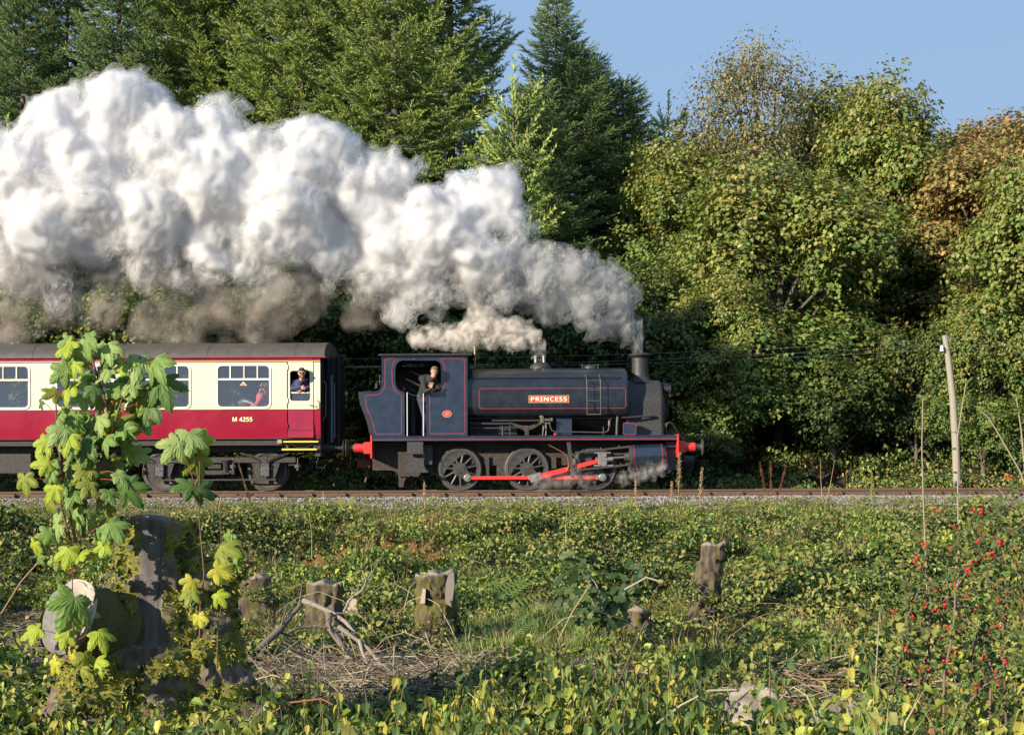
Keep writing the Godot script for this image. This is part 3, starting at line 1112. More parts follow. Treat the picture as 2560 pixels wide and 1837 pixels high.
func track() -> void:
	var rust := worn(paint(1, 1, 1, 0.75), "rust", 1.5, lin(0.06, 0.035, 0.022), lin(0.17, 0.105, 0.065), 0.03)
	var steel := paint(0.42, 0.36, 0.30, 0.35, 0.9)
	var tie := worn(paint(1, 1, 1, 0.9), "tie", 1.5, lin(0.05, 0.04, 0.03), lin(0.14, 0.115, 0.09), 0.03)
	var tr := thing("railway_track", "single railway track of rusty brown rails in iron chairs", "railway track", Vector3(0, -0.2, 0))
	base_of[tr] = Vector3(0, -0.2, 0)
	for s: float in [1.0, -1.0]:
		var sec := [Vector2(-0.035, -0.004), Vector2(-0.03, 0.0), Vector2(0.03, 0.0), Vector2(0.035, -0.004), Vector2(0.035, -0.04), Vector2(0.011, -0.058), Vector2(0.011, -0.105), Vector2(0.034, -0.125), Vector2(0.034, -0.15), Vector2(-0.034, -0.15), Vector2(-0.034, -0.125), Vector2(-0.011, -0.105), Vector2(-0.011, -0.058), Vector2(-0.035, -0.04)]
		var mb := MB.new()
		for i in sec.size():
			if i == 1:
				continue
			var a: Vector2 = sec[i]
			var b: Vector2 = sec[(i + 1) % sec.size()]
			mb.quad(Vector3(-60, a.y, a.x + s * 0.7525), Vector3(60, a.y, a.x + s * 0.7525), Vector3(60, b.y, b.x + s * 0.7525), Vector3(-60, b.y, b.x + s * 0.7525), Vector3(0, a.y + b.y + 0.15, a.x + b.x))
		var r := obj("rail", mb, rust, tr)
		var top := MB.new()
		top.quad(Vector3(-60, 0, s * 0.7525 - 0.03), Vector3(60, 0, s * 0.7525 - 0.03), Vector3(60, 0, s * 0.7525 + 0.03), Vector3(-60, 0, s * 0.7525 + 0.03), Vector3.UP)
		obj("running_surface", top, steel, r)
	var sl := MB.new()
	sl.box(Vector3(-0.125, -0.31, -1.3), Vector3(0.125, -0.185, 1.3), 0.012)
	var slm := sl.mesh()
	var ch := MB.new()
	ch.box(Vector3(-0.1, -0.185, -0.19), Vector3(0.1, -0.14, 0.19), 0.012)
	ch.box(Vector3(-0.075, -0.15, 0.04), Vector3(0.075, -0.055, 0.12), 0.02)
	ch.box(Vector3(-0.06, -0.15, -0.12), Vector3(0.06, -0.06, -0.036), 0.02)
	ch.box(Vector3(-0.05, -0.12, 0.012), Vector3(0.05, -0.055, 0.045), 0.01)
	for zz: float in [-0.15, 0.15]:
		ch.lathe([Vector2(-0.15, 0.018), Vector2(-0.115, 0.018), Vector2(-0.115, 0.0)], Vector3(-0.06, 0, zz), Vector3.UP, 6)
		ch.lathe([Vector2(-0.15, 0.018), Vector2(-0.115, 0.018), Vector2(-0.115, 0.0)], Vector3(0.06, 0, zz), Vector3.UP, 6)
	var chm := ch.mesh()
	for i in 40:
		var x := -3.39 + 0.827 * (i - 14)
		obj("sleeper", slm, tie, tr, Vector3(x, 0, 0))
		for s: float in [1.0, -1.0]:
			obj("rail_chair", chm, rust, tr, Vector3(x, 0, s * 0.7525)).rotation.y = 0.0 if s > 0 else PI
	var fp := MB.new()
	fp.box(Vector3(-0.23, -0.105, 0.012), Vector3(0.23, -0.058, 0.03), 0.006)
	for k in 4:
		fp.lathe([Vector2(0.0, 0.02), Vector2(0.028, 0.02), Vector2(0.028, 0.0)], Vector3(-0.17 + k * 0.113, -0.082, 0.03), Vector3.BACK, 6)
	for x: float in [-6.72, 11.56]:
		obj("fishplate", fp, rust, tr, Vector3(x, 0, 0.7525))
	# ballast: a bed and loose stones
	var bed := MB.new()
	var sec2 := [Vector2(-3.4, -0.5), Vector2(-2.2, -0.2), Vector2(2.0, -0.215), Vector2(2.45, -0.33), Vector2(3.1, -0.52)]
	for i in sec2.size() - 1:
		var a: Vector2 = sec2[i]
		var b: Vector2 = sec2[i + 1]
		bed.quad(Vector3(-70, a.y, a.x), Vector3(70, a.y, a.x), Vector3(70, b.y, b.x), Vector3(-70, b.y, b.x), Vector3.UP)
	var bm := worn(paint(1, 1, 1, 0.95), "ballast", 1.6, lin(0.07, 0.06, 0.05), lin(0.26, 0.235, 0.205), 0.12)
	structure("ballast_ground", bed, bm)
	rng.seed = 5
	var stone := MB.new()
	var pts := []
	for i in 9:
		pts.append(rdir() * rnd(0.75, 1.1))
	stone.ball(Vector3.ZERO, 1.0, 3, 5)
	for i in stone.v.size():
		var p := stone.v[i]
		stone.v[i] = p * (0.8 + 0.3 * sin(p.x * 5.1 + p.y * 3.7) * cos(p.z * 4.3))
	for i in range(0, stone.v.size(), 3):
		var nn := (stone.v[i + 2] - stone.v[i]).cross(stone.v[i + 1] - stone.v[i]).normalized()
		if nn.dot(stone.v[i]) < 0: nn = -nn
		for k in 3:
			stone.n[i + k] = nn
	var xf := []
	var cs := []
	for i in 39000:
		var x := rnd(-19.0, 19.0)
		var z := rnd(0.9, 3.5) if i % 7 else rnd(-1.6, 0.6)
		var y := -0.2 if z < 2.0 else lerpf(-0.215, -0.5, (z - 2.0) / 1.0)
		y = maxf(y, ground_y(x, z)) if z > 1.6 else y
		var s := rnd(0.018, 0.036)
		xf.append(Transform3D(Basis.from_euler(Vector3(rnd(0, 6), rnd(0, 6), rnd(0, 6))).scaled(Vector3(s * rnd(0.8, 1.5), s, s * rnd(0.8, 1.3))), Vector3(x, y + rnd(-0.02, 0.025), z)))
		var g := rnd(0.10, 0.36)
		cs.append(Color(g, g * rnd(0.9, 0.97), g * rnd(0.8, 0.95)))
	scatter("ballast_stones", stone, M.tint, xf, "grey limestone ballast along the near side of the rails", "ballast", cs)

# ---------------------------------------------------------------- coach
func coach() -> void:
	var cream := worn(paint(1, 1, 1, 0.32), "cream", 0.25, lin(0.58, 0.52, 0.405), lin(0.69, 0.63, 0.505), 0.01)
	cream.clearcoat_enabled = true
	cream.clearcoat = 0.5
	var trim := paint(0.78, 0.72, 0.58, 0.35)
	var crimson := worn(paint(1, 1, 1, 0.3), "crimson", 0.3, lin(0.25, 0.006, 0.028), lin(0.33, 0.010, 0.038), 0.01)
	crimson.clearcoat_enabled = true
	crimson.clearcoat = 1.0
	crimson.clearcoat_roughness = 0.06
	relief(crimson, "sheet_waves", 2.2, 0.004)
	var roofm := worn(paint(1, 1, 1, 0.55), "roof", 0.5, lin(0.055, 0.048, 0.042), lin(0.10, 0.088, 0.076), 0.012)
	var black := rough_map(paint(0.014, 0.014, 0.015, 0.5), "blackr", 1.0, 0.35, 0.7)
	var under := worn(paint(1, 1, 1, 0.7), "under", 1.0, lin(0.018, 0.017, 0.017), lin(0.06, 0.052, 0.045), 0.02)
	var yellow := paint(0.62, 0.50, 0.09, 0.5)
	var gold := paint(0.75, 0.58, 0.18, 0.4)
	var glass := StandardMaterial3D.new()
	glass.transparency = BaseMaterial3D.TRANSPARENCY_ALPHA
	glass.albedo_color = Color(0.42, 0.48, 0.56, 0.30)
	glass.roughness = 0.03
	glass.metallic_specular = 0.9
	var inside := worn(paint(1, 1, 1, 0.7), "inside", 0.6, lin(0.10, 0.07, 0.045), lin(0.16, 0.11, 0.07), 0.02)
	M.coach_glass = glass
	M.black = black
	M.under = under
	var S := 1.37
	var x_end := c3(1408, 600, S).x
	var x_far := -24.6
	var root := thing_at("railway_coach", "crimson and cream railway coach numbered M 4255 behind the engine", "railway coach", Vector3(-14.6, 0, 0))
	var yb := c3(0, 1012, S).y
	var yw := c3(0, 748, S).y
	var yt := c3(0, 306, S).y
	var ye := c3(0, 268, S).y
	# --- sides: lower crimson, cream with window openings, top band
	var win_w := 0.0
	var w0 := c3(445, 740, S)
	var w1 := c3(955, 325, S)
	win_w = w1.x - w0.x
	var pitch := 201.0 * (EYE_Z - S) / LENS
	var wc := (w0.x + w1.x) * 0.5
	var door_l := c3(1099, 0, S).x
	var door_r := c3(1350, 0, S).x
	for s: float in [1.0, -1.0]:
		var low := MB.new()
		var strip := func(mb: MB, x0: float, x1: float, prof: Array) -> void:
			for i in prof.size() - 1:
				var a: Vector2 = prof[i]
				var b: Vector2 = prof[i + 1]
				var na := Vector3(0, 0, 1)
				var nb := Vector3(0, 0, 1)
				var pa: Vector2 = prof[maxi(i - 1, 0)]
				var pb: Vector2 = prof[mini(i + 2, prof.size() - 1)]
				na = Vector3(0, -(b.y - pa.y), b.x - pa.x).normalized()
				nb = Vector3(0, -(pb.y - a.y), pb.x - a.x).normalized()
				var n := maxi(1, int((x1 - x0) / 2.0))
				for k in n:
					var xa := lerpf(x0, x1, k / float(n))
					var xb := lerpf(x0, x1, (k + 1) / float(n))
					mb.squad(Vector3(xa, a.x, a.y), Vector3(xb, a.x, a.y), Vector3(xb, b.x, b.y), Vector3(xa, b.x, b.y), na, na, nb, nb)
		var prof := [Vector2(yb, S - 0.075), Vector2(yb + 0.18, S - 0.045), Vector2(yb + 0.4, S - 0.015), Vector2(yw, S)]
		strip.call(low, x_far, door_l, prof)
		strip.call(low, door_r, x_end, prof)
		var pr2 := [Vector2(yt, S), Vector2(ye, S - 0.02)]
		var side := Node3D.new()
		side.name = part_name(root, "side_wall")
		root.add_child(side)
		side.position = -base_of[root]
		if s < 0.0:
			side.rotation.y = PI
			side.position = Vector3(x_far + x_end, 0, 0) - base_of[root]
		obj("lower_panel", low, crimson, side)
		var top := MB.new()
		strip.call(top, x_far, x_end, pr2)
		obj("cantrail", top, crimson, side)
		var mid := MB.new()
		var holes := []
		for i in range(9, -1, -1):
			var cx := wc - pitch * i
			if cx - win_w > x_far:
				holes.append([Rect2(cx - win_w * 0.5 + 0.03, w0.y + 0.03, win_w - 0.06, w1.y - w0.y - 0.06), 0.14])
		hole_panel(mid, Rect2(x_far, yw, door_l - x_far, yt - yw), holes, S - 0.04, S)
		hole_panel(mid, Rect2(door_r, yw, x_end - door_r, yt - yw), [], S - 0.04, S)
		obj("upper_panel", mid, cream, side)
		var ln := MB.new()
		for y: float in [yt, yw]:
			ln.box(Vector3(x_far, y - 0.008, S - 0.01), Vector3(x_end, y + 0.010, S + 0.003))
		obj("black_line", ln, black, side)
		var yl := MB.new()
		yl.box(Vector3(x_far, yt - 0.003 + 0.015, S - 0.01), Vector3(x_end, yt + 0.027, S + 0.0025))
		yl.box(Vector3(x_far, yw + 0.012, S - 0.01), Vector3(x_end, yw + 0.024, S + 0.0025))
		obj("yellow_line", yl, gold, side)
		if s > 0.0:
			var gut := MB.new()
			gut.box(Vector3(x_far, ye - 0.005, S - 0.05), Vector3(c3(1462, 0, 1.4).x, ye + 0.025, S + 0.035), 0.008)
			obj("gutter", gut, crimson, side)
	# --- windows
	var fr := MB.new()
	var ctr := Vector2(wc, (w0.y + w1.y) * 0.5)
	var rel := func(a: float, b: float) -> Vector2:
		var p := c3(a, b, S)
		return Vector2(p.x, p.y) - ctr
	var o0: Vector2 = rel.call(445, 740)
	var o1: Vector2 = rel.call(955, 325)
	var i0: Vector2 = rel.call(462, 718)
	var i1: Vector2 = rel.call(936, 341)
	rim(fr, rounded(o0.x, o0.y, o1.x, o1.y, 0.15), rounded(i0.x, i0.y, i1.x, i1.y, 0.10), S - 0.03, S + 0.016)
	var bar := func(xa: float, ya: float, xb: float, yb2: float) -> void:
		var p: Vector2 = rel.call(xa, ya)
		var q: Vector2 = rel.call(xb, yb2)
		fr.box(Vector3(p.x, q.y, S - 0.02), Vector3(q.x, p.y, S + 0.012), 0.004)
	bar.call(458, 474, 940, 456)
	bar.call(570, 458, 583, 338)
	bar.call(697, 458, 702, 338)
	bar.call(706, 458, 711, 338)
	bar.call(822, 458, 834, 338)
	var frm := fr.mesh()
	var panes := []
	for q: Array in [[460, 720, 940, 470], [460, 460, 574, 340], [580, 460, 700, 340], [708, 460, 826, 340], [830, 460, 940, 340]]:
		var p: Vector2 = rel.call(q[0], q[1])
		var r: Vector2 = rel.call(q[2], q[3])
		var mb := MB.new()
		mb.quad(Vector3(p.x, p.y, S - 0.006), Vector3(r.x, p.y, S - 0.006), Vector3(r.x, r.y, S - 0.006), Vector3(p.x, r.y, S - 0.006), Vector3(0, 0, 1))
		panes.append(mb.mesh())
	var tri_o: Vector2 = rel.call(698, 522)
	for s: float in [1.0, -1.0]:
		for i in 10:
			var cx := wc - pitch * i
			if cx - win_w < x_far:
				continue
			var w := obj("window", frm, trim, root, Vector3(cx if s > 0 else x_far + x_end - cx, ctr.y, 0))
			w.rotation.y = 0.0 if s > 0 else PI
			for p in panes:
				obj("pane", p, glass, w)
			if s > 0.0 and i < 2:
				var st := MB.new()
				var tri := PackedVector2Array([rel.call(664, 522), rel.call(730, 522), rel.call(697, 484)])
				st.prism(tri, S - 0.004, S - 0.001)
				var sticker := obj("warning_sticker", st, paint(0.75, 0.72, 0.66, 0.6), w)
				var sg := MB.new()
				var inn := PackedVector2Array([rel.call(672, 518), rel.call(722, 518), rel.call(697, 491)])
				sg.band(inn, 0.014, S - 0.001, S + 0.001, true)
				var a0: Vector2 = rel.call(685, 516)
				var a1: Vector2 = rel.call(709, 505)
				sg.box(Vector3(a0.x, a0.y, S - 0.002), Vector3(a1.x, a1.y, S + 0.001))
				obj("red_triangle", sg, paint(0.6, 0.12, 0.06, 0.6), w)
	# --- number
	var np := c3(687, 835, S)
	obj("coach_number", lettering("M 4255", c3(780, 0, S).x - c3(595, 0, S).x, 0.112, 0.006, "Droid Sans", true), paint(0.82, 0.72, 0.42, 0.5), root, Vector3(np.x, np.y, S - 0.004))
	# --- door with its dropped window
	var dz := S + 0.006
	var dl := c3(1110, 0, S).x
	var dr := c3(1343, 0, S).x
	var h0 := c3(1128, 665, S)
	var h1 := c3(1312, 388, S)
	var dm := MB.new()
	hole_panel(dm, Rect2(dl, yw, dr - dl, yt - yw), [[Rect2(h0.x, h0.y, h1.x - h0.x, h1.y - h0.y), 0.07]], S - 0.05, dz)
	var door := obj("door", dm, cream, root)
	var dlow := MB.new()
	dlow.box(Vector3(dl, yb + 0.2, S - 0.06), Vector3(dr, yw, dz - 0.004))
	dlow.box(Vector3(dl, yb + 0.015, S - 0.06), Vector3(dr, yb + 0.2, dz - 0.025))
	obj("door_lower_panel", dlow, crimson, door)
	var dtop := MB.new()
	dtop.box(Vector3(dl, yt, S - 0.05), Vector3(dr, ye - 0.02, dz - 0.004))
	obj("door_top_panel", dtop, crimson, door)
	var jamb := MB.new()
	jamb.box(Vector3(door_l - 0.02, yb, S - 0.11), Vector3(dl + 0.02, ye, S - 0.06))
	jamb.box(Vector3(dr - 0.02, yb, S - 0.11), Vector3(door_r + 0.02, ye, S - 0.06))
	obj("door_jamb", jamb, black, door)
	var dln := MB.new()
	dln.box(Vector3(dl, yw - 0.006, dz - 0.01), Vector3(dr, yw + 0.010, dz + 0.003))
	obj("black_line", dln, black, door)
	var dfr := MB.new()
	rim(dfr, rounded(h0.x, h0.y, h1.x, h1.y, 0.07), rounded(h0.x + 0.012, h0.y + 0.012, h1.x - 0.012, h1.y - 0.012, 0.06), S - 0.03, dz + 0.004)
	obj("window_frame", dfr, black, door)
	var by := c3(0, 590, S).y
	var drop := MB.new()
	drop.box(Vector3(h0.x + 0.01, by - 0.016, S - 0.03), Vector3(h1.x - 0.01, by + 0.016, S - 0.005), 0.005)
	obj("window_top_rail", drop, trim, door)
	var dp := MB.new()
	dp.quad(Vector3(h0.x, h0.y, S - 0.02), Vector3(h1.x, h0.y, S - 0.02), Vector3(h1.x, by, S - 0.02), Vector3(h0.x, by, S - 0.02), Vector3(0, 0, 1))
	obj("pane", dp, glass, door)
	for yy: float in [355.0, 665.0, 900.0]:
		var hg := MB.new()
		var p := c3(1104, yy, S)
		hg.box(p + Vector3(-0.012, -0.045, -0.01), p + Vector3(0.03, 0.045, 0.022), 0.006)
		hg.tube([p + Vector3(0.01, -0.06, 0.02), p + Vector3(0.01, 0.06, 0.02)], 0.011, 6)
		obj("hinge", hg, black if yy > 800.0 else trim, door)
	var hd := MB.new()
	var hp := c3(1325, 708, S)
	hd.tube([hp, hp + Vector3(0, 0, 0.06)], 0.012, 6)
	hd.tube([hp + Vector3(-0.06, 0.01, 0.055), hp + Vector3(0.07, -0.01, 0.055)], 0.01, 6)
	obj("door_handle", hd, paint(0.55, 0.42, 0.18, 0.35, 0.8), door)
	var gr := MB.new()
	var g0 := c3(1380, 742, S)
	var g1 := c3(1380, 662, S)
	gr.tube([g0, g0 + Vector3(0, 0.01, 0.05), g1 + Vector3(0, -0.01, 0.05), g1], 0.011, 6)
	obj("grab_rail", gr, paint(0.6, 0.47, 0.22, 0.35, 0.8), root)
	# --- roof
	var rf := MB.new()
	var xr := c3(1448, 0, 1.4).x
	var ar := []
	for i in 17:
		var a := PI * i / 16.0
		ar.append(Vector2(signf(cos(a)) * pow(absf(cos(a)), 0.82) * 1.40, ye + 0.015 + sin(a) * (3.735 - ye)))
	for i in 16:
		var na := Vector3(0, 0, 0)
		var a: Vector2 = ar[i]
		var b: Vector2 = ar[i + 1]
		var pa: Vector2 = ar[maxi(i - 1, 0)]
		var pb: Vector2 = ar[mini(i + 2, 16)]
		na = Vector3(0, -(b.x - pa.x) * -1.0, 0)
		var t1 := b - pa
		var t2 := pb - a
		var n1 := Vector3(0, -t1.x, t1.y).normalized()
		var n2 := Vector3(0, -t2.x, t2.y).normalized()
		for k in 10:
			var xa := lerpf(x_far, xr, k / 10.0)
			var xb := lerpf(x_far, xr, (k + 1) / 10.0)
			rf.squad(Vector3(xa, a.y, a.x), Vector3(xb, a.y, a.x), Vector3(xb, b.y, b.x), Vector3(xa, b.y, b.x), n1, n1, n2, n2)
		rf.flat(Vector3(xr, a.y, a.x), Vector3(xr, b.y, b.x), Vector3(xr, ye, 0), Vector3.RIGHT)
	var roof := obj("roof", rf, roofm, root)
	for k in 9:
		var rb := MB.new()
		var xx := c3(1215, 0, 0.4).x - k * 2.15
		for i in 16:
			var a: Vector2 = ar[i]
			var b: Vector2 = ar[i + 1]
			var o := Vector3(0, (a.y + b.y) * 0.5 - 2.6, (a.x + b.x) * 0.5).normalized() * 0.007
			var q := [Vector3(xx, a.y, a.x) + o, Vector3(xx + 0.045, a.y, a.x) + o, Vector3(xx + 0.045, b.y, b.x) + o, Vector3(xx, b.y, b.x) + o]
			rb.quad(q[0], q[1], q[2], q[3], o)
			rb.quad(q[0], q[3], q[3] - o * 2, q[0] - o * 2, Vector3.LEFT)
			rb.quad(q[1], q[2], q[2] - o * 2, q[1] - o * 2, Vector3.RIGHT)
		obj("roof_strap", rb, roofm, roof)
	for k in 6:
		var vt := MB.new()
		var p := c3(818, 150, 0.15) + Vector3(-k * 3.1, 0, 0)
		vt.lathe([Vector2(0, 0.05), Vector2(0.05, 0.05), Vector2(0.06, 0.075), Vector2(0.09, 0.06), Vector2(0.10, 0.0)], p + Vector3(0, -0.02, 0), Vector3.UP, 10)
		obj("roof_vent", vt, paint(0.35, 0.35, 0.36, 0.4, 0.6), roof)
	# --- ends, floor, inner walls
	for xe: float in [x_end, x_far]:
		var en := MB.new()
		var dx := -0.05 if xe == x_end else 0.05
		var prof := PackedVector2Array([Vector2(-1.30, yb), Vector2(1.30, yb), Vector2(1.365, yw), Vector2(1.365, yt), Vector2(1.35, ye)])
		for i in range(2, 15):
			prof.append(Vector2(ar[i].x * 0.985, ar[i].y - 0.01))
		prof.append(Vector2(-1.35, ye))
		prof.append(Vector2(-1.365, yw))
		en.prism(prof, 0, 0.05)
		var rot := MB.new()
		rot.join(en, Transform3D(Basis(Vector3(0, 0, 1), Vector3(0, 1, 0), Vector3(-1, 0, 0)), Vector3(xe if xe == x_end else xe + 0.05, 0, 0)))
		obj("end_wall", rot, black, root)
	var fl := MB.new()
	fl.box(Vector3(x_far + 0.06, yb + 0.02, -1.28), Vector3(x_end - 0.06, yb + 0.08, 1.28))
	obj("floor", fl, inside, root)
	var part := MB.new()
	part.box(Vector3(door_l - 0.16, yb + 0.1, -1.3), Vector3(door_l - 0.12, 3.4, 1.3))
	for k in 9:
		part.box(Vector3(wc - pitch * (k + 0.5) - 0.05, yb + 0.1, -1.25), Vector3(wc - pitch * (k + 0.5) + 0.05, yb + 0.85, -0.35), 0.02)
		part.box(Vector3(wc - pitch * (k + 0.5) - 0.05, yb + 0.1, 0.35), Vector3(wc - pitch * (k + 0.5) + 0.05, yb + 0.85, 1.25), 0.02)
	obj("seat_backs", part, inside, root)
	var tb := MB.new()
	for k in 9:
		tb.box(Vector3(wc - pitch * k - 0.35, w0.y - 0.06, 0.5), Vector3(wc - pitch * k + 0.35, w0.y - 0.03, 1.26), 0.01)
	obj("tables", tb, paint(0.22, 0.2, 0.17, 0.5), root)
	# --- gangway and end fittings
	var gw := MB.new()
	var gx := x_end + 0.36
	gw.box(Vector3(x_end, 1.05, -0.52), Vector3(gx - 0.04, 3.32, 0.50), 0.03)
	gw.box(Vector3(gx - 0.04, 1.0, -0.62), Vector3(gx, 3.36, -0.42), 0.01)
	gw.box(Vector3(gx - 0.04, 1.0, 0.40), Vector3(gx, 3.36, 0.60), 0.01)
	gw.box(Vector3(gx - 0.04, 3.2, -0.6), Vector3(gx, 3.44, 0.6), 0.02)
	for k in 3:
		gw.box(Vector3(x_end + 0.06 + k * 0.09, 1.03, -0.57), Vector3(x_end + 0.10 + k * 0.09, 3.38, 0.56), 0.015)
	obj("gangway", gw, black, root)
	var st := MB.new()
	var s0 := c3(1515, 1050, 0.75)
	var s1 := c3(1520, 430, 0.75)
	st.box(Vector3(s0.x - 0.03, s0.y, 0.73), Vector3(s0.x + 0.03, s1.y, 0.75))
	st.box(Vector3(s0.x + 0.05, s0.y + 0.1, 0.71), Vector3(s0.x + 0.08, s1.y - 0.2, 0.73))
	obj("end_panel", st, paint(0.09, 0.105, 0.13, 0.4), root)
	var er := MB.new()
	er.tube([c3(1428, 485, 1.2), c3(1452, 490, 1.2), c3(1461, 520, 1.2), c3(1458, 800, 1.2), c3(1440, 838, 1.2), c3(1425, 840, 1.2)], 0.013, 6)
	obj("end_handrail", er, paint(0.10, 0.10, 0.11, 0.4), root)
	for s: float in [1.0, -1.0]:
		var bf := MB.new()
		var bp := Vector3(x_end - 0.1, 1.065, s * 0.87)
		bf.lathe([Vector2(0, 0.15), Vector2(0.04, 0.15), Vector2(0.05, 0.10), Vector2(0.3, 0.10), Vector2(0.3, 0.07), Vector2(0.58, 0.07), Vector2(0.6, 0.20), Vector2(0.625, 0.22), Vector2(0.64, 0.2), Vector2(0.65, 0.0)], bp, Vector3.RIGHT, 20)
		obj("buffer", bf, black, root)
	for h: Array in [[0.03, 0.1, [1600, 1180, 1570, 1290, 1545, 1400, 1530, 1455]], [0.012, 0.3, [1470, 1090, 1500, 1170, 1440, 1290, 1375, 1280]], [0.012, 0.7, [1495, 790, 1560, 1010]], [0.01, 1.1, [1405, 1120, 1375, 1240, 1370, 1280, 1420, 1280]]]:
		var hose := MB.new()
		var hp2 := []
		for k in range(0, h[2].size(), 2):
			hp2.append(c3(h[2][k], h[2][k + 1], h[1]))
		hose.tube(hp2, h[0], 6)
		obj("brake_hose", hose, black, root)
	# --- underframe
	var so := MB.new()
	for s: float in [1.0, -1.0]:
		so.box(Vector3(x_far, c3(0, 1078, 1.2).y, s * 1.16 - 0.06), Vector3(x_end - 0.02, yb - 0.01, s * 1.16 + 0.06), 0.01)
		so.box(Vector3(x_far, yb - 0.02, s * 1.27 - 0.05), Vector3(x_end, yb + 0.012, s * 1.27 + 0.02), 0.005)
	so.box(Vector3(x_end - 0.16, 0.85, -1.2), Vector3(x_end - 0.02, yb, 1.2), 0.01)
	so.box(Vector3(x_far + 1, 0.98, -0.9), Vector3(x_end - 0.4, yb - 0.02, 0.9))
	obj("underframe", so, under, root)
	for q: Array in [[1065, 1390, 1036, 1052], [1050, 1378, 1107, 1124]]:
		var fb := MB.new()
		var a := c3(q[0], q[3], 1.33)
		var b := c3(q[1], q[2], 1.33)
		fb.box(Vector3(a.x, a.y, 1.10), Vector3(b.x, b.y, 1.34), 0.008)
		obj("footboard", fb, yellow, root)
	var br := MB.new()
	for q: float in [1100, 1355]:
		br.box(c3(q, 1115, 1.2) + Vector3(-0.03, 0, -0.02), c3(q, 1020, 1.2) + Vector3(0.03, 0, 0.02))
	br.tube([c3(1130, 1060, 1.25), c3(1180, 1090, 1.25), c3(1240, 1098, 1.25), c3(1300, 1090, 1.25), c3(1350, 1060, 1.25)], 0.008, 5)
	obj("footboard_bracket", br, under, root)
	var eb := MB.new()
	eb.box(c3(1012, 1060, 1.25), c3(1052, 1025, 1.29), 0.005)
	obj("end_box", eb, paint(0.3, 0.26, 0.18, 0.6), root)
	# --- bogies
	for bx: float in [c3(905, 0, 1.0).x, -20.4]:
		make_bogie(root, bx, under, black)
	# battery and truss boxes between the bogies
	var bx2 := MB.new()
	bx2.box(Vector3(-13.6, 0.45, 0.5), Vector3(-11.9, 0.95, 1.15), 0.02)
	bx2.box(Vector3(-17.6, 0.5, 0.5), Vector3(-15.0, 0.95, 1.15), 0.02)
	obj("battery_box", bx2, under, root)

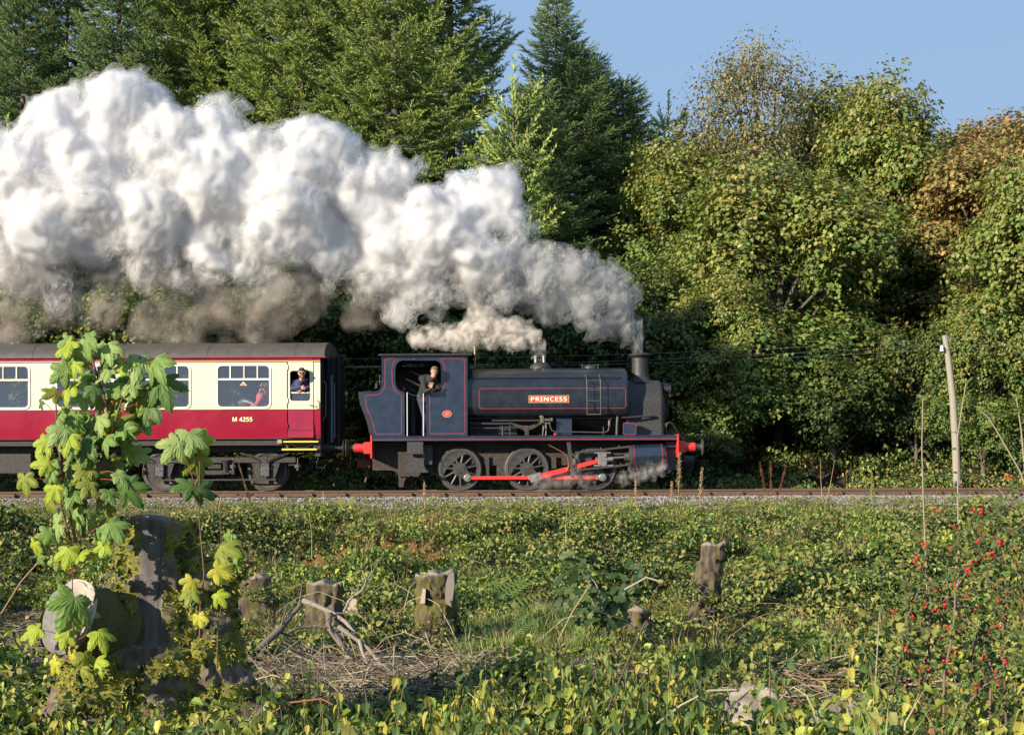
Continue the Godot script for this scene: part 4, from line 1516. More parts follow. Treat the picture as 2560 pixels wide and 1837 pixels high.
func make_bogie(root: Node3D, bx: float, under: Material, black: Material) -> void:
	# bx: the axle nearer the engine; 2.6 m between axles
	var wb := 2.62
	var fr := MB.new()
	for s: float in [1.0, -1.0]:
		var z := s * 1.03
		fr.box(Vector3(bx - wb - 0.75, 0.70, z - 0.05), Vector3(bx + 0.75, 0.84, z + 0.05), 0.012)
		fr.box(Vector3(bx - wb - 0.1, 0.26, z - 0.02), Vector3(bx + 0.25, 0.30, z + 0.02), 0.005)
		fr.box(Vector3(bx - wb * 0.5 - 0.55, 0.40, z - 0.07), Vector3(bx - wb * 0.5 + 0.55, 0.52, z + 0.07), 0.02)
		for ax: float in [bx, bx - wb]:
			for k: float in [-1.0, 1.0]:
				fr.prism(PackedVector2Array([Vector2(ax + k * 0.14, 0.72), Vector2(ax + k * 0.36, 0.72), Vector2(ax + k * 0.22, 0.30), Vector2(ax + k * 0.14, 0.30)]), z - 0.025, z + 0.025)
	fr.box(Vector3(bx - wb * 0.5 - 0.2, 0.55, -1.0), Vector3(bx - wb * 0.5 + 0.2, 0.82, 1.0), 0.02)
	fr.box(Vector3(bx + 0.55, 0.62, -1.0), Vector3(bx + 0.72, 0.8, 1.0), 0.02)
	var bog := obj("bogie", fr, under, root)
	var wh := MB.new()
	wh.lathe([Vector2(-0.065, 0.44), Vector2(-0.065, 0.535), Vector2(-0.035, 0.535), Vector2(-0.03, 0.5), Vector2(0.07, 0.495), Vector2(0.075, 0.43), Vector2(0.05, 0.42), Vector2(0.02, 0.24), Vector2(0.04, 0.16), Vector2(0.09, 0.14), Vector2(0.09, 0.0)], Vector3.ZERO, Vector3.BACK, 36)
	var whm := wh.mesh()
	var wm := worn(paint(1, 1, 1, 0.5), "bogie_wheel", 1.0, lin(0.03, 0.024, 0.02), lin(0.09, 0.07, 0.055), 0.02)
	var lf := MB.new()
	for i in 7:      # leaf spring
		var l := 0.62 - i * 0.075
		var p := []
		lf.prism(PackedVector2Array([Vector2(-l, 0.06 - i * 0.022 + l * 0.12), Vector2(0, 0.0 - i * 0.022), Vector2(l, 0.06 - i * 0.022 + l * 0.12), Vector2(l, 0.085 - i * 0.022 + l * 0.12), Vector2(0, 0.02 - i * 0.022), Vector2(-l, 0.085 - i * 0.022 + l * 0.12)]), -0.05, 0.05)
	lf.box(Vector3(-0.06, -0.22, -0.06), Vector3(0.06, 0.06, 0.06), 0.01)
	var lfm := lf.mesh()
	var ab := MB.new()
	ab.box(Vector3(-0.11, -0.17, -0.04), Vector3(0.11, 0.17, 0.08), 0.02)
	for k: Vector2 in [Vector2(-0.08, -0.13), Vector2(0.08, -0.13), Vector2(-0.08, 0.13), Vector2(0.08, 0.13), Vector2(0, 0)]:
		ab.lathe([Vector2(0.08, 0.018), Vector2(0.1, 0.018), Vector2(0.1, 0.0)], Vector3(k.x, k.y, 0), Vector3.BACK, 6)
	var abm := ab.mesh()
	var abmat := worn(paint(1, 1, 1, 0.6), "axlebox", 1.5, lin(0.045, 0.045, 0.05), lin(0.12, 0.115, 0.11), 0.02)
	var co := MB.new()
	for i in 6:
		co.lathe([Vector2(0, 0.06), Vector2(0.012, 0.085), Vector2(0.03, 0.085), Vector2(0.042, 0.06)], Vector3(0, -0.16 + i * 0.05, 0), Vector3.UP, 12)
	co.box(Vector3(-0.11, 0.13, -0.11), Vector3(0.11, 0.17, 0.11), 0.01)
	co.box(Vector3(-0.10, -0.2, -0.1), Vector3(0.10, -0.16, 0.1), 0.01)
	var com := co.mesh()
	var hg := MB.new()
	hg.tube([Vector3(0, 0.16, 0), Vector3(0, -0.02, 0)], 0.016, 6)
	hg.lathe([Vector2(-0.10, 0.03), Vector2(-0.09, 0.075), Vector2(-0.02, 0.085), Vector2(0.0, 0.06)], Vector3(0, 0.0, 0), Vector3.UP, 10)
	hg.tube([Vector3(0, -0.09, 0), Vector3(0, -0.15, 0)], 0.03, 6)
	var hgm := hg.mesh()
	for s: float in [1.0, -1.0]:
		var turn := 0.0 if s > 0 else PI
		for ax: float in [bx, bx - wb]:
			obj("wheel", whm, wm, bog, Vector3(ax, 0.495, s * 0.76)).rotation.y = turn
			obj("leaf_spring", lfm, under, bog, Vector3(ax, 0.80, s * 1.08))
			obj("axle_box", abmat_box(abm), abmat, bog, Vector3(ax, 0.52, s * 1.06)).rotation.y = turn
			for k: float in [-0.8, 0.8]:
				obj("spring_hanger", hgm, abmat, bog, Vector3(ax + k, 0.66, s * 1.08))
		for k: float in [-0.33, 0.33]:
			obj("coil_spring", com, under, bog, Vector3(bx - wb * 0.5 + k, 0.62, s * 1.06))
	var axl := MB.new()
	for ax: float in [bx, bx - wb]:
		axl.tube([Vector3(ax, 0.495, -0.9), Vector3(ax, 0.495, 0.9)], 0.08, 10)
	obj("axle", axl, under, bog)

func abmat_box(m: ArrayMesh) -> ArrayMesh:
	return m

# ---------------------------------------------------------------- engine
func v2(a: Array) -> Array:
	var q := []
	for i in range(0, a.size(), 2):
		q.append(Vector2(a[i], a[i + 1]))
	return q

func engine() -> void:
	var navy := worn(paint(1, 1, 1, 0.22), "navy", 0.5, lin(0.010, 0.017, 0.033), lin(0.024, 0.033, 0.055), 0.012)
	navy.clearcoat_enabled = true
	navy.clearcoat = 1.0
	navy.clearcoat_roughness = 0.12
	relief(navy, "sheet_waves", 0.5, 0.004)
	var tankm := worn(paint(1, 1, 1, 0.26), "tankm", 0.5, lin(0.006, 0.008, 0.014), lin(0.021, 0.025, 0.034), 0.012)
	tankm.clearcoat_enabled = true
	tankm.clearcoat = 0.5
	tankm.clearcoat_roughness = 0.2
	var smokeb := worn(paint(1, 1, 1, 0.55), "smokeb", 1.2, lin(0.014, 0.014, 0.014), lin(0.055, 0.05, 0.046), 0.02)
	relief(smokeb, "cast", 0.25, 0.08)
	var black: StandardMaterial3D = M.black
	var grime := worn(paint(1, 1, 1, 0.75), "grime", 1.0, lin(0.016, 0.013, 0.011), lin(0.07, 0.052, 0.038), 0.015)
	var iron := worn(paint(1, 1, 1, 0.5), "iron", 1.2, lin(0.025, 0.025, 0.026), lin(0.065, 0.062, 0.06), 0.02)
	var red := paint(0.62, 0.030, 0.022, 0.35)
	red.clearcoat_enabled = true
	red.clearcoat = 0.5
	var line := paint(0.36, 0.024, 0.028, 0.5)
	var steel := worn(paint(1, 1, 1, 0.42, 0.55), "steel", 2.0, lin(0.16, 0.15, 0.14), lin(0.42, 0.40, 0.37), 0.03)
	var brass := paint(0.62, 0.45, 0.18, 0.3, 0.9)
	var rail := paint(0.32, 0.31, 0.29, 0.3, 0.7)
	M.navy = navy
	var e := thing_at("steam_locomotive", "dark blue saddle tank steam locomotive lined in red with a PRINCESS nameplate", "steam locomotive", Vector3(0.4, 0, 0))
	var Z := 1.16
	# --- running plate, buffer beams
	var y_pl := c1(0, 996, 1.2).y
	var y_va := c1(0, 1041, 1.2).y
	var xr := c1(260, 0, 1.2).x
	var xf := c2(1602, 0, 1.2).x
	var pl := MB.new()
	pl.box(Vector3(xr, y_pl - 0.012, -1.22), Vector3(xf, y_pl + 0.006, 1.22), 0.004)
	for s: float in [1.0, -1.0]:
		pl.box(Vector3(xr, y_va, s * 1.19 - 0.012), Vector3(xf, y_pl - 0.012, s * 1.19 + 0.012), 0.003)
	var plate := obj("running_plate", pl, navy, e)
	var pln := MB.new()
	var yl := c1(0, 1029, 1.2).y
	for s: float in [1.0, -1.0]:
		pln.box(Vector3(xr + 0.01, yl - 0.006, s * 1.203 - 0.002), Vector3(xf - 0.02, yl + 0.006, s * 1.203 + 0.002))
	obj("red_line", pln, line, plate)
	for q: Array in [[xr - 0.045, xr, 0.0], [xf, xf + 0.045, 1.0]]:
		var bb := MB.new()
		bb.box(Vector3(q[0], 0.80, -1.22), Vector3(q[1], y_pl + 0.03, 1.22), 0.005)
		obj("buffer_beam", bb, red, e)
	for q: Array in [[xr - 0.045, -1.0], [xf + 0.045, 1.0]]:
		for s: float in [1.0, -1.0]:
			var d: float = q[1]
			var p := Vector3(q[0], 1.06, s * 0.87)
			var bs := MB.new()
			bs.box(p + Vector3(0.0 if d > 0 else -0.19, -0.15, -0.15), p + Vector3(0.19 if d > 0 else 0.0, 0.15, 0.15), 0.02)
			bs.lathe([Vector2(0.17, 0.115), Vector2(0.44, 0.112), Vector2(0.44, 0.085), Vector2(0.44, 0.0)], p, Vector3(d, 0, 0), 24)
			var b := obj("buffer", bs, red, e)
			var hd := MB.new()
			hd.lathe([Vector2(0.43, 0.088), Vector2(0.57, 0.075), Vector2(0.60, 0.10), Vector2(0.615, 0.205), Vector2(0.625, 0.215), Vector2(0.64, 0.205), Vector2(0.648, 0.12), Vector2(0.65, 0.0)], p, Vector3(d, 0, 0), 28)
			obj("buffer_head", hd, iron, b)
	# --- cab sides
	var rear_out := v2([262, 998, 259, 960, 252, 905, 236, 850, 216, 800, 195, 742, 180, 690, 172, 640, 170, 605, 171, 592, 288, 590, 312, 583, 333, 565, 348, 540, 356, 500, 356, 256, 1142, 256, 1142, 998, 768, 998, 768, 602, 775, 593, 830, 590, 868, 575, 893, 545, 905, 500, 906, 345, 888, 308, 850, 292, 540, 290, 505, 302, 481, 332, 471, 380, 469, 470, 474, 520, 492, 560, 525, 582, 552, 592, 556, 602, 556, 998])
	var sp := flat2(rear_out, c1, Z)
	var cs := MB.new()
	cs.prism(sp, Z - 0.02, Z)
	var side := obj("cab_side", cs, navy, e)
	var beading := MB.new()
	beading.band(flat2(v2([556, 998, 556, 602, 552, 592, 525, 582, 492, 560, 474, 520, 469, 470, 471, 380, 481, 332, 505, 302, 540, 290, 850, 292, 888, 308, 906, 345, 905, 500, 893, 545, 868, 575, 830, 590, 775, 593, 768, 602, 768, 998]), c1, Z), 0.03, Z, Z + 0.012)
	beading.band(flat2(v2([171, 592, 288, 590, 312, 583, 333, 565, 348, 540, 356, 500, 356, 256]), c1, Z), 0.026, Z, Z + 0.012)
	beading.band(flat2(v2([1140, 258, 1140, 996]), c1, Z), 0.02, Z, Z + 0.008)
	obj("beading", beading, navy, side)
	for poly: Array in [[500, 277, 398, 279, 384, 290, 382, 306, 380, 510, 371, 550, 352, 582, 325, 604, 290, 613, 216, 616, 201, 624, 197, 650, 203, 705, 222, 765, 255, 830, 273, 890, 283, 950, 292, 968, 305, 974, 508, 975, 524, 970, 531, 955, 534, 632, 528, 618, 510, 604, 478, 578, 456, 545, 447, 505, 445, 380, 452, 330, 470, 300], [880, 279, 1096, 280, 1112, 286, 1118, 302, 1118, 955, 1112, 970, 1098, 974, 810, 974, 797, 968, 793, 952, 793, 640, 798, 625, 812, 618, 862, 612, 905, 580, 926, 545, 934, 500, 935, 390, 926, 335, 905, 302]]:
		var ln := MB.new()
		ln.band(flat2(v2(poly), c1, Z), 0.0115, Z - 0.001, Z + 0.002, true)
		obj("red_lining", ln, line, side)
	var rv := MB.new()
	for q: Array in [[370, 265], [430, 264], [495, 264], [552, 264], [583, 263], [640, 262], [697, 264], [755, 264], [785, 264], [840, 263], [900, 265], [958, 266], [1020, 266], [1075, 266], [1130, 264], [577, 279], [613, 280], [648, 280], [685, 280], [722, 280], [760, 280], [946, 283], [985, 283], [1027, 284], [1027, 300], [1030, 630], [1062, 630], [1093, 630], [930, 662], [932, 751], [796, 722], [812, 722], [796, 742], [812, 742]]:
		rv.ball(c1(q[0], q[1], Z), Vector3(0.013, 0.013, 0.010), 4, 7)
	obj("rivets", rv, navy, side).set_meta("kind", "stuff")
	# far side: a sheet with one small window
	var fs := MB.new()
	var a0 := c1(356, 998, -Z)
	var a1 := c1(1142, 256, -Z)
	var h0 := c1(540, 356, -Z)
	var h1 := c1(782, 304, -Z)
	hole_panel(fs, Rect2(a0.x, y_pl, a1.x - a0.x, a1.y - y_pl), [[Rect2(h0.x, h0.y, h1.x - h0.x, h1.y - h0.y), 0.03]], -Z, -Z + 0.02)
	obj("far_cab_side", fs, black, e)
	var fwf := MB.new()
	for q: float in [690.0, 755.0]:
		var w := c1(q, 330, -Z + 0.03)
		fwf.box(w + Vector3(-0.012, -0.09, 0), w + Vector3(0.012, 0.09, 0.02))
	obj("far_window_bar", fwf, iron, e)
	var x_cf := c1(1142, 0, Z).x
	var x_cr := c1(356, 0, Z).x
	var wall := MB.new()
	wall.box(Vector3(x_cf - 0.02, y_pl, -Z + 0.021), Vector3(x_cf, 3.33, Z - 0.022))
	wall.box(Vector3(x_cr + 0.05, 2.42, -Z + 0.021), Vector3(x_cr + 0.07, 2.6, Z - 0.022))
	wall.box(Vector3(x_cr + 0.05, 3.1, -Z + 0.021), Vector3(x_cr + 0.07, 3.33, Z - 0.022))
	wall.box(Vector3(x_cr + 0.05, 2.6, 0.85), Vector3(x_cr + 0.07, 3.1, Z - 0.022))
	wall.box(Vector3(x_cr + 0.05, 2.6, -Z + 0.021), Vector3(x_cr + 0.07, 3.1, -0.85))
	obj("cab_end_wall", wall, black, e)
	var rf := MB.new()
	var x0 := c1(320, 0, Z).x
	var x1 := c1(1186, 0, Z).x
	var ye := c1(0, 254, Z).y
	for i in 12:
		var za := lerpf(-1.27, 1.27, i / 12.0)
		var zb := lerpf(-1.27, 1.27, (i + 1) / 12.0)
		var ya := ye + 0.10 * (1.0 - pow(za / 1.27, 2.0))
		var yb := ye + 0.10 * (1.0 - pow(zb / 1.27, 2.0))
		rf.quad(Vector3(x0, ya + 0.03, za), Vector3(x1, ya + 0.03, za), Vector3(x1, yb + 0.03, zb), Vector3(x0, yb + 0.03, zb), Vector3.UP)
		rf.quad(Vector3(x0, ya, za), Vector3(x1, ya, za), Vector3(x1, yb, zb), Vector3(x0, yb, zb), Vector3.DOWN)
		rf.quad(Vector3(x0, ya, za), Vector3(x0, ya + 0.03, za), Vector3(x0, yb + 0.03, zb), Vector3(x0, yb, zb), Vector3.LEFT)
		rf.quad(Vector3(x1, ya, za), Vector3(x1, ya + 0.03, za), Vector3(x1, yb + 0.03, zb), Vector3(x1, yb, zb), Vector3.RIGHT)
	rf.box(Vector3(x0, ye - 0.005, 1.255), Vector3(x1, ye + 0.035, 1.275), 0.004)
	obj("cab_roof", rf, black, e)
	# bunker behind the cab
	var bk := MB.new()
	var bpr := flat2(v2([280, 990, 262, 905, 246, 850, 226, 800, 205, 742, 190, 690, 182, 640, 181, 610, 420, 610, 420, 990]), c1, 0.0)
	bk.prism(bpr, -Z + 0.022, Z - 0.022)
	obj("coal_bunker", bk, black, e)
	rng.seed = 8
	var coal := MB.new()
	for i in 60:
		var p := c1(rnd(195, 350), rnd(588, 606), rnd(-1.0, 1.1))
		coal.ball(p, Vector3(rnd(0.04, 0.09), rnd(0.03, 0.06), rnd(0.04, 0.09)), 3, 5)
	obj("coal", coal, paint(0.012, 0.012, 0.013, 0.35), e).set_meta("kind", "stuff")
	# cab fittings
	var hr := MB.new()
	hr.tube([c1(586, 994, Z - 0.01), c1(586, 592, Z - 0.01)], 0.013, 8)
	hr.tube([c1(736, 994, Z - 0.01), c1(736, 580, Z - 0.01)], 0.013, 8)
	hr.ball(c1(736, 580, Z - 0.01), 0.02, 6, 8)
	obj("cab_handrail", hr, paint(0.72, 0.7, 0.66, 0.3, 0.4), e)
	var chn := MB.new()
	for i in 19:
		var t := i / 18.0
		chn.ball(c1(lerpf(590, 734, t), 590 - 8 * t + 40 * 4 * t * (1 - t) * 0.85, Z - 0.01), Vector3(0.014, 0.01, 0.008), 4, 6)
	obj("door_chain", chn, iron, e)
	var bh := MB.new()
	bh.lathe([Vector2(0, 0.62), Vector2(0, 0.0)], Vector3(x_cf - 0.35, 2.0, 0), Vector3.LEFT, 28)
	bh.lathe([Vector2(0, 0.62), Vector2(0.33, 0.62)], Vector3(x_cf - 0.35, 2.0, 0), Vector3.RIGHT, 28)
	bh.tube([c1(620, 560, 0.5), c1(640, 580, 0.5), c1(670, 585, 0.5)], 0.05, 8)
	bh.tube([c1(640, 985, 0.4), c1(640, 640, 0.4)], 0.10, 10)
	obj("boiler_backhead", bh, iron, e)
	var hnd := MB.new()
	hnd.lathe([Vector2(0, 0.02), Vector2(0.02, 0.028), Vector2(0.10, 0.022), Vector2(0.12, 0.0)], c1(553, 578, 0.9), Vector3.UP, 8)
	obj("red_handle", hnd, red, e)
	var lampi := MB.new()
	lampi.tube([c1(333, 520, 1.0), c1(333, 430, 1.0)], 0.012, 6)
	lampi.tube([c1(298, 492, 1.0), c1(356, 492, 1.0)], 0.012, 6)
	lampi.box(c1(292, 555, 1.0), c1(312, 505, 1.06), 0.01)
	obj("lamp_bracket", lampi, iron, e)
	# works plate
	var wp := MB.new()
	var wc := c1(953, 791, Z)
	var oval := PackedVector2Array()
	for i in 24:
		oval.append(Vector2(wc.x + cos(TAU * i / 24) * 0.112, wc.y + sin(TAU * i / 24) * 0.08))
	wp.prism(oval, Z - 0.001, Z + 0.008)
	var wpl := obj("works_plate", wp, red, e)
	var wr := MB.new()
	wr.band(oval, 0.012, Z + 0.008, Z + 0.012, true)
	for k in 3:
		var w: float = [0.10, 0.12, 0.07][k]
		wr.box(Vector3(wc.x - w * 0.5, wc.y + 0.028 - k * 0.03 - 0.006, Z + 0.008), Vector3(wc.x + w * 0.5, wc.y + 0.028 - k * 0.03 + 0.006, Z + 0.010))
	obj("plate_rim", wr, paint(0.72, 0.55, 0.35, 0.35, 0.6), wpl)
	# --- whistle
	var ws := MB.new()
	ws.lathe([Vector2(0, 0.02), Vector2(0.13, 0.02), Vector2(0.14, 0.035), Vector2(0.36, 0.035), Vector2(0.38, 0.015), Vector2(0.40, 0.0)], c1(1214, 300, 0.5), Vector3.UP, 10)
	ws.tube([c1(1190, 290, 0.5), c1(1225, 290, 0.5)], 0.02, 6)
	ws.tube([c1(1214, 300, 0.5), c1(1210, 360, 0.5), c1(1165, 370, 0.5)], 0.022, 6)
	obj("whistle", ws, paint(0.30, 0.24, 0.15, 0.3, 0.8), e)
	# --- saddle tank
	var sec := [Vector2(0.80, 1.80), Vector2(0.93, 1.83), Vector2(1.01, 1.89), Vector2(1.055, 1.98), Vector2(1.065, 2.08), Vector2(1.065, 2.56)]
	for i in range(1, 19):
		var t := PI * 0.5 * i / 18.0
		sec.append(Vector2(1.065 * pow(cos(t), 0.82), 2.56 + 0.535 * sin(t)))
	var full := sec.duplicate()
	for i in range(sec.size() - 2, -1, -1):
		full.append(Vector2(-sec[i].x, sec[i].y))
	var tx0 := x_cf + 0.002
	var tx1 := c2(1150, 0, 1.06).x
	var tk := MB.new()
	var cen := Vector2(0, 2.3)
	var rings := [[tx0, 1.0], [tx1 - 0.05, 1.0], [tx1 - 0.015, 0.988], [tx1, 0.955]]
	for r in rings.size() - 1:
		for i in full.size() - 1:
			var pa: Vector2 = full[maxi(i - 1, 0)]
			var pb: Vector2 = full[mini(i + 2, full.size() - 1)]
			var a: Vector2 = full[i]
			var b: Vector2 = full[i + 1]
			var ta := b - pa
			var tb := pb - a
			var xx := [0.0, 0.35, 0.8]
			var na := Vector3(xx[r], -ta.x, ta.y).normalized()
			var nb := Vector3(xx[r], -tb.x, tb.y).normalized()
			na = Vector3(xx[r], ta.x * -1.0, ta.y)
			nb = Vector3(xx[r], tb.x * -1.0, tb.y)
			na = Vector3(xx[r] * ta.length(), -ta.x, ta.y).normalized()
			nb = Vector3(xx[r] * tb.length(), -tb.x, tb.y).normalized()
			var sa: float = rings[r][1]
			var sb: float = rings[r + 1][1]
			var qa := cen + (a - cen) * sa
			var qb := cen + (b - cen) * sa
			var ra := cen + (a - cen) * sb
			var rb := cen + (b - cen) * sb
			tk.squad(Vector3(rings[r][0], qa.y, qa.x), Vector3(rings[r][0], qb.y, qb.x), Vector3(rings[r + 1][0], rb.y, rb.x), Vector3(rings[r + 1][0], ra.y, ra.x), na, nb, nb, na)
	for i in full.size() - 1:
		var ra: Vector2 = cen + (full[i] - cen) * 0.955
		var rb: Vector2 = cen + (full[i + 1] - cen) * 0.955
		tk.flat(Vector3(tx1, ra.y, ra.x), Vector3(tx1, rb.y, rb.x), Vector3(tx1, 2.3, 0), Vector3.RIGHT)
	tk.box(Vector3(tx0, 1.79, -0.8), Vector3(tx1 - 0.02, 1.80, 0.8))
	var tank := obj("saddle_tank", tk, tankm, e)
	var tl := MB.new()
	var lx0 := c1(1252, 0, 1.065).x
	var l := flat2([Vector2(1255 - 1479 + 0, 558)], c2, 1.065)
	var p0 := c2(1128, 744, 1.065)
	var p1 := c2(1128, 558, 1.065)
	tl.band(rounded(lx0, p0.y, p1.x, p1.y, 0.07), 0.0125, 1.064, 1.068, true)
	obj("red_lining", tl, line, tank)
	var th := MB.new()
	var hy := c1(0, 458, 1.02).y
	var ha := c1(1208, 458, 1.02)
	var hb := c2(1086, 455, 1.02)
	th.tube([ha, hb], 0.013, 8)
	for q: Vector3 in [c1(1245, 458, 1.02), c1(1675, 458, 1.02), c2(196, 458, 1.02), c2(622, 458, 1.02), c2(1046, 458, 1.02)]:
		th.tube([q, q + Vector3(0, -0.04, -0.12)], 0.012, 6)
		th.ball(q, 0.022, 6, 8)
		th.box(q + Vector3(-0.012, -0.13, -0.05), q + Vector3(0.012, 0.0, -0.02), 0.004)
		th.ball(q + Vector3(0, -0.11, -0.035), 0.018, 6, 8)
	obj("tank_handrail", th, black, tank)
	# nameplate
	var n0 := c2(231, 691, 1.066)
	var n1 := c2(603, 625, 1.066)
	var nm := MB.new()
	nm.box(Vector3(n0.x, n0.y, 1.06), Vector3(n1.x, n1.y, 1.082), 0.003)
	var np := obj("nameplate", nm, paint(0.55, 0.02, 0.03, 0.4), e)
	var nb2 := MB.new()
	rim(nb2, rounded(n0.x - 0.004, n0.y - 0.004, n1.x + 0.004, n1.y + 0.004, 0.008), rounded(n0.x + 0.012, n0.y + 0.012, n1.x - 0.012, n1.y - 0.012, 0.006), 1.065, 1.088)
	for q: float in [246.0, 588.0]:
		nb2.ball(c2(q, 658, 1.083), Vector3(0.012, 0.012, 0.006), 4, 8)
	obj("plate_rim", nb2, paint(0.70, 0.52, 0.24, 0.35, 0.6), np)
	obj("letters", lettering("PRINCESS", c2(584, 0, 1.06).x - c2(250, 0, 1.06).x, 0.105, 0.012, "Droid Sans", true), paint(0.82, 0.74, 0.48, 0.4), np, Vector3((n0.x + n1.x) * 0.5, (n0.y + n1.y) * 0.5, 1.084))
	# ladder
	var ld := MB.new()
	for q: float in [770.0, 895.0]:
		ld.tube([c2(q - 8, 440, 0.98), c2(q - 6, 462, 1.12), c2(q, 485, 1.24), c2(q + 2, 800, 1.24), c2(q + 2, 806, 1.14)], 0.012, 6)
		ld.ball(c2(q - 8, 440, 1.0), 0.025, 6, 8)
	for q: float in [487.0, 577.0, 676.0]:
		ld.tube([c2(772, q, 1.24), c2(897, q, 1.24)], 0.010, 6)
	ld.box(c2(768, 806, 1.14), c2(902, 795, 1.25), 0.004)
	obj("ladder", ld, paint(0.085, 0.08, 0.07, 0.4), e)
	# dome, valves, filler
	var dm := MB.new()
	var dc := c2(340, 382, 0)
	dm.lathe([Vector2(-0.02, 0.29), Vector2(0.02, 0.285), Vector2(0.06, 0.272), Vector2(0.11, 0.24), Vector2(0.15, 0.18), Vector2(0.172, 0.09), Vector2(0.18, 0.0)], dc, Vector3.UP, 28)
	var dome := obj("safety_valve_cover", dm, smokeb, e)
	for q: float in [298.0, 373.0]:
		var vv := MB.new()
		vv.lathe([Vector2(0, 0.045), Vector2(0.13, 0.045), Vector2(0.14, 0.055), Vector2(0.165, 0.055), Vector2(0.175, 0.035), Vector2(0.2, 0.02), Vector2(0.2, 0.0)], c2(q, 322, 0), Vector3.UP, 14)
		obj("safety_valve", vv, steel, dome)
	var fl := MB.new()
	var fc := c2(802, 382, 0.1)
	fl.lathe([Vector2(-0.02, 0.19), Vector2(0.02, 0.19), Vector2(0.03, 0.175), Vector2(0.06, 0.175), Vector2(0.085, 0.10), Vector2(0.09, 0.0)], fc, Vector3.UP, 20)
	fl.tube([c2(720, 346, 0.2), c2(884, 346, 0.2)], 0.012, 6)
	for q: float in [730.0, 876.0]:
		fl.tube([c2(q, 384, 0.2), c2(q, 342, 0.2)], 0.014, 6)
		fl.ball(c2(q, 344, 0.2), 0.022, 6, 8)
	obj("tank_filler", fl, iron, e)
	# --- boiler, smokebox, chimney
	var bo := MB.new()
	var sx0 := tx1 - 0.02
	var sx1 := c2(1462, 0, 0.3).x
	bo.lathe([Vector2(0, 0.56), Vector2(sx0 - x_cf, 0.56)], Vector3(x_cf, 1.98, 0), Vector3.RIGHT, 28)
	bo.box(Vector3(x_cf, 1.25, -0.5), Vector3(x_cf + 1.25, 1.9, 0.5), 0.03)
	obj("boiler", bo, black, e)
	var sb := MB.new()
	var ytop := c2(0, 490, 0).y
	var rr := 0.68
	var scy := ytop - rr
	var prof := []
	prof.append(Vector2(0.80, y_pl + 0.006))
	prof.append(Vector2(0.74, y_pl + 0.12))
	prof.append(Vector2(0.69, y_pl + 0.35))
	prof.append(Vector2(rr, scy - 0.1))
	for i in 17:
		prof.append(Vector2(rr * cos(PI * i / 32.0), scy + rr * sin(PI * i / 32.0)))
	var pf := prof.duplicate()
	for i in range(prof.size() - 2, -1, -1):
		pf.append(Vector2(-prof[i].x, prof[i].y))
	var srings := [[sx0, 1.0, 0.0], [sx1 - 0.06, 1.0, 0.0], [sx1 - 0.02, 0.985, 0.6], [sx1, 0.95, 1.2]]
	for r in srings.size() - 1:
		for i in pf.size() - 1:
			var pa: Vector2 = pf[maxi(i - 1, 0)]
			var pb: Vector2 = pf[mini(i + 2, pf.size() - 1)]
			var a: Vector2 = pf[i]
			var b: Vector2 = pf[i + 1]
			var ta := (b - pa)
			var tb := (pb - a)
			var na := Vector3(srings[r + 1][2] * ta.length() * float(r > 0), -ta.x, ta.y).normalized()
			var nb := Vector3(srings[r + 1][2] * tb.length() * float(r > 0), -tb.x, tb.y).normalized()
			var c0 := Vector2(0, 1.9)
			var k0: float = srings[r][1]
			var k1: float = srings[r + 1][1]
			var f0: Vector2 = c0 + (a - c0) * k0
			var f1: Vector2 = c0 + (b - c0) * k0
			var g0: Vector2 = c0 + (a - c0) * k1
			var g1: Vector2 = c0 + (b - c0) * k1
			sb.squad(Vector3(srings[r][0], f0.y, f0.x), Vector3(srings[r][0], f1.y, f1.x), Vector3(srings[r + 1][0], g1.y, g1.x), Vector3(srings[r + 1][0], g0.y, g0.x), na, nb, nb, na)
	for i in pf.size() - 1:
		var c0 := Vector2(0, 1.9)
		var a: Vector2 = c0 + (pf[i] - c0) * 0.95
		var b: Vector2 = c0 + (pf[i + 1] - c0) * 0.95
		sb.flat(Vector3(sx1, a.y, a.x), Vector3(sx1, b.y, b.x), Vector3(sx1, 1.9, 0), Vector3.RIGHT)
		sb.flat(Vector3(sx0, pf[i].y, pf[i].x), Vector3(sx0, pf[i + 1].y, pf[i + 1].x), Vector3(sx0, 1.9, 0), Vector3.LEFT)
	var smk := obj("smokebox", sb, smokeb, e)
	var sdr := MB.new()
	sdr.lathe([Vector2(0, 0.56), Vector2(0.03, 0.55), Vector2(0.07, 0.42), Vector2(0.10, 0.2), Vector2(0.11, 0.0)], Vector3(sx1, 2.05, 0), Vector3.RIGHT, 28)
	sdr.tube([Vector3(sx1 + 0.1, 2.05, 0), Vector3(sx1 + 0.2, 2.05, 0)], 0.03, 8)
	sdr.tube([Vector3(sx1 + 0.17, 2.05, 0), Vector3(sx1 + 0.17, 1.8, 0.02)], 0.015, 6)
	sdr.tube([Vector3(sx1 + 0.17, 2.05, 0), Vector3(sx1 + 0.17, 1.88, 0.15)], 0.015, 6)
	obj("smokebox_door", sdr, smokeb, smk)
	var lm := MB.new()
	var lc := c2(1512, 572, 0.3)
	lm.lathe([Vector2(-0.1, 0.0), Vector2(-0.1, 0.10), Vector2(0.06, 0.11), Vector2(0.075, 0.125), Vector2(0.09, 0.12), Vector2(0.085, 0.10), Vector2(0.06, 0.0)], lc, Vector3.RIGHT, 18)
	lm.box(lc + Vector3(-0.06, 0.09, -0.05), lc + Vector3(0.04, 0.15, 0.05), 0.015)
	lm.tube([lc + Vector3(-0.1, 0, 0), lc + Vector3(-0.2, -0.02, 0)], 0.02, 6)
	lm.tube([lc + Vector3(-0.05, 0.12, 0), lc + Vector3(-0.1, 0.16, 0), lc + Vector3(-0.16, 0.10, 0)], 0.012, 5)
	obj("headlamp", lm, black, e)
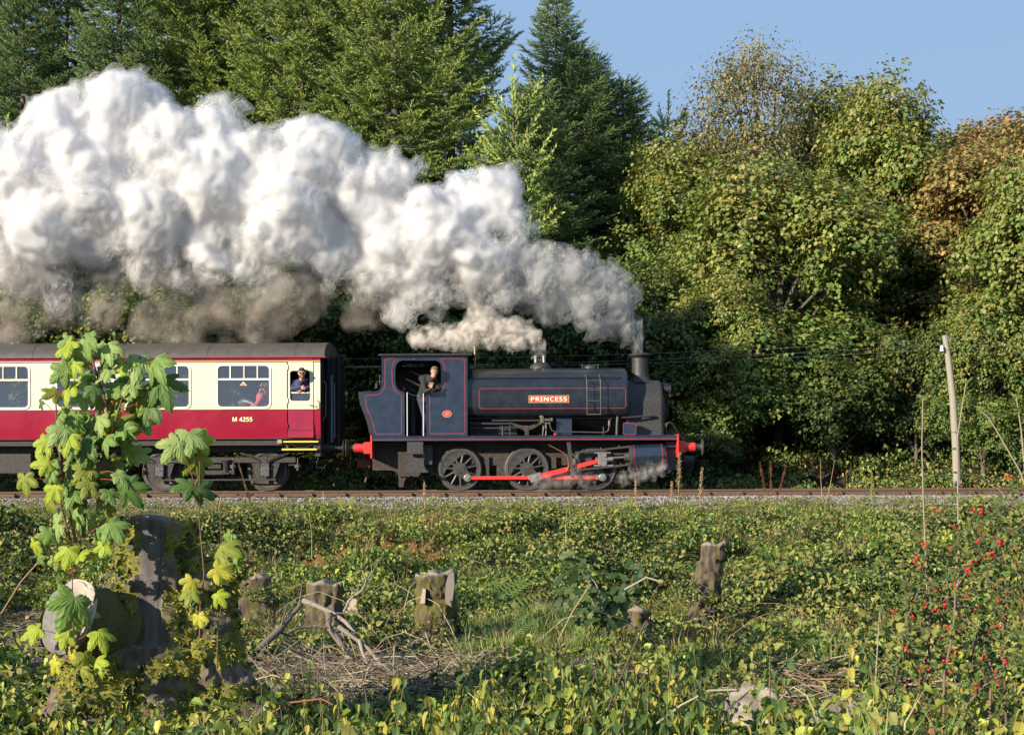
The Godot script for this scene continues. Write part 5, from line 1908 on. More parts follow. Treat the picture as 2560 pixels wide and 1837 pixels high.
	var chm := MB.new()
	var cb := c2(1262, 492, 0)
	chm.lathe([Vector2(-0.06, 0.36), Vector2(-0.015, 0.31), Vector2(0.04, 0.255), Vector2(0.12, 0.222), Vector2(0.22, 0.212), Vector2(0.56, 0.206), Vector2(0.585, 0.215), Vector2(0.60, 0.235), Vector2(0.625, 0.275), Vector2(0.648, 0.298), Vector2(0.665, 0.30), Vector2(0.69, 0.25), Vector2(0.70, 0.20), Vector2(0.70, 0.165), Vector2(0.3, 0.16)], cb, Vector3.UP, 36)
	obj("chimney", chm, smokeb, e)
	# --- things on the running plate
	var bx := MB.new()
	bx.box(c2(1098, 992, 0.85), c2(1226, 875, 1.12), 0.012)
	bx.lathe([Vector2(0, 0.05), Vector2(0.02, 0.055), Vector2(0.03, 0.03), Vector2(0.035, 0)], c2(1150, 876, 1.0), Vector3.UP, 10)
	var lub := obj("sand_box", bx, navy, e)
	var lb := MB.new()
	var b0 := c2(1106, 989, 1.12)
	var b1 := c2(1222, 884, 1.12)
	lb.band(rounded(b0.x, b0.y, b1.x, b1.y, 0.03), 0.011, 1.119, 1.123, true)
	obj("red_lining", lb, line, lub)
	var fs2 := MB.new()
	fs2.box(c2(484, 990, 0.70), c2(631, 822, 0.80), 0.006)
	for q: Array in [[557, 886], [557, 912], [620, 886], [620, 905], [557, 945], [500, 975], [620, 975]]:
		fs2.ball(c2(q[0], q[1], 0.80), 0.013, 4, 6)
	obj("tank_support", fs2, navy, e)
	var lsp := MB.new()
	for i in 9:
		var yy := 0.0 - i * 0.018
		var w := 0.42 - i * 0.045
		var cc := c2(208, 905, 1.0)
		lsp.prism(PackedVector2Array([Vector2(cc.x - w, cc.y + yy + 0.02 + 0.28 * w * w), Vector2(cc.x, cc.y + yy - 0.03), Vector2(cc.x + w, cc.y + yy + 0.02 + 0.28 * w * w), Vector2(cc.x + w, cc.y + yy + 0.036 + 0.28 * w * w), Vector2(cc.x, cc.y + yy - 0.012), Vector2(cc.x - w, cc.y + yy + 0.036 + 0.28 * w * w)]), 0.92, 1.03)
	lsp.box(c2(194, 995, 0.9), c2(232, 912, 1.045), 0.006)
	for q: float in [58.0, 360.0]:
		lsp.tube([c2(q, 992, 0.98), c2(q, 880, 0.98)], 0.016, 6)
	obj("leaf_spring", lsp, grime, e)
	var rl := MB.new()
	rl.tube([c2(130, 906, 0.7), c2(288, 910, 0.7)], 0.014, 6)
	rl.box(c2(462, 992, 0.9), c2(482, 972, 0.95), 0.003)
	obj("red_rod", rl, red, e)
	var pi := MB.new()
	pi.tube([c2(425, 868, 0.98), c2(428, 905, 0.98), c2(442, 945, 0.98), c2(475, 960, 0.98), c2(640, 962, 0.98), c2(930, 970, 0.98), c2(965, 955, 0.98), c2(978, 905, 0.98), c2(980, 850, 0.98)], 0.02, 8)
	pi.tube([c2(922, 990, 0.95), c2(922, 915, 0.95)], 0.016, 6)
	pi.tube([c2(-110, 855, 0.9), c2(330, 856, 0.9)], 0.022, 8)
	pi.tube([c2(-110, 818, 0.8), c2(380, 822, 0.8)], 0.016, 6)
	pi.tube([c1(1160, 880, 0.85), c1(1480, 885, 0.85), c1(1560, 880, 0.85)], 0.024, 8)
	pi.tube([c1(1470, 990, 0.95), c1(1466, 905, 0.95)], 0.022, 6)
	pi.tube([c1(1160, 925, 0.8), c1(1460, 925, 0.8)], 0.02, 6)
	pi.tube([c2(1045, 992, 0.92), c2(1048, 900, 0.92), c2(1052, 840, 0.92), c2(1060, 800, 0.86)], 0.036, 8)
	pi.tube([c2(1092, 832, 0.9), c2(1200, 826, 0.86), c2(1390, 815, 0.78)], 0.024, 8)
	pi.tube([c2(1330, 818, 0.8), c2(1388, 814, 0.77)], 0.04, 8)
	obj("pipework", pi, iron, e)
	var inj := MB.new()
	inj.box(c2(335, 880, 0.86), c2(372, 818, 0.98), 0.01)
	inj.tube([c2(320, 880, 0.95), c2(430, 882, 0.95)], 0.022, 8)
	inj.tube([c2(375, 852, 0.95), c2(455, 850, 0.95)], 0.036, 8)
	inj.lathe([Vector2(-0.03, 0.055), Vector2(0.03, 0.055)], c2(440, 850, 0.95), Vector3.RIGHT, 10)
	inj.lathe([Vector2(-0.02, 0.06), Vector2(0.02, 0.06)], c2(352, 818, 0.93), Vector3.UP, 10)
	inj.tube([c2(390, 990, 0.97), c2(390, 880, 0.97)], 0.02, 6)
	inj.tube([c2(975, 905, 0.97), c2(980, 845, 0.97)], 0.035, 8)
	inj.tube([c2(962, 846, 0.97), c2(1000, 846, 0.97)], 0.022, 8)
	obj("injector", inj, worn(paint(1, 1, 1, 0.5, 0.3), "inj", 2.0, lin(0.07, 0.06, 0.05), lin(0.2, 0.17, 0.13), 0.03), e)
	var rod2 := MB.new()
	rod2.tube([c2(358, 992, 1.02), c2(372, 900, 1.02), c2(392, 960, 1.02), c2(385, 992, 1.02)], 0.009, 5)
	rod2.tube([c2(390, 992, 1.0), c2(392, 900, 1.0)], 0.012, 5)
	obj("spring_link", rod2, steel, e)
	# --- frames, steps
	var fm := MB.new()
	for s: float in [1.0, -1.0]:
		fm.box(Vector3(xr, 0.62, s * 0.6 - 0.016), Vector3(xf, y_pl - 0.013, s * 0.6 + 0.016))
		fm.prism(flat2(v2([262, 1045, 262, 1310, 440, 1312, 480, 1325, 500, 1350, 506, 1468, 545, 1468, 560, 1400, 590, 1372, 700, 1372, 720, 1330, 820, 1320, 820, 1045]), c1, 0.68), s * 0.68 - 0.018, s * 0.68 + 0.018)
	fm.box(Vector3(xr + 1.2, 0.42, -0.58), Vector3(xr + 2.6, 0.9, 0.58), 0.02)
	fm.box(Vector3(xr + 2.0, 0.6, -0.55), Vector3(xf - 0.4, 1.0, 0.55), 0.02)
	obj("main_frame", fm, grime, e)
	var ff := MB.new()
	for s: float in [1.0, -1.0]:
		ff.prism(flat2(v2([1500, 1055, 1500, 1160, 1498, 1225, 1490, 1265, 1470, 1295, 1455, 1312, 1598, 1312, 1604, 1055]), c2, 0.9), s * 0.9 - 0.015, s * 0.9 + 0.015)
		ff.box(Vector3(xf - 0.32, 1.06, s * 0.9 - 0.05), Vector3(xf, 1.08, s * 0.9 + 0.18))
	ff.box(Vector3(xf - 0.35, 0.32, -0.7), Vector3(xf - 0.3, 0.9, 0.7))
	obj("front_frame", ff, iron, e)
	for s: float in [1.0, -1.0]:
		var stp := MB.new()
		stp.box(c1(586, 1165, 1.12), Vector3(c1(737, 0, 1.12).x, y_va - 0.02, 1.21), 0.012)
		stp.prism(flat2(v2([588, 1165, 586, 1260, 572, 1300, 545, 1322, 778, 1322, 752, 1300, 738, 1255, 736, 1165]), c1, 1.0), 0.98, 1.02)
		stp.box(c1(543, 1334, 0.98), c1(780, 1320, 1.22), 0.006)
		stp.box(c1(745, 1262, 0.72), c1(818, 1078, 0.9), 0.01)
		if s < 0.0:
			for i in stp.v.size():
				stp.v[i].z *= -1.0
				stp.n[i].z *= -1.0
			for i in range(0, stp.v.size(), 3):
				var t := stp.v[i]
				stp.v[i] = stp.v[i + 1]
				stp.v[i + 1] = t
		obj("cab_step", stp, iron, e)
	var brk := MB.new()
	for q: Array in [[1300, 1185, 1345, 1372], [1412, 1240, 1500, 1370]]:
		brk.box(c1(q[0], q[3], 0.66), c1(q[2], q[1], 0.70), 0.008)
	brk.tube([c1(700, 1380, 0.85), c1(742, 1380, 0.85)], 0.06, 10)
	brk.tube([c1(735, 1400, 0.85), c1(760, 1465, 0.85)], 0.02, 6)
	brk.tube([c1(800, 1330, 0.8), c1(865, 1365, 0.8)], 0.035, 6)
	brk.box(c1(510, 1372, 0.68), c1(610, 1358, 0.76), 0.004)
	brk.box(c2(440, 1300, 0.70), c2(486, 1180, 0.74), 0.008)
	brk.box(c2(1065, 1440, 0.72), c2(1100, 1360, 0.8), 0.01)
	brk.box(c2(1222, 1465, 0.8), c2(1258, 1385, 0.84), 0.006)
	obj("brake_gear", brk, grime, e)
	# coupling and hose at both beams
	var cp := MB.new()
	cp.box(c1(135, 1290, -0.2), c1(245, 1215, 0.25), 0.02)
	cp.tube([c1(230, 1180, 0.1), c1(190, 1225, 0.1), c1(150, 1190, 0.1)], 0.02, 6)
	cp.tube([c1(205, 1290, 0.15), c1(215, 1350, 0.15), c1(195, 1420, 0.15)], 0.035, 6)
	cp.tube([c1(60, 1210, 0.2), c1(58, 1310, 0.2)], 0.02, 6)
	obj("rear_coupling", cp, paint(0.12, 0.02, 0.018, 0.5), e)
	var hz := MB.new()
	hz.tube([c2(1500, 988, 0.6), c2(1500, 930, 0.6), c2(1507, 895, 0.6), c2(1525, 878, 0.6), c2(1555, 884, 0.6), c2(1580, 920, 0.55), c2(1610, 970, 0.5), c2(1635, 1000, 0.45), c2(1640, 1040, 0.4)], 0.03, 8)
	hz.tube([c2(1470, 765, 0.2), c2(1508, 770, 0.2), c2(1512, 830, 0.2)], 0.012, 5)
	hz.tube([c2(1496, 760, 0.2), c2(1494, 880, 0.2)], 0.012, 5)
	obj("vacuum_hose", hz, black, e)
	var fc2 := MB.new()
	fc2.box(c2(1640, 1260, -0.1), c2(1680, 1180, 0.2), 0.02)
	fc2.lathe([Vector2(-0.12, 0.13), Vector2(0.12, 0.13), Vector2(0.12, 0)], c2(1715, 1235, 0.0), Vector3.RIGHT, 14)
	obj("front_coupling", fc2, black, e)
	# --- wheels
	var wx := [P(1149.3, 0, 0.82).x, P(1317.8, 0, 0.82).x, P(1486.3, 0, 0.82).x]
	var wyc := P(0, 1172.6, 0.82).y
	var pin := Vector2(0.20, -0.215)
	var wm := MB.new()    # rim, spokes and boss, seen from outside; z towards the viewer
	wm.lathe([Vector2(-0.10, 0.40), Vector2(-0.10, 0.565), Vector2(-0.075, 0.565), Vector2(-0.068, 0.54), Vector2(0.02, 0.535), Vector2(0.028, 0.528), Vector2(0.028, 0.478), Vector2(0.018, 0.474), Vector2(0.018, 0.43), Vector2(0.0, 0.42), Vector2(-0.06, 0.42)], Vector3.ZERO, Vector3.BACK, 48)
	for i in 11:
		var a := TAU * i / 11.0 + 0.2
		var d := Vector3(cos(a), sin(a), 0)
		wm.tube([d * 0.15 + Vector3(0, 0, -0.01), d * 0.43 + Vector3(0, 0, -0.025)], [0.04, 0.028], 6, false)
	wm.lathe([Vector2(-0.06, 0.18), Vector2(0.03, 0.18), Vector2(0.045, 0.17), Vector2(0.045, 0.125), Vector2(0.055, 0.12), Vector2(0.058, 0.0)], Vector3.ZERO, Vector3.BACK, 28)
	var web := PackedVector2Array()
	for i in 9:
		web.append(Vector2(cos(PI * i / 8.0 + 0.71), sin(PI * i / 8.0 + 0.71)) * 0.15)
	for i in 9:
		web.append(pin + Vector2(cos(PI * i / 8.0 + 0.71 + PI), sin(PI * i / 8.0 + 0.71 + PI)) * 0.10)
	wm.prism(web, -0.05, 0.038)
	var wmm := wm.mesh()
	var bal := MB.new()
	var bp := PackedVector2Array()
	for i in 17:
		var a := deg_to_rad(lerpf(62, 200, i / 16.0))
		bp.append(Vector2(cos(a), sin(a)) * 0.425)
	for i in 9:
		var t := 1.0 - i / 8.0
		var a := deg_to_rad(lerpf(68, 194, t))
		bp.append(Vector2(cos(a), sin(a)) * (0.40 - 0.17 * sin(PI * t)))
	bal.prism(bp, -0.05, 0.01)
	var balm := bal.mesh()
	var wmat := worn(paint(1, 1, 1, 0.42), "wheel", 1.0, lin(0.02, 0.019, 0.018), lin(0.06, 0.054, 0.048), 0.012)
	wmat.clearcoat_enabled = true
	wmat.clearcoat = 0.3
	var tyre := MB.new()
	tyre.lathe([Vector2(0.0285, 0.527), Vector2(0.0285, 0.48)], Vector3.ZERO, Vector3.BACK, 48)
	var tym := tyre.mesh()
	var pn := MB.new()
	pn.lathe([Vector2(0, 0.075), Vector2(0.10, 0.075), Vector2(0.105, 0.07), Vector2(0.105, 0.045), Vector2(0.125, 0.04), Vector2(0.125, 0.0)], Vector3(pin.x, pin.y, 0.03), Vector3.BACK, 18)
	var pnm := pn.mesh()
	for s: float in [1.0, -1.0]:
		for i in 3:
			var w := obj("driving_wheel", wmm, wmat, e, Vector3(wx[i], wyc, s * 0.79))
			w.rotation.y = 0.0 if s > 0 else PI
			obj("tyre_face", tym, paint(0.11, 0.10, 0.095, 0.35, 0.4), w)
			obj("balance_weight", balm, wmat, w)
			obj("crank_pin", pnm, steel, w)
	var ax := MB.new()
	for i in 3:
		ax.tube([Vector3(wx[i], wyc, -0.75), Vector3(wx[i], wyc, 0.75)], 0.085, 12)
	obj("axle", ax, grime, e)
	# --- rods
	for i in 2:
		var cr := MB.new()
		var a := Vector3(wx[i] + pin.x, wyc + pin.y, 0.885)
		var b := Vector3(wx[i + 1] + pin.x, wyc + pin.y, 0.885)
		cr.box(a + Vector3(0.09, -0.045, -0.02), b + Vector3(-0.09, 0.045, 0.02), 0.006)
		var rod := obj("coupling_rod", cr, red, e)
		var ends := MB.new()
		for q: Vector3 in ([a, b] if i == 0 else [b]):
			ends.lathe([Vector2(-0.03, 0.095), Vector2(0.028, 0.095), Vector2(0.034, 0.085), Vector2(0.034, 0.0)], q, Vector3.BACK, 18)
		ends.box(b + Vector3(-0.17, -0.06, -0.025), b + Vector3(-0.08, 0.06, 0.025), 0.008)
		obj("rod_end", ends, steel, rod)
	var mp := Vector3(wx[1] + pin.x, wyc + pin.y, 0.985)
	var xh := c2(905, 1222, 0.985)
	var md := (xh - mp).normalized()
	var mn := Vector3(-md.y, md.x, 0)
	var cn := MB.new()
	var q0 := mp + md * 0.16
	var q1 := xh - md * 0.08
	var poly := PackedVector2Array([Vector2(q0.x, q0.y) + Vector2(mn.x, mn.y) * 0.065, Vector2(q1.x, q1.y) + Vector2(mn.x, mn.y) * 0.048, Vector2(q1.x, q1.y) - Vector2(mn.x, mn.y) * 0.048, Vector2(q0.x, q0.y) - Vector2(mn.x, mn.y) * 0.065])
	cn.prism(poly, 0.96, 1.01)
	var con := obj("connecting_rod", cn, red, e)
	var be := MB.new()
	be.box(Vector3(-0.14, -0.10, -0.04), Vector3(0.17, 0.10, 0.04), 0.015, Transform3D(Basis(md, mn, Vector3(0, 0, 1)), mp))
	be.lathe([Vector2(0.0, 0.085), Vector2(0.06, 0.085), Vector2(0.065, 0.04), Vector2(0.08, 0.035), Vector2(0.08, 0.0)], mp, Vector3.BACK, 16)
	be.box(Vector3(-0.06, -0.07, -0.03), Vector3(0.03, 0.07, 0.035), 0.01, Transform3D(Basis(md, mn, Vector3(0, 0, 1)), xh))
	obj("big_end", be, steel, con)
	# --- cylinder group: leans a little upward to the front
	var ca := c2(1184, 1193, 0.98)
	var cb2 := c2(1490, 1180, 0.98)
	var cd := (cb2 - ca).normalized()
	var L := ca.distance_to(cb2)
	for s: float in [1.0, -1.0]:
		var cy := MB.new()
		var at := Vector3(ca.x, ca.y, s * 0.98)
		cy.lathe([Vector2(0, 0.0), Vector2(0, 0.29), Vector2(0.02, 0.295), Vector2(L - 0.06, 0.295), Vector2(L - 0.04, 0.285), Vector2(L, 0.275), Vector2(L + 0.02, 0.24), Vector2(L + 0.03, 0.0)], at, cd, 40)
		cy.box(at + Vector3(0.05, -0.12, -s * 0.35 - 0.1), at + Vector3(L - 0.1, 0.3, -s * 0.35 + 0.1))
		var cyl := obj("cylinder", cy, navy, e)
		var cl := MB.new()
		cl.lathe([Vector2(0.035, 0.297), Vector2(0.048, 0.297)], at, cd, 40)
		cl.lathe([Vector2(L - 0.10, 0.297), Vector2(L - 0.087, 0.297)], at, cd, 40)
		obj("red_lining", cl, line, cyl)
		var cov := MB.new()
		cov.lathe([Vector2(-0.06, 0.0), Vector2(-0.06, 0.26), Vector2(-0.05, 0.28), Vector2(0.005, 0.28)], at, cd, 28)
		cov.lathe([Vector2(-0.19, 0.0), Vector2(-0.19, 0.10), Vector2(-0.06, 0.12)], at, cd, 18)
		for k in 14:
			var a := TAU * k / 14.0
			cov.lathe([Vector2(-0.09, 0.0), Vector2(-0.09, 0.02), Vector2(-0.06, 0.02)], at + Vector3(0, sin(a), cos(a)) * 0.235, cd, 6)
		obj("cylinder_cover", cov, iron, cyl)
		var pr := MB.new()
		pr.tube([at - cd * 0.12, Vector3(c2(990, 1205, 0.98).x, c2(990, 1205, 0.98).y, s * 0.98)], 0.032, 10)
		obj("piston_rod", pr, paint(0.5, 0.48, 0.45, 0.2, 0.9), cyl)
		var sbm := MB.new()
		for q: Array in [[640, 1156, 1165, 1100], [655, 1318, 1180, 1265]]:
			var a := c2(q[0], q[1], 0.98)
			var b := c2(q[2], q[3], 0.98)
			var dd := (b - a).normalized()
			sbm.box(Vector3(0, -0.026, -0.05), Vector3(a.distance_to(b), 0.026, 0.05), 0.006, Transform3D(Basis(dd, Vector3(-dd.y, dd.x, 0), Vector3(0, 0, 1)), Vector3(a.x, a.y, s * 0.98)))
			for k in 3:
				sbm.lathe([Vector2(0, 0.02), Vector2(0.06, 0.02), Vector2(0.06, 0)], Vector3(a.x, a.y, s * 0.98) + dd * (0.25 + 0.45 * k), Vector3.UP, 6)
		obj("slide_bar", sbm, iron, cyl)
		var xhm := MB.new()
		var x0b := c2(870, 1283, 0.98)
		var x1b := c2(952, 1150, 0.98)
		xhm.box(Vector3(x0b.x, x0b.y, s * 0.98 - 0.07), Vector3(x1b.x, x1b.y, s * 0.98 + 0.07), 0.012)
		xhm.box(Vector3(x0b.x - 0.08, x1b.y - 0.04, s * 0.98 - 0.06), Vector3(x1b.x + 0.1, x1b.y, s * 0.98 + 0.06), 0.008)
		xhm.box(Vector3(x0b.x - 0.10, x0b.y, s * 0.98 - 0.06), Vector3(x1b.x + 0.16, x0b.y + 0.045, s * 0.98 + 0.06), 0.008)
		xhm.tube([Vector3(x1b.x, (x0b.y + x1b.y) * 0.5, s * 0.98), Vector3(x1b.x + 0.15, (x0b.y + x1b.y) * 0.5 + 0.005, s * 0.98)], 0.06, 10)
		for k: Array in [[880, 1165], [940, 1165], [880, 1270], [940, 1270], [905, 1222], [925, 1190], [890, 1195]]:
			var b := c2(k[0], k[1], 0.98)
			xhm.lathe([Vector2(0.06, 0.02), Vector2(0.09, 0.02), Vector2(0.09, 0)], Vector3(b.x, b.y, s * 0.98), Vector3(0, 0, s), 8)
		obj("crosshead", xhm, steel, cyl)
		var mb := MB.new()
		var mbp := flat2(v2([578, 1042, 614, 1042, 626, 1150, 636, 1260, 650, 1385, 622, 1392, 606, 1260, 590, 1130]), c2, 1.09)
		mb.prism(mbp, s * 1.085 - 0.025, s * 1.085 + 0.025)
		obj("motion_bracket", mb, iron, cyl)
	var cpi := MB.new()
	cpi.tube([c2(410, 1078, 1.0), c2(490, 1120, 1.02), c2(560, 1160, 1.04), c2(585, 1185, 1.04), c2(596, 1240, 1.04), c2(598, 1290, 1.04), c2(580, 1320, 1.02)], 0.014, 6)
	obj("drain_pipe", cpi, paint(0.35, 0.16, 0.10, 0.35, 0.7), e)
	var ck := MB.new()
	ck.tube([c2(1160, 1285, 1.0), c2(1160, 1310, 1.0)], 0.03, 8)
	ck.tube([c2(1200, 1300, 1.0), c2(1206, 1345, 1.0), c2(1240, 1350, 1.0)], 0.016, 6)
	obj("drain_cock", ck, iron, e)

# ---------------------------------------------------------------- people
func capsule(f: Field, a: Vector3, b: Vector3, ra: float, rb: float, k := 0.03) -> void:
	# add a tapered bone to a field
	var m := maxf(ra, rb) + 0.05
	var lo := a.min(b) - Vector3(m, m, m)
	var hi := a.max(b) + Vector3(m, m, m)
	var i0 := Vector3i(((lo - f.lo) / f.h).floor()).clamp(Vector3i.ZERO, f.n - Vector3i.ONE)
	var i1 := Vector3i(((hi - f.lo) / f.h).ceil()).clamp(Vector3i.ZERO, f.n - Vector3i.ONE)
	var ab := b - a
	var l2 := maxf(ab.length_squared(), 1e-9)
	for z in range(i0.z, i1.z + 1):
		for y in range(i0.y, i1.y + 1):
			var row := (z * f.n.y + y) * f.n.x
			for x in range(i0.x, i1.x + 1):
				var p := f.lo + Vector3(x, y, z) * f.h - a
				var t := clampf(p.dot(ab) / l2, 0, 1)
				var d := (p - ab * t).length() - lerpf(ra, rb, t)
				var e := f.f[row + x]
				var q := maxf(k - absf(e - d), 0.0)
				f.f[row + x] = minf(e, d) - q * q * 0.25 / k

func body_mesh(bones: Array, cell: float) -> MB:
	# bones: [a, b, ra, rb, colour]; one skin over them all, coloured by the nearest bone
	var lo := Vector3(1e9, 1e9, 1e9)
	var hi := -lo
	for b: Array in bones:
		var m: float = maxf(b[2], b[3]) + 0.06
		lo = lo.min(b[0].min(b[1]) - Vector3(m, m, m))
		hi = hi.max(b[0].max(b[1]) + Vector3(m, m, m))
	var f := Field.new(lo, hi, cell)
	for b: Array in bones:
		capsule(f, b[0], b[1], b[2], b[3], b[5] if b.size() > 5 else 0.03)
	f.skin(0.0, func(p: Vector3) -> Color:
		var best := 1e9
		var c := Color.WHITE
		for b: Array in bones:
			var ab: Vector3 = b[1] - b[0]
			var t := clampf((p - b[0]).dot(ab) / maxf(ab.length_squared(), 1e-9), 0, 1)
			var d: float = (p - b[0] - ab * t).length() - lerpf(b[2], b[3], t)
			if d < best:
				best = d
				c = b[4]
		return c)
	var mb := MB.new()
	if f.made.get_surface_count() == 0:
		return mb
	var a := f.made.surface_get_arrays(0)
	var idx: PackedInt32Array = a[Mesh.ARRAY_INDEX]
	for i in idx:
		mb.v.append(a[Mesh.ARRAY_VERTEX][i])
		mb.n.append(a[Mesh.ARRAY_NORMAL][i])
		mb.c.append(a[Mesh.ARRAY_COLOR][i])
	return mb

func head_bones(c: Vector3, bs: Basis, skin: Color, hair: Color, beard: bool) -> Array:
	# c: middle of the head; bs.z faces forward
	var f := func(x: float, y: float, z: float) -> Vector3: return c + bs * Vector3(x, y, z)
	var q := [
		[f.call(0, 0.035, -0.015), f.call(0, 0.03, -0.01), 0.082, 0.082, skin, 0.02],
		[f.call(0, 0.0, 0.012), f.call(0, -0.06, 0.028), 0.068, 0.05, skin, 0.03],
		[f.call(0, -0.085, 0.045), f.call(0, -0.09, 0.05), 0.028, 0.026, skin, 0.025],   # chin
		[f.call(-0.03, -0.03, 0.055), f.call(-0.03, -0.03, 0.05), 0.026, 0.026, skin, 0.02],
		[f.call(0.03, -0.03, 0.055), f.call(0.03, -0.03, 0.05), 0.026, 0.026, skin, 0.02],
		[f.call(-0.035, 0.022, 0.066), f.call(0.035, 0.022, 0.066), 0.014, 0.014, skin, 0.02],   # brow
		[f.call(0, 0.012, 0.078), f.call(0, -0.025, 0.096), 0.009, 0.013, skin, 0.012],   # nose
		[f.call(-0.022, -0.055, 0.074), f.call(0.022, -0.055, 0.074), 0.008, 0.008, Color(0.42, 0.16, 0.13), 0.008],   # mouth
		[f.call(-0.03, 0.003, 0.068), f.call(-0.028, 0.003, 0.069), 0.010, 0.010, Color(0.5, 0.46, 0.43), 0.006],   # eyes
		[f.call(0.03, 0.003, 0.068), f.call(0.028, 0.003, 0.069), 0.010, 0.010, Color(0.5, 0.46, 0.43), 0.006],
		[f.call(-0.082, 0.012, -0.01), f.call(-0.08, -0.025, -0.005), 0.014, 0.010, skin, 0.01],   # ears
		[f.call(0.082, 0.012, -0.01), f.call(0.08, -0.025, -0.005), 0.014, 0.010, skin, 0.01],
		[f.call(0, -0.06, -0.02), f.call(0, -0.15, -0.035), 0.058, 0.062, skin, 0.03],   # neck
	]
	if beard:
		q.append([f.call(-0.04, -0.075, 0.035), f.call(0.04, -0.075, 0.035), 0.036, 0.036, hair, 0.02])
		q.append([f.call(0, -0.098, 0.048), f.call(0, -0.108, 0.05), 0.028, 0.024, hair, 0.02])
		q.append([f.call(-0.025, -0.045, 0.078), f.call(0.025, -0.045, 0.078), 0.008, 0.008, hair, 0.006])
	return q

func hand_bones(w: Vector3, bs: Basis, skin: Color, spread: float, curl: float, right: float) -> Array:
	# w: wrist; bs.y along the hand, bs.z out of the palm, thumb on the side of bs.x * right
	var q := []
	var f := func(x: float, y: float, z: float) -> Vector3: return w + bs * Vector3(x, y, z)
	for i in 4:
		var x := (i - 1.5) * 0.02
		q.append([f.call(x * 0.6, 0.01, 0), f.call(x, 0.085, 0), 0.014, 0.012, skin, 0.012])
		var l: float = [0.060, 0.074, 0.078, 0.068][i] if right > 0 else [0.068, 0.078, 0.074, 0.060][i]
		var side := x * spread
		var k: Vector3 = f.call(x + side * 0.5, 0.085 + l * 0.55 * cos(curl * 0.6), l * 0.55 * sin(curl * 0.6))
		var e: Vector3 = k + bs * Vector3(side * 0.5, l * 0.45 * cos(curl * 1.5), l * 0.45 * sin(curl * 1.5))
		q.append([f.call(x, 0.083, 0), k, 0.0095, 0.009, skin, 0.006])
		q.append([k, e, 0.009, 0.0075, skin, 0.006])
	var t0: Vector3 = f.call(right * 0.025, 0.025, 0.005)
	var t1: Vector3 = f.call(right * (0.05 + 0.012 * spread), 0.055, 0.012)
	var t2: Vector3 = f.call(right * (0.062 + 0.02 * spread), 0.088, 0.018)
	q.append([t0, t1, 0.014, 0.011, skin, 0.01])
	q.append([t1, t2, 0.0105, 0.008, skin, 0.006])
	return q

func hair_mesh(c: Vector3, bs: Basis, col: Color, long: float) -> MB:
	var q := [
		[c + bs * Vector3(0, 0.055, -0.03), c + bs * Vector3(0, 0.06, 0.0), 0.084, 0.078, col, 0.02],
		[c + bs * Vector3(-0.03, 0.095, 0.035), c + bs * Vector3(0.03, 0.10, 0.035), 0.035, 0.035, col, 0.02],
		[c + bs * Vector3(0, 0.02, -0.06), c + bs * Vector3(0, -0.03 - long, -0.06), 0.06, 0.045 + long * 0.1, col, 0.02],
		[c + bs * Vector3(-0.074, 0.04, 0.0), c + bs * Vector3(-0.076, 0.02 - long * 0.5, -0.02), 0.02, 0.016, col, 0.02],
		[c + bs * Vector3(0.074, 0.04, 0.0), c + bs * Vector3(0.076, 0.02 - long * 0.5, -0.02), 0.02, 0.016, col, 0.02],
	]
	return body_mesh(q, 0.009)

func glasses(c: Vector3, bs: Basis, dark: bool) -> MB:
	var mb := MB.new()
	for s: float in [-1.0, 1.0]:
		var o := c + bs * Vector3(s * 0.033, 0.004, 0.09)
		if dark:
			mb.ball(o, Vector3(0.03, 0.021, 0.012), 6, 10)
		else:
			var pts := []
			for i in 11:
				pts.append(o + bs * Vector3(cos(TAU * i / 10) * 0.026, sin(TAU * i / 10) * 0.018, 0))
			mb.tube(pts, 0.0035, 4, false)
		mb.tube([o + bs * Vector3(s * 0.028, 0.006, 0), c + bs * Vector3(s * 0.086, 0.012, 0.0)], 0.004, 4)
	mb.tube([c + bs * Vector3(-0.01, 0.008, 0.094), c + bs * Vector3(0.01, 0.008, 0.094)], 0.004, 4)
	return mb

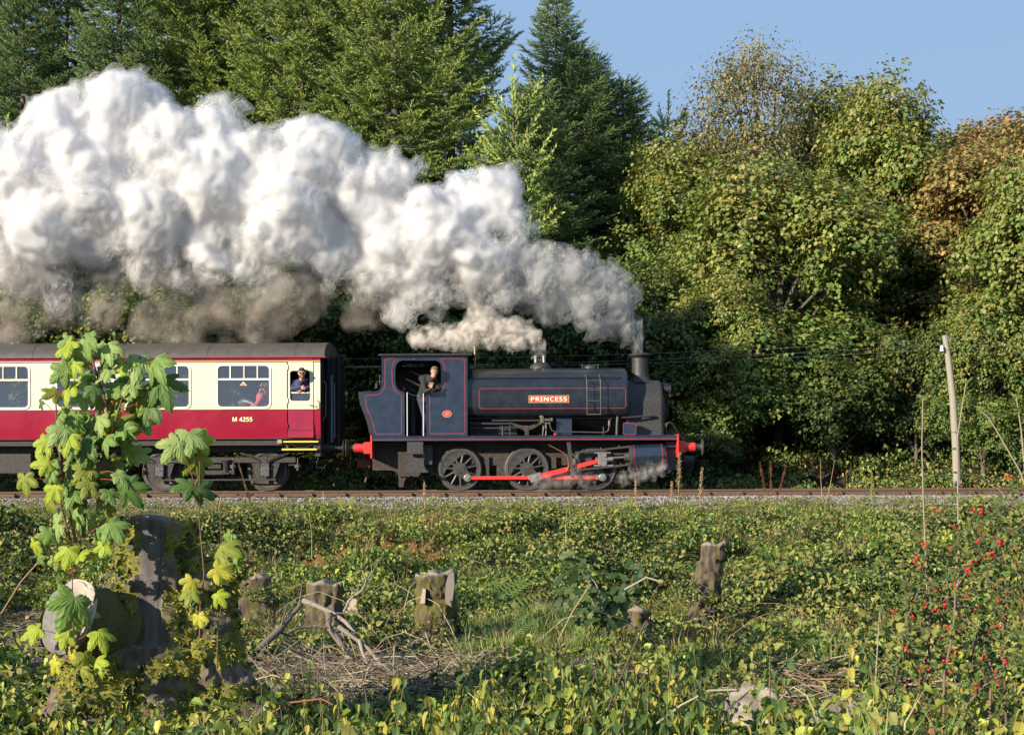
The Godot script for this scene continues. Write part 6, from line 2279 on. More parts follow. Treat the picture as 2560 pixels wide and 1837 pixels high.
func people() -> void:
	var cloth := tinted(0.85)
	var skin := Color(0.52, 0.29, 0.19)
	# the driver, leaning out over the cab side, one hand raised
	var fx := c1(740, 0, 0.95).x
	var fy := c1(0, 994, 0.9).y
	var h := c1(838, 402, 1.36)
	var d := thing_at("person", "person in black leaning from the locomotive cab with glasses and one hand raised", "person", Vector3(fx, fy, 0.7))
	var bs := Basis.from_euler(Vector3(0.12, 0.35, -0.12))
	var jk := Color(0.022, 0.021, 0.020)
	var tro := Color(0.055, 0.05, 0.085)
	var neck := h + Vector3(-0.045, -0.16, -0.05)
	var chest := c1(775, 500, 1.12)
	var hip := c1(735, 625, 0.92)
	var bones := [
		[neck, chest + Vector3(0.01, 0.05, 0), 0.075, 0.155, jk, 0.06],
		[chest, hip, 0.165, 0.14, jk, 0.06],
		[chest + Vector3(-0.13, 0.09, 0.04), chest + Vector3(0.15, 0.08, 0.02), 0.09, 0.085, jk, 0.05],
		[hip, hip + Vector3(0.02, -0.08, 0), 0.15, 0.15, tro, 0.03],
		[hip + Vector3(-0.06, -0.06, 0.02), Vector3(fx + 0.02, fy + 0.48, 0.86), 0.10, 0.07, tro, 0.04],
		[Vector3(fx + 0.02, fy + 0.48, 0.86), Vector3(fx - 0.02, fy + 0.09, 0.80), 0.066, 0.05, tro, 0.03],
		[hip + Vector3(0.09, -0.06, 0), Vector3(fx + 0.13, fy + 0.48, 0.80), 0.10, 0.07, tro, 0.04],
		[Vector3(fx + 0.13, fy + 0.48, 0.80), Vector3(fx + 0.14, fy + 0.09, 0.72), 0.066, 0.05, tro, 0.03],
		[Vector3(fx - 0.03, fy + 0.05, 0.78), Vector3(fx + 0.02, fy + 0.04, 0.95), 0.055, 0.045, Color(0.012, 0.012, 0.012), 0.02],
		[Vector3(fx + 0.14, fy + 0.05, 0.70), Vector3(fx + 0.18, fy + 0.04, 0.88), 0.055, 0.045, Color(0.012, 0.012, 0.012), 0.02],
	]
	# arm towards the viewer bends up to the raised hand; the other rests on the sill
	var sh := chest + Vector3(-0.10, 0.08, 0.12)
	var el := c1(752, 585, 1.30)
	var wr := c1(806, 560, 1.42)
	bones.append([sh, el, 0.075, 0.058, jk, 0.04])
	bones.append([el, wr, 0.055, 0.040, jk, 0.03])
	var sh2 := chest + Vector3(0.15, 0.06, 0.0)
	var el2 := c1(885, 560, 1.14)
	var wr2 := c1(835, 572, 1.26)
	bones.append([sh2, el2, 0.07, 0.055, jk, 0.04])
	bones.append([el2, wr2, 0.052, 0.042, jk, 0.03])
	bones.append([wr, wr + Vector3(0.01, 0.02, 0.005), 0.03, 0.028, skin, 0.02])
	var body := body_mesh(bones, 0.014)
	body.join(body_mesh(head_bones(h, bs, skin, Color(0.2, 0.12, 0.06), false), 0.006))
	body.join(body_mesh(hand_bones(wr + Vector3(0.005, 0.01, 0), Basis.from_euler(Vector3(0.05, 0.1, -0.05)), skin, 0.7, 0.25, -1.0), 0.005))
	body.join(body_mesh(hand_bones(wr2, Basis(Vector3(0, 0, 1), Vector3(-0.9, -0.35, 0.1).normalized(), Vector3(0.35, -0.9, 0).normalized()).orthonormalized(), skin, 0.2, 0.8, 1.0), 0.005))
	obj("body", body, cloth, d)
	obj("hair", hair_mesh(h, bs, Color(0.16, 0.10, 0.055), 0.0), cloth, d)
	obj("glasses", glasses(h, bs, false), paint(0.02, 0.02, 0.02, 0.3), d)
	# the man at the coach door, arms folded on the dropped window
	var H := c3(1238, 410, 1.50)
	var floor_y := 1.40
	var gx := c3(1225, 0, 1.2).x
	var g := thing_at("person", "bearded person in sunglasses and blue fleece with folded arms at the coach door window", "person", Vector3(gx, floor_y, 1.0))
	var b2 := Basis.from_euler(Vector3(0.05, 0.15, 0.03))
	var fl := Color(0.035, 0.042, 0.105)
	var redc := Color(0.30, 0.015, 0.025)
	var ck := c3(1222, 530, 1.22)
	var hp := Vector3(gx, floor_y + 0.82, 1.0)
	var q := [
		[H + Vector3(-0.01, -0.17, -0.08), ck, 0.08, 0.15, fl, 0.06],
		[ck, hp, 0.155, 0.14, fl, 0.06],
		[ck + Vector3(-0.15, 0.08, 0), ck + Vector3(0.16, 0.08, 0), 0.09, 0.09, fl, 0.05],
		[H + Vector3(0.005, -0.155, -0.01), ck + Vector3(0.015, -0.02, 0.13), 0.034, 0.03, redc, 0.01],
		[H + Vector3(-0.05, -0.13, -0.04), H + Vector3(0.05, -0.13, -0.04), 0.035, 0.035, redc, 0.02],
		[hp + Vector3(-0.08, -0.02, 0), Vector3(gx - 0.09, floor_y + 0.1, 0.98), 0.10, 0.055, Color(0.03, 0.03, 0.045), 0.04],
		[hp + Vector3(0.08, -0.02, 0), Vector3(gx + 0.09, floor_y + 0.1, 0.98), 0.10, 0.055, Color(0.03, 0.03, 0.045), 0.04],
		[Vector3(gx - 0.09, floor_y + 0.05, 0.98), Vector3(gx - 0.09, floor_y + 0.045, 1.14), 0.05, 0.045, Color(0.015, 0.012, 0.01), 0.02],
		[Vector3(gx + 0.09, floor_y + 0.05, 0.98), Vector3(gx + 0.09, floor_y + 0.045, 1.14), 0.05, 0.045, Color(0.015, 0.012, 0.01), 0.02],
		[ck + Vector3(-0.17, 0.06, 0.02), c3(1150, 555, 1.36), 0.075, 0.055, fl, 0.04],
		[c3(1150, 555, 1.36), c3(1222, 540, 1.45), 0.055, 0.042, fl, 0.03],
		[ck + Vector3(0.18, 0.06, 0.02), c3(1298, 560, 1.34), 0.075, 0.055, fl, 0.04],
		[c3(1298, 560, 1.34), c3(1240, 562, 1.42), 0.055, 0.042, fl, 0.03],
	]
	var bd := body_mesh(q, 0.014)
	bd.join(body_mesh(head_bones(H, b2, skin, Color(0.10, 0.055, 0.03), true), 0.006))
	bd.join(body_mesh(hand_bones(c3(1222, 541, 1.46), Basis(Vector3(0.2, 0.95, 0.1), Vector3(0.93, -0.25, 0.1), Vector3(0, 0, -1)).orthonormalized(), skin, 0.1, 0.7, 1.0), 0.005))
	bd.join(body_mesh(hand_bones(c3(1240, 562, 1.40), Basis(Vector3(-0.2, 0.9, 0.1), Vector3(-0.9, -0.1, -0.1), Vector3(0, 0, 1)).orthonormalized(), skin, 0.1, 0.7, 1.0), 0.005))
	obj("body", bd, cloth, g)
	obj("hair", hair_mesh(H, b2, Color(0.045, 0.03, 0.02), 0.0), cloth, g)
	obj("sunglasses", glasses(H, b2, true), paint(0.01, 0.01, 0.01, 0.1), g)
	# a passenger in pink, seen from behind through the window
	var E := c3(893, 548, 0.95)
	var sy := 1.38 + 0.42
	var s := thing_at("person", "seated passenger with fair hair and a pink coat seen through the coach window", "person", Vector3(E.x, 1.38, 0.8))
	var b3 := Basis.from_euler(Vector3(0.2, 1.9, 0.0))
	var pink := Color(0.62, 0.14, 0.16)
	var pc := c3(880, 660, 0.90)
	var pb := [
		[E + Vector3(0, -0.12, 0), pc + Vector3(0, 0.1, 0), 0.075, 0.15, pink, 0.06],
		[pc + Vector3(0, 0.05, 0), Vector3(E.x - 0.03, sy + 0.12, 0.82), 0.17, 0.17, pink, 0.06],
		[pc + Vector3(-0.02, 0.08, 0.15), pc + Vector3(-0.02, 0.08, -0.15), 0.085, 0.085, pink, 0.05],
		[pc + Vector3(-0.02, 0.07, 0.17), pc + Vector3(-0.16, -0.16, 0.20), 0.065, 0.055, pink, 0.04],
		[pc + Vector3(-0.16, -0.16, 0.20), pc + Vector3(-0.32, -0.12, 0.1), 0.052, 0.042, pink, 0.03],
		[pc + Vector3(-0.02, 0.07, -0.17), pc + Vector3(-0.16, -0.16, -0.20), 0.065, 0.055, pink, 0.04],
		[Vector3(E.x - 0.05, sy + 0.08, 0.92), Vector3(E.x - 0.45, sy + 0.06, 0.92), 0.09, 0.065, Color(0.03, 0.03, 0.05), 0.03],
		[Vector3(E.x - 0.05, sy + 0.08, 0.72), Vector3(E.x - 0.45, sy + 0.06, 0.72), 0.09, 0.065, Color(0.03, 0.03, 0.05), 0.03],
		[Vector3(E.x - 0.45, sy + 0.06, 0.92), Vector3(E.x - 0.45, 1.46, 0.92), 0.06, 0.045, Color(0.03, 0.03, 0.05), 0.03],
		[Vector3(E.x - 0.45, sy + 0.06, 0.72), Vector3(E.x - 0.45, 1.46, 0.72), 0.06, 0.045, Color(0.03, 0.03, 0.05), 0.03],
	]
	var pbm := body_mesh(pb, 0.016)
	pbm.join(body_mesh(head_bones(E, b3, skin, Color(0.3, 0.18, 0.08), false), 0.008))
	pbm.join(body_mesh(hand_bones(pc + Vector3(-0.33, -0.12, 0.1), Basis(Vector3(0, 0, 1), Vector3(-1, 0, 0), Vector3(0, 1, 0)).orthonormalized(), skin, 0.2, 0.5, 1.0), 0.006))
	obj("body", pbm, cloth, s)
	obj("hair", hair_mesh(E, b3, Color(0.42, 0.24, 0.12), 0.12), cloth, s)
	# the bag on the table before the passenger
	var bg := MB.new()
	var bp := c3(715, 685, 1.0)
	bg.ball(bp, Vector3(0.21, 0.11, 0.14), 8, 12)
	bg.tube([bp + Vector3(0.1, 0.05, 0.12), bp + Vector3(0.2, 0.02, 0.15), bp + Vector3(0.28, -0.06, 0.14), bp + Vector3(0.2, -0.09, 0.14)], 0.014, 5)
	tag(obj("bag", bg, paint(0.10, 0.11, 0.12, 0.7)), "dark bag lying on the table inside the coach's end window", "bag")
	var nw := MB.new()
	for i in 4:
		var a := c3(685 + i * 22, 655 + i * 6, 1.12)
		nw.quad(a, a + Vector3(0.16, -0.03 - 0.01 * i, 0.02), a + Vector3(0.15, -0.06 - 0.01 * i, 0.04), a + Vector3(0.0, -0.035, 0.03), Vector3(0, 1, 1))
	tag(obj("newspaper", nw, paint(0.6, 0.6, 0.58, 0.8)), "folded white newspaper on top of the bag inside the coach window", "newspaper")

# ---------------------------------------------------------------- foreground
func lobed_leaf(seed_: int, droop: float) -> MB:
	# a sycamore leaf one unit long: five toothed lobes folded along their veins
	var r := RandomNumberGenerator.new()
	r.seed = seed_
	var mb := MB.new()
	var dirs := [-108.0, -52.0, 0.0, 52.0, 108.0]
	var lens := [0.50, 0.78, 0.92, 0.78, 0.50]
	var sin_r := [0.16, 0.34, 0.46, 0.46, 0.34, 0.16]
	var sin_a := [-150.0, -78.0, -26.0, 26.0, 78.0, 150.0]
	var z := func(p: Vector2, edge: float) -> float:
		var q := p.length()
		return -droop * q * q - edge * 0.07 + sin(p.x * 9.0 + seed_) * cos(p.y * 8.0) * 0.022
	var at := func(deg: float, rad: float) -> Vector2:
		return Vector2(sin(deg_to_rad(deg)), cos(deg_to_rad(deg))) * rad
	for i in 5:
		var tip: Vector2 = at.call(dirs[i] + r.randf_range(-5, 5), lens[i] * r.randf_range(0.92, 1.08))
		for s in 2:
			var sp: Vector2 = at.call(sin_a[i + s], sin_r[i + s])
			var n := 7
			var vein := []
			var edge := []
			var e := tip - sp
			var o := Vector2(e.y, -e.x).normalized()
			if o.dot(sp - tip * 0.5) < 0: o = -o
			for j in n + 1:
				var t := j / float(n)
				vein.append(tip * t)
				var tooth := 0.028 if (j % 2 == 1) else -0.012
				edge.append(sp + e * t + o * (0.10 * sin(PI * t) + (tooth if j > 0 and j < n else 0.0)) * lens[i])
			for j in n:
				var a: Vector2 = vein[j]
				var b: Vector2 = vein[j + 1]
				var c: Vector2 = edge[j + 1]
				var d: Vector2 = edge[j]
				var A := Vector3(a.x, a.y, z.call(a, -0.25))
				var B := Vector3(b.x, b.y, z.call(b, -0.25))
				var C := Vector3(c.x, c.y, z.call(c, 0.5))
				var D := Vector3(d.x, d.y, z.call(d, 0.5))
				var am := (a + d) * 0.5
				var bm := (b + c) * 0.5
				var AM := Vector3(am.x, am.y, z.call(am, -0.15) + 0.012 * (j % 2))
				var BM := Vector3(bm.x, bm.y, z.call(bm, -0.15) + 0.012 * ((j + 1) % 2))
				mb.cur = Color(1.15, 1.15, 1.1) if j < 4 else Color(1, 1, 1)
				mb.quad(A, B, BM, AM, Vector3(0, 0, 1))
				mb.cur = Color(0.9, 0.95, 0.9)
				mb.quad(AM, BM, C, D, Vector3(0, 0, 1))
	return mb

func toothed_leaf(w: float, droop: float) -> MB:
	# a nettle or bramble leaf: oval, toothed, creased down the middle
	var mb := MB.new()
	var n := 6
	for s: float in [-1.0, 1.0]:
		for j in n:
			var t := j / float(n)
			var u := (j + 1) / float(n)
			var e := func(q: float, odd: int) -> Vector3:
				var x := w * sin(PI * pow(q, 0.62)) * (1.12 if odd % 2 == 1 else 0.9)
				return Vector3(s * x, q, -droop * q * q + x * 0.35)
			var a := Vector3(0, t, -droop * t * t)
			var b := Vector3(0, u, -droop * u * u)
			mb.quad(a, b, e.call(u, j + 1), e.call(t, j), Vector3(0, 0, 1))
	return mb

func tinted_leaf(r: float, g: float, b: float) -> StandardMaterial3D:
	var m := leafy(0.5, 0.75)
	m.albedo_color = lin(r, g, b)
	return m

func clump(seed_: int, leaf: MB, n: int, size: float, rad: float, high: float, cols: Array) -> MB:
	rng.seed = seed_
	var mb := MB.new()
	for i in n:
		var a := rnd(0, TAU)
		var q := sqrt(rnd(0, 1))
		var p := Vector3(cos(a) * q * rad, high * (1.0 - 0.6 * q) * rnd(0.15, 1.0), sin(a) * q * rad)
		var out := Vector3(cos(a) * q, 0, sin(a) * q)
		var nrm := (out * 0.8 + Vector3.UP * 0.65 + rdir() * 1.0).normalized()
		var bs := facing(nrm, out + rdir() * 0.9 + Vector3(0, -0.25, 0))
		var s := size * rnd(0.55, 1.25)
		var c: Color = cols[rng.randi() % cols.size()]
		mb.stamp(leaf.v, leaf.n, Transform3D(bs.scaled(Vector3(s, s, s)), p), vary(c, 0.25))
	return mb

func grass_tuft(seed_: int, n: int, high: float, cols: Array) -> MB:
	rng.seed = seed_
	var mb := MB.new()
	for i in n:
		var a := rnd(0, TAU)
		var b := Vector3(cos(a), 0, sin(a)) * rnd(0, 0.09)
		var d := Vector3(cos(a + rnd(-0.7, 0.7)), 0, sin(a + rnd(-0.7, 0.7)))
		var h := high * rnd(0.5, 1.1)
		var lean := rnd(0.2, 0.9)
		var w := d.cross(Vector3.UP) * 0.004
		mb.cur = vary(cols[rng.randi() % cols.size()], 0.2)
		var p0 := b
		var p1 := b + Vector3.UP * h * 0.6 + d * h * lean * 0.3
		var p2 := b + Vector3.UP * h * 0.85 + d * h * lean * 0.9
		mb.quad(p0 - w, p0 + w, p1 + w * 0.8, p1 - w * 0.8, d + Vector3(0, 0.2, 0))
		mb.flat(p1 - w * 0.8, p1 + w * 0.8, p2, d + Vector3(0, 0.2, 0))
	return mb

func twig_litter(seed_: int, n: int) -> MB:
	rng.seed = seed_
	var mb := MB.new()
	for i in n:
		mb.cur = vary([Color(0.22, 0.16, 0.10), Color(0.12, 0.085, 0.055), Color(0.33, 0.27, 0.20)][rng.randi() % 3], 0.2)
		var p := Vector3(rnd(-0.3, 0.3), rnd(0.0, 0.09), rnd(-0.3, 0.3))
		var a := rnd(0, TAU)
		var d := Vector3(cos(a), rnd(-0.25, 0.35), sin(a)) * rnd(0.12, 0.4)
		var r := rnd(0.002, 0.006)
		mb.tube([p - d * 0.5, p + Vector3(rnd(-1, 1), rnd(-1, 1), rnd(-1, 1)) * 0.02, p + d * 0.5], [r, r * 0.8, r * 0.4], 3, false)
	return mb

func spot(x: float, z: float, up := 0.0) -> Vector3:
	return Vector3(x, ground_y(x, z) + up, z)

func foot(tx: float, d: float, up := 0.0) -> Vector3:
	var z := EYE_Z - d
	return spot((tx - MID_X) * d / LENS, z, up)

func foreground() -> void:
	undergrowth()
	old_stump()
	sapling()
	stumps_and_branches()
	nettles_and_ferns()
	berry_shrub()
	dry_stalks()

func undergrowth() -> void:
	var ov := toothed_leaf(0.30, 0.25)
	var ivy := fan(PackedVector2Array([Vector2(0, 0), Vector2(0.45, 0.05), Vector2(0.34, 0.4), Vector2(0, 1.0), Vector2(-0.34, 0.4), Vector2(-0.45, 0.05)]), 0.4)
	var g1 := [Color(0.07, 0.125, 0.028), Color(0.14, 0.21, 0.042), Color(0.27, 0.32, 0.07)]
	var g2 := [Color(0.026, 0.052, 0.016), Color(0.05, 0.095, 0.028), Color(0.26, 0.26, 0.07)]
	var yl := [Color(0.28, 0.34, 0.06), Color(0.42, 0.42, 0.08), Color(0.16, 0.22, 0.045)]
	var br := [Color(0.24, 0.12, 0.045), Color(0.33, 0.19, 0.075), Color(0.10, 0.06, 0.028), Color(0.24, 0.22, 0.06)]
	var forms := [
		clump(101, ov, 84, 0.052, 0.27, 0.28, g1), clump(102, ov, 84, 0.05, 0.27, 0.24, g2), clump(103, ivy, 84, 0.045, 0.28, 0.16, g2),
		clump(104, ov, 64, 0.056, 0.25, 0.32, yl), clump(105, ov, 60, 0.05, 0.27, 0.20, br), clump(106, ivy, 90, 0.038, 0.27, 0.20, g1),
		grass_tuft(107, 46, 0.30, [Color(0.23, 0.31, 0.07), Color(0.16, 0.25, 0.055), Color(0.40, 0.37, 0.16)]),
		twig_litter(108, 34), clump(109, ov, 34, 0.06, 0.28, 0.05, br),
		grass_tuft(110, 30, 0.42, [Color(0.34, 0.27, 0.13), Color(0.22, 0.17, 0.08)]),
	]
	var names := [["bramble_leaves", "green bramble leaves covering the railway bank"], ["dark_bramble_leaves", "darker bramble leaves mixed with yellowing ones on the bank"], ["ivy_leaves", "ground ivy creeping over the bank and round the stumps"], ["yellow_leaves", "yellow-green sunlit leaves among the undergrowth"], ["dead_bracken_leaves", "rust-brown dead bracken and bramble patches on the bank"], ["small_leaves", "small mid-green leaves of the ground cover"], ["grass", "tufts of grass between the stumps"], ["twig_litter", "dry twigs littering the bare ground round the stumps"], ["fallen_leaves", "brown fallen leaves on the bare ground"], ["dry_grass", "straw-coloured dry grass on the bank"]]
	var lists := []
	for i in forms.size():
		lists.append([])
	rng.seed = 404
	var n1 := noise3(31, 0.22)
	var n2 := noise3(32, 0.5)
	var d := 5.6
	var count := 17500
	for i in count:
		d = sqrt(rnd(5.4 * 5.4, 32.0 * 32.0))
		if rng.randf() < 0.28:
			d = rnd(5.6, 15.0)
		var half := 0.40 * d + (1.0 if i % 6 else 6.0)
		var x := rnd(-half, half)
		var z := EYE_Z - d
		if d > 31.3 and rng.randf() < 0.5:
			continue
		var tx := MID_X + x * LENS / d
		var bare := clampf(1.0 - pow((tx - 900.0) / 420.0, 2.0) - pow((d - 10.6) / 2.4, 2.0), 0, 1)
		bare = maxf(bare, clampf(1.0 - pow((tx - 70.0) / 200.0, 2.0) - pow((d - 13.0) / 4.0, 2.0), 0, 1))
		bare = maxf(bare, 0.9 * clampf(1.0 - pow((tx - 1420.0) / 330.0, 2.0) - pow((d - 10.5) / 1.3, 2.0), 0, 1))
		bare = minf(1.0, bare * 1.35)
		bare = maxf(bare, 0.8 * clampf(1.0 - pow((tx - 2000.0) / 350.0, 2.0) - pow((d - 9.3) / 1.2, 2.0), 0, 1))
		var rusty := clampf(1.0 - pow((tx - 960.0) / 300.0, 2.0) - pow((d - 23.0) / 4.0, 2.0), 0, 1)
		var k := n1.get_noise_2d(x, z)
		var k2 := n2.get_noise_2d(x, z)
		var f := 0
		if rng.randf() < bare * 1.4:
			f = [7, 7, 7, 8, 8, 8, 8, 2][rng.randi() % 8]
		elif rng.randf() < rusty * 0.6:
			f = [4, 4, 9, 0][rng.randi() % 4]
		elif d < 10.5:
			f = [1, 1, 5, 2, 6, 4, 0, 8, 3, 1][rng.randi() % 10]
			if tx < 560.0:
				f = [2, 2, 1, 5, 0, 3][rng.randi() % 6]
		elif absf(tx - 1330.0) < 170.0 and absf(d - 13.6) < 1.3:
			f = [6, 6, 6, 8][rng.randi() % 4]
		elif k > 0.25:
			f = [1, 2, 1, 1, 5][rng.randi() % 5]
		elif k < -0.3:
			f = [3, 0, 0, 1, 5, 9][rng.randi() % 6]
		else:
			f = [0, 1, 5, 1, 2, 0, 4, 1, 9][rng.randi() % 9]
		if d > 29.5 and rng.randf() < 0.4:
			f = [9, 5, 3][rng.randi() % 3]
		var s := rnd(0.75, 1.3) * (1.0 + 0.35 * k2)
		if f == 6 or f == 9:
			s *= 0.9
		if d > 26.5:
			s *= lerpf(1.0, 0.55, clampf((d - 26.5) / 3.0, 0, 1))
		var hump := (maxf(0.0, k2) * 0.55 + maxf(0.0, k) * 0.3) * (1.0 - bare) * smoothstep(8.0, 14.0, d) * (1.0 - smoothstep(25.0, 28.0, d))
		for q: Vector2 in [Vector2(640, 14.5), Vector2(812, 13.2), Vector2(1092, 13.2), Vector2(1745, 14.4), Vector2(1592, 12.6)]:
			hump *= smoothstep(0.5, 2.2, Vector2(x - (q.x - MID_X) * q.y / LENS, (z - EYE_Z + q.y) * 0.6).length())
		var p := spot(x, z, -0.03 + hump)
		lists[f].append(Transform3D(Basis.from_euler(Vector3(rnd(-0.2, 0.2), rnd(0, TAU), rnd(-0.2, 0.2))).scaled(Vector3(s, s * rnd(0.8, 1.25), s)), p))
	# weeds creeping into the ballast
	for i in 700:
		var x := rnd(-16.0, 16.0)
		if n1.get_noise_2d(x * 2.0, 7.0) < -0.25:
			continue
		var z := EYE_Z - rnd(30.3, 32.0)
		var s := rnd(0.3, 0.62)
		lists[[0, 5, 3, 9, 6, 1, 4][rng.randi() % 7]].append(Transform3D(Basis.from_euler(Vector3(0, rnd(0, TAU), 0)).scaled(Vector3(s, s * rnd(0.7, 1.3), s)), Vector3(x, maxf(ground_y(x, z), -0.24 if z < 2.2 else -0.6), z)))
	# scrub on the bank behind the line, under the trees
	for i in 1800:
		var z := rnd(-11.0, -2.3)
		var x := rnd(-19.0, 23.0)
		var s := rnd(1.1, 2.4) * (0.6 if z > -3.0 else 1.0)
		lists[[1, 2, 5, 1, 0, 4][rng.randi() % 6]].append(Transform3D(Basis.from_euler(Vector3(rnd(-0.3, 0.3), rnd(0, TAU), rnd(-0.3, 0.3))).scaled(Vector3(s, s * rnd(0.8, 1.6), s)), spot(x, z, rnd(-0.1, 0.25))))
	# bramble canes arching out of the bank
	var cn := MB.new()
	for i in 170:
		var dd := sqrt(rnd(8.0 * 8.0, 29.0 * 29.0))
		var xx := rnd(-0.40, 0.40) * dd
		var p := spot(xx, EYE_Z - dd)
		var dr := Vector3(rnd(-1, 1), 0, rnd(-1, 1)).normalized()
		var ln := rnd(0.4, 1.2)
		var hh := rnd(0.15, 0.5)
		cn.cur = vary([Color(0.20, 0.10, 0.06), Color(0.34, 0.26, 0.15), Color(0.24, 0.20, 0.09), Color(0.42, 0.34, 0.22)][rng.randi() % 4], 0.2)
		var pts := []
		for k in 6:
			var u := k / 5.0
			pts.append(p + dr * ln * u + Vector3(0, hh * 4.0 * u * (1.0 - u * 0.8), 0) + rdir() * 0.015)
		cn.tube(pts, [0.005, 0.0045, 0.004, 0.0035, 0.003, 0.0015], 4, false)
	tag(obj("bramble_canes", cn, M.tint), "thin arching bramble canes and dead stems scattered over the bank", "undergrowth", "", "stuff")
	# creepers climbing the stumps
	for q: Array in [[640, 14.5, 0.30, 0.45], [812, 13.2, 0.24, 0.15], [1092, 13.2, 0.25, 0.35], [1745, 14.4, 0.22, 0.60], [1592, 12.4, 0.18, 0.35], [1592, 12.6, 0.14, 0.3], [560, 7.9, 0.2, 0.3], [280, 7.3, 0.2, 0.35], [200, 7.0, 0.25, 0.1], [90, 6.8, 0.2, 0.2], [420, 7.0, 0.25, 0.1]]:
		for i in 16:
			var a := rnd(-0.6, PI + 0.6)
			var p: Vector3 = foot(q[0], q[1]) + Vector3(cos(a), 0, sin(a)) * q[2] * rnd(0.8, 1.25)
			p.y += rnd(-0.1, q[3])
			var s := rnd(0.4, 0.75)
			lists[[2, 2, 5, 1][rng.randi() % 4]].append(Transform3D(Basis.from_euler(Vector3(rnd(-0.5, 0.9), rnd(0, TAU), rnd(-0.5, 0.5))).scaled(Vector3(s, s, s)), p))
	for i in forms.size():
		var o := scatter(names[i][0], forms[i], M.tint if i in [7, 8] else M.leaf, lists[i], names[i][1], "undergrowth")

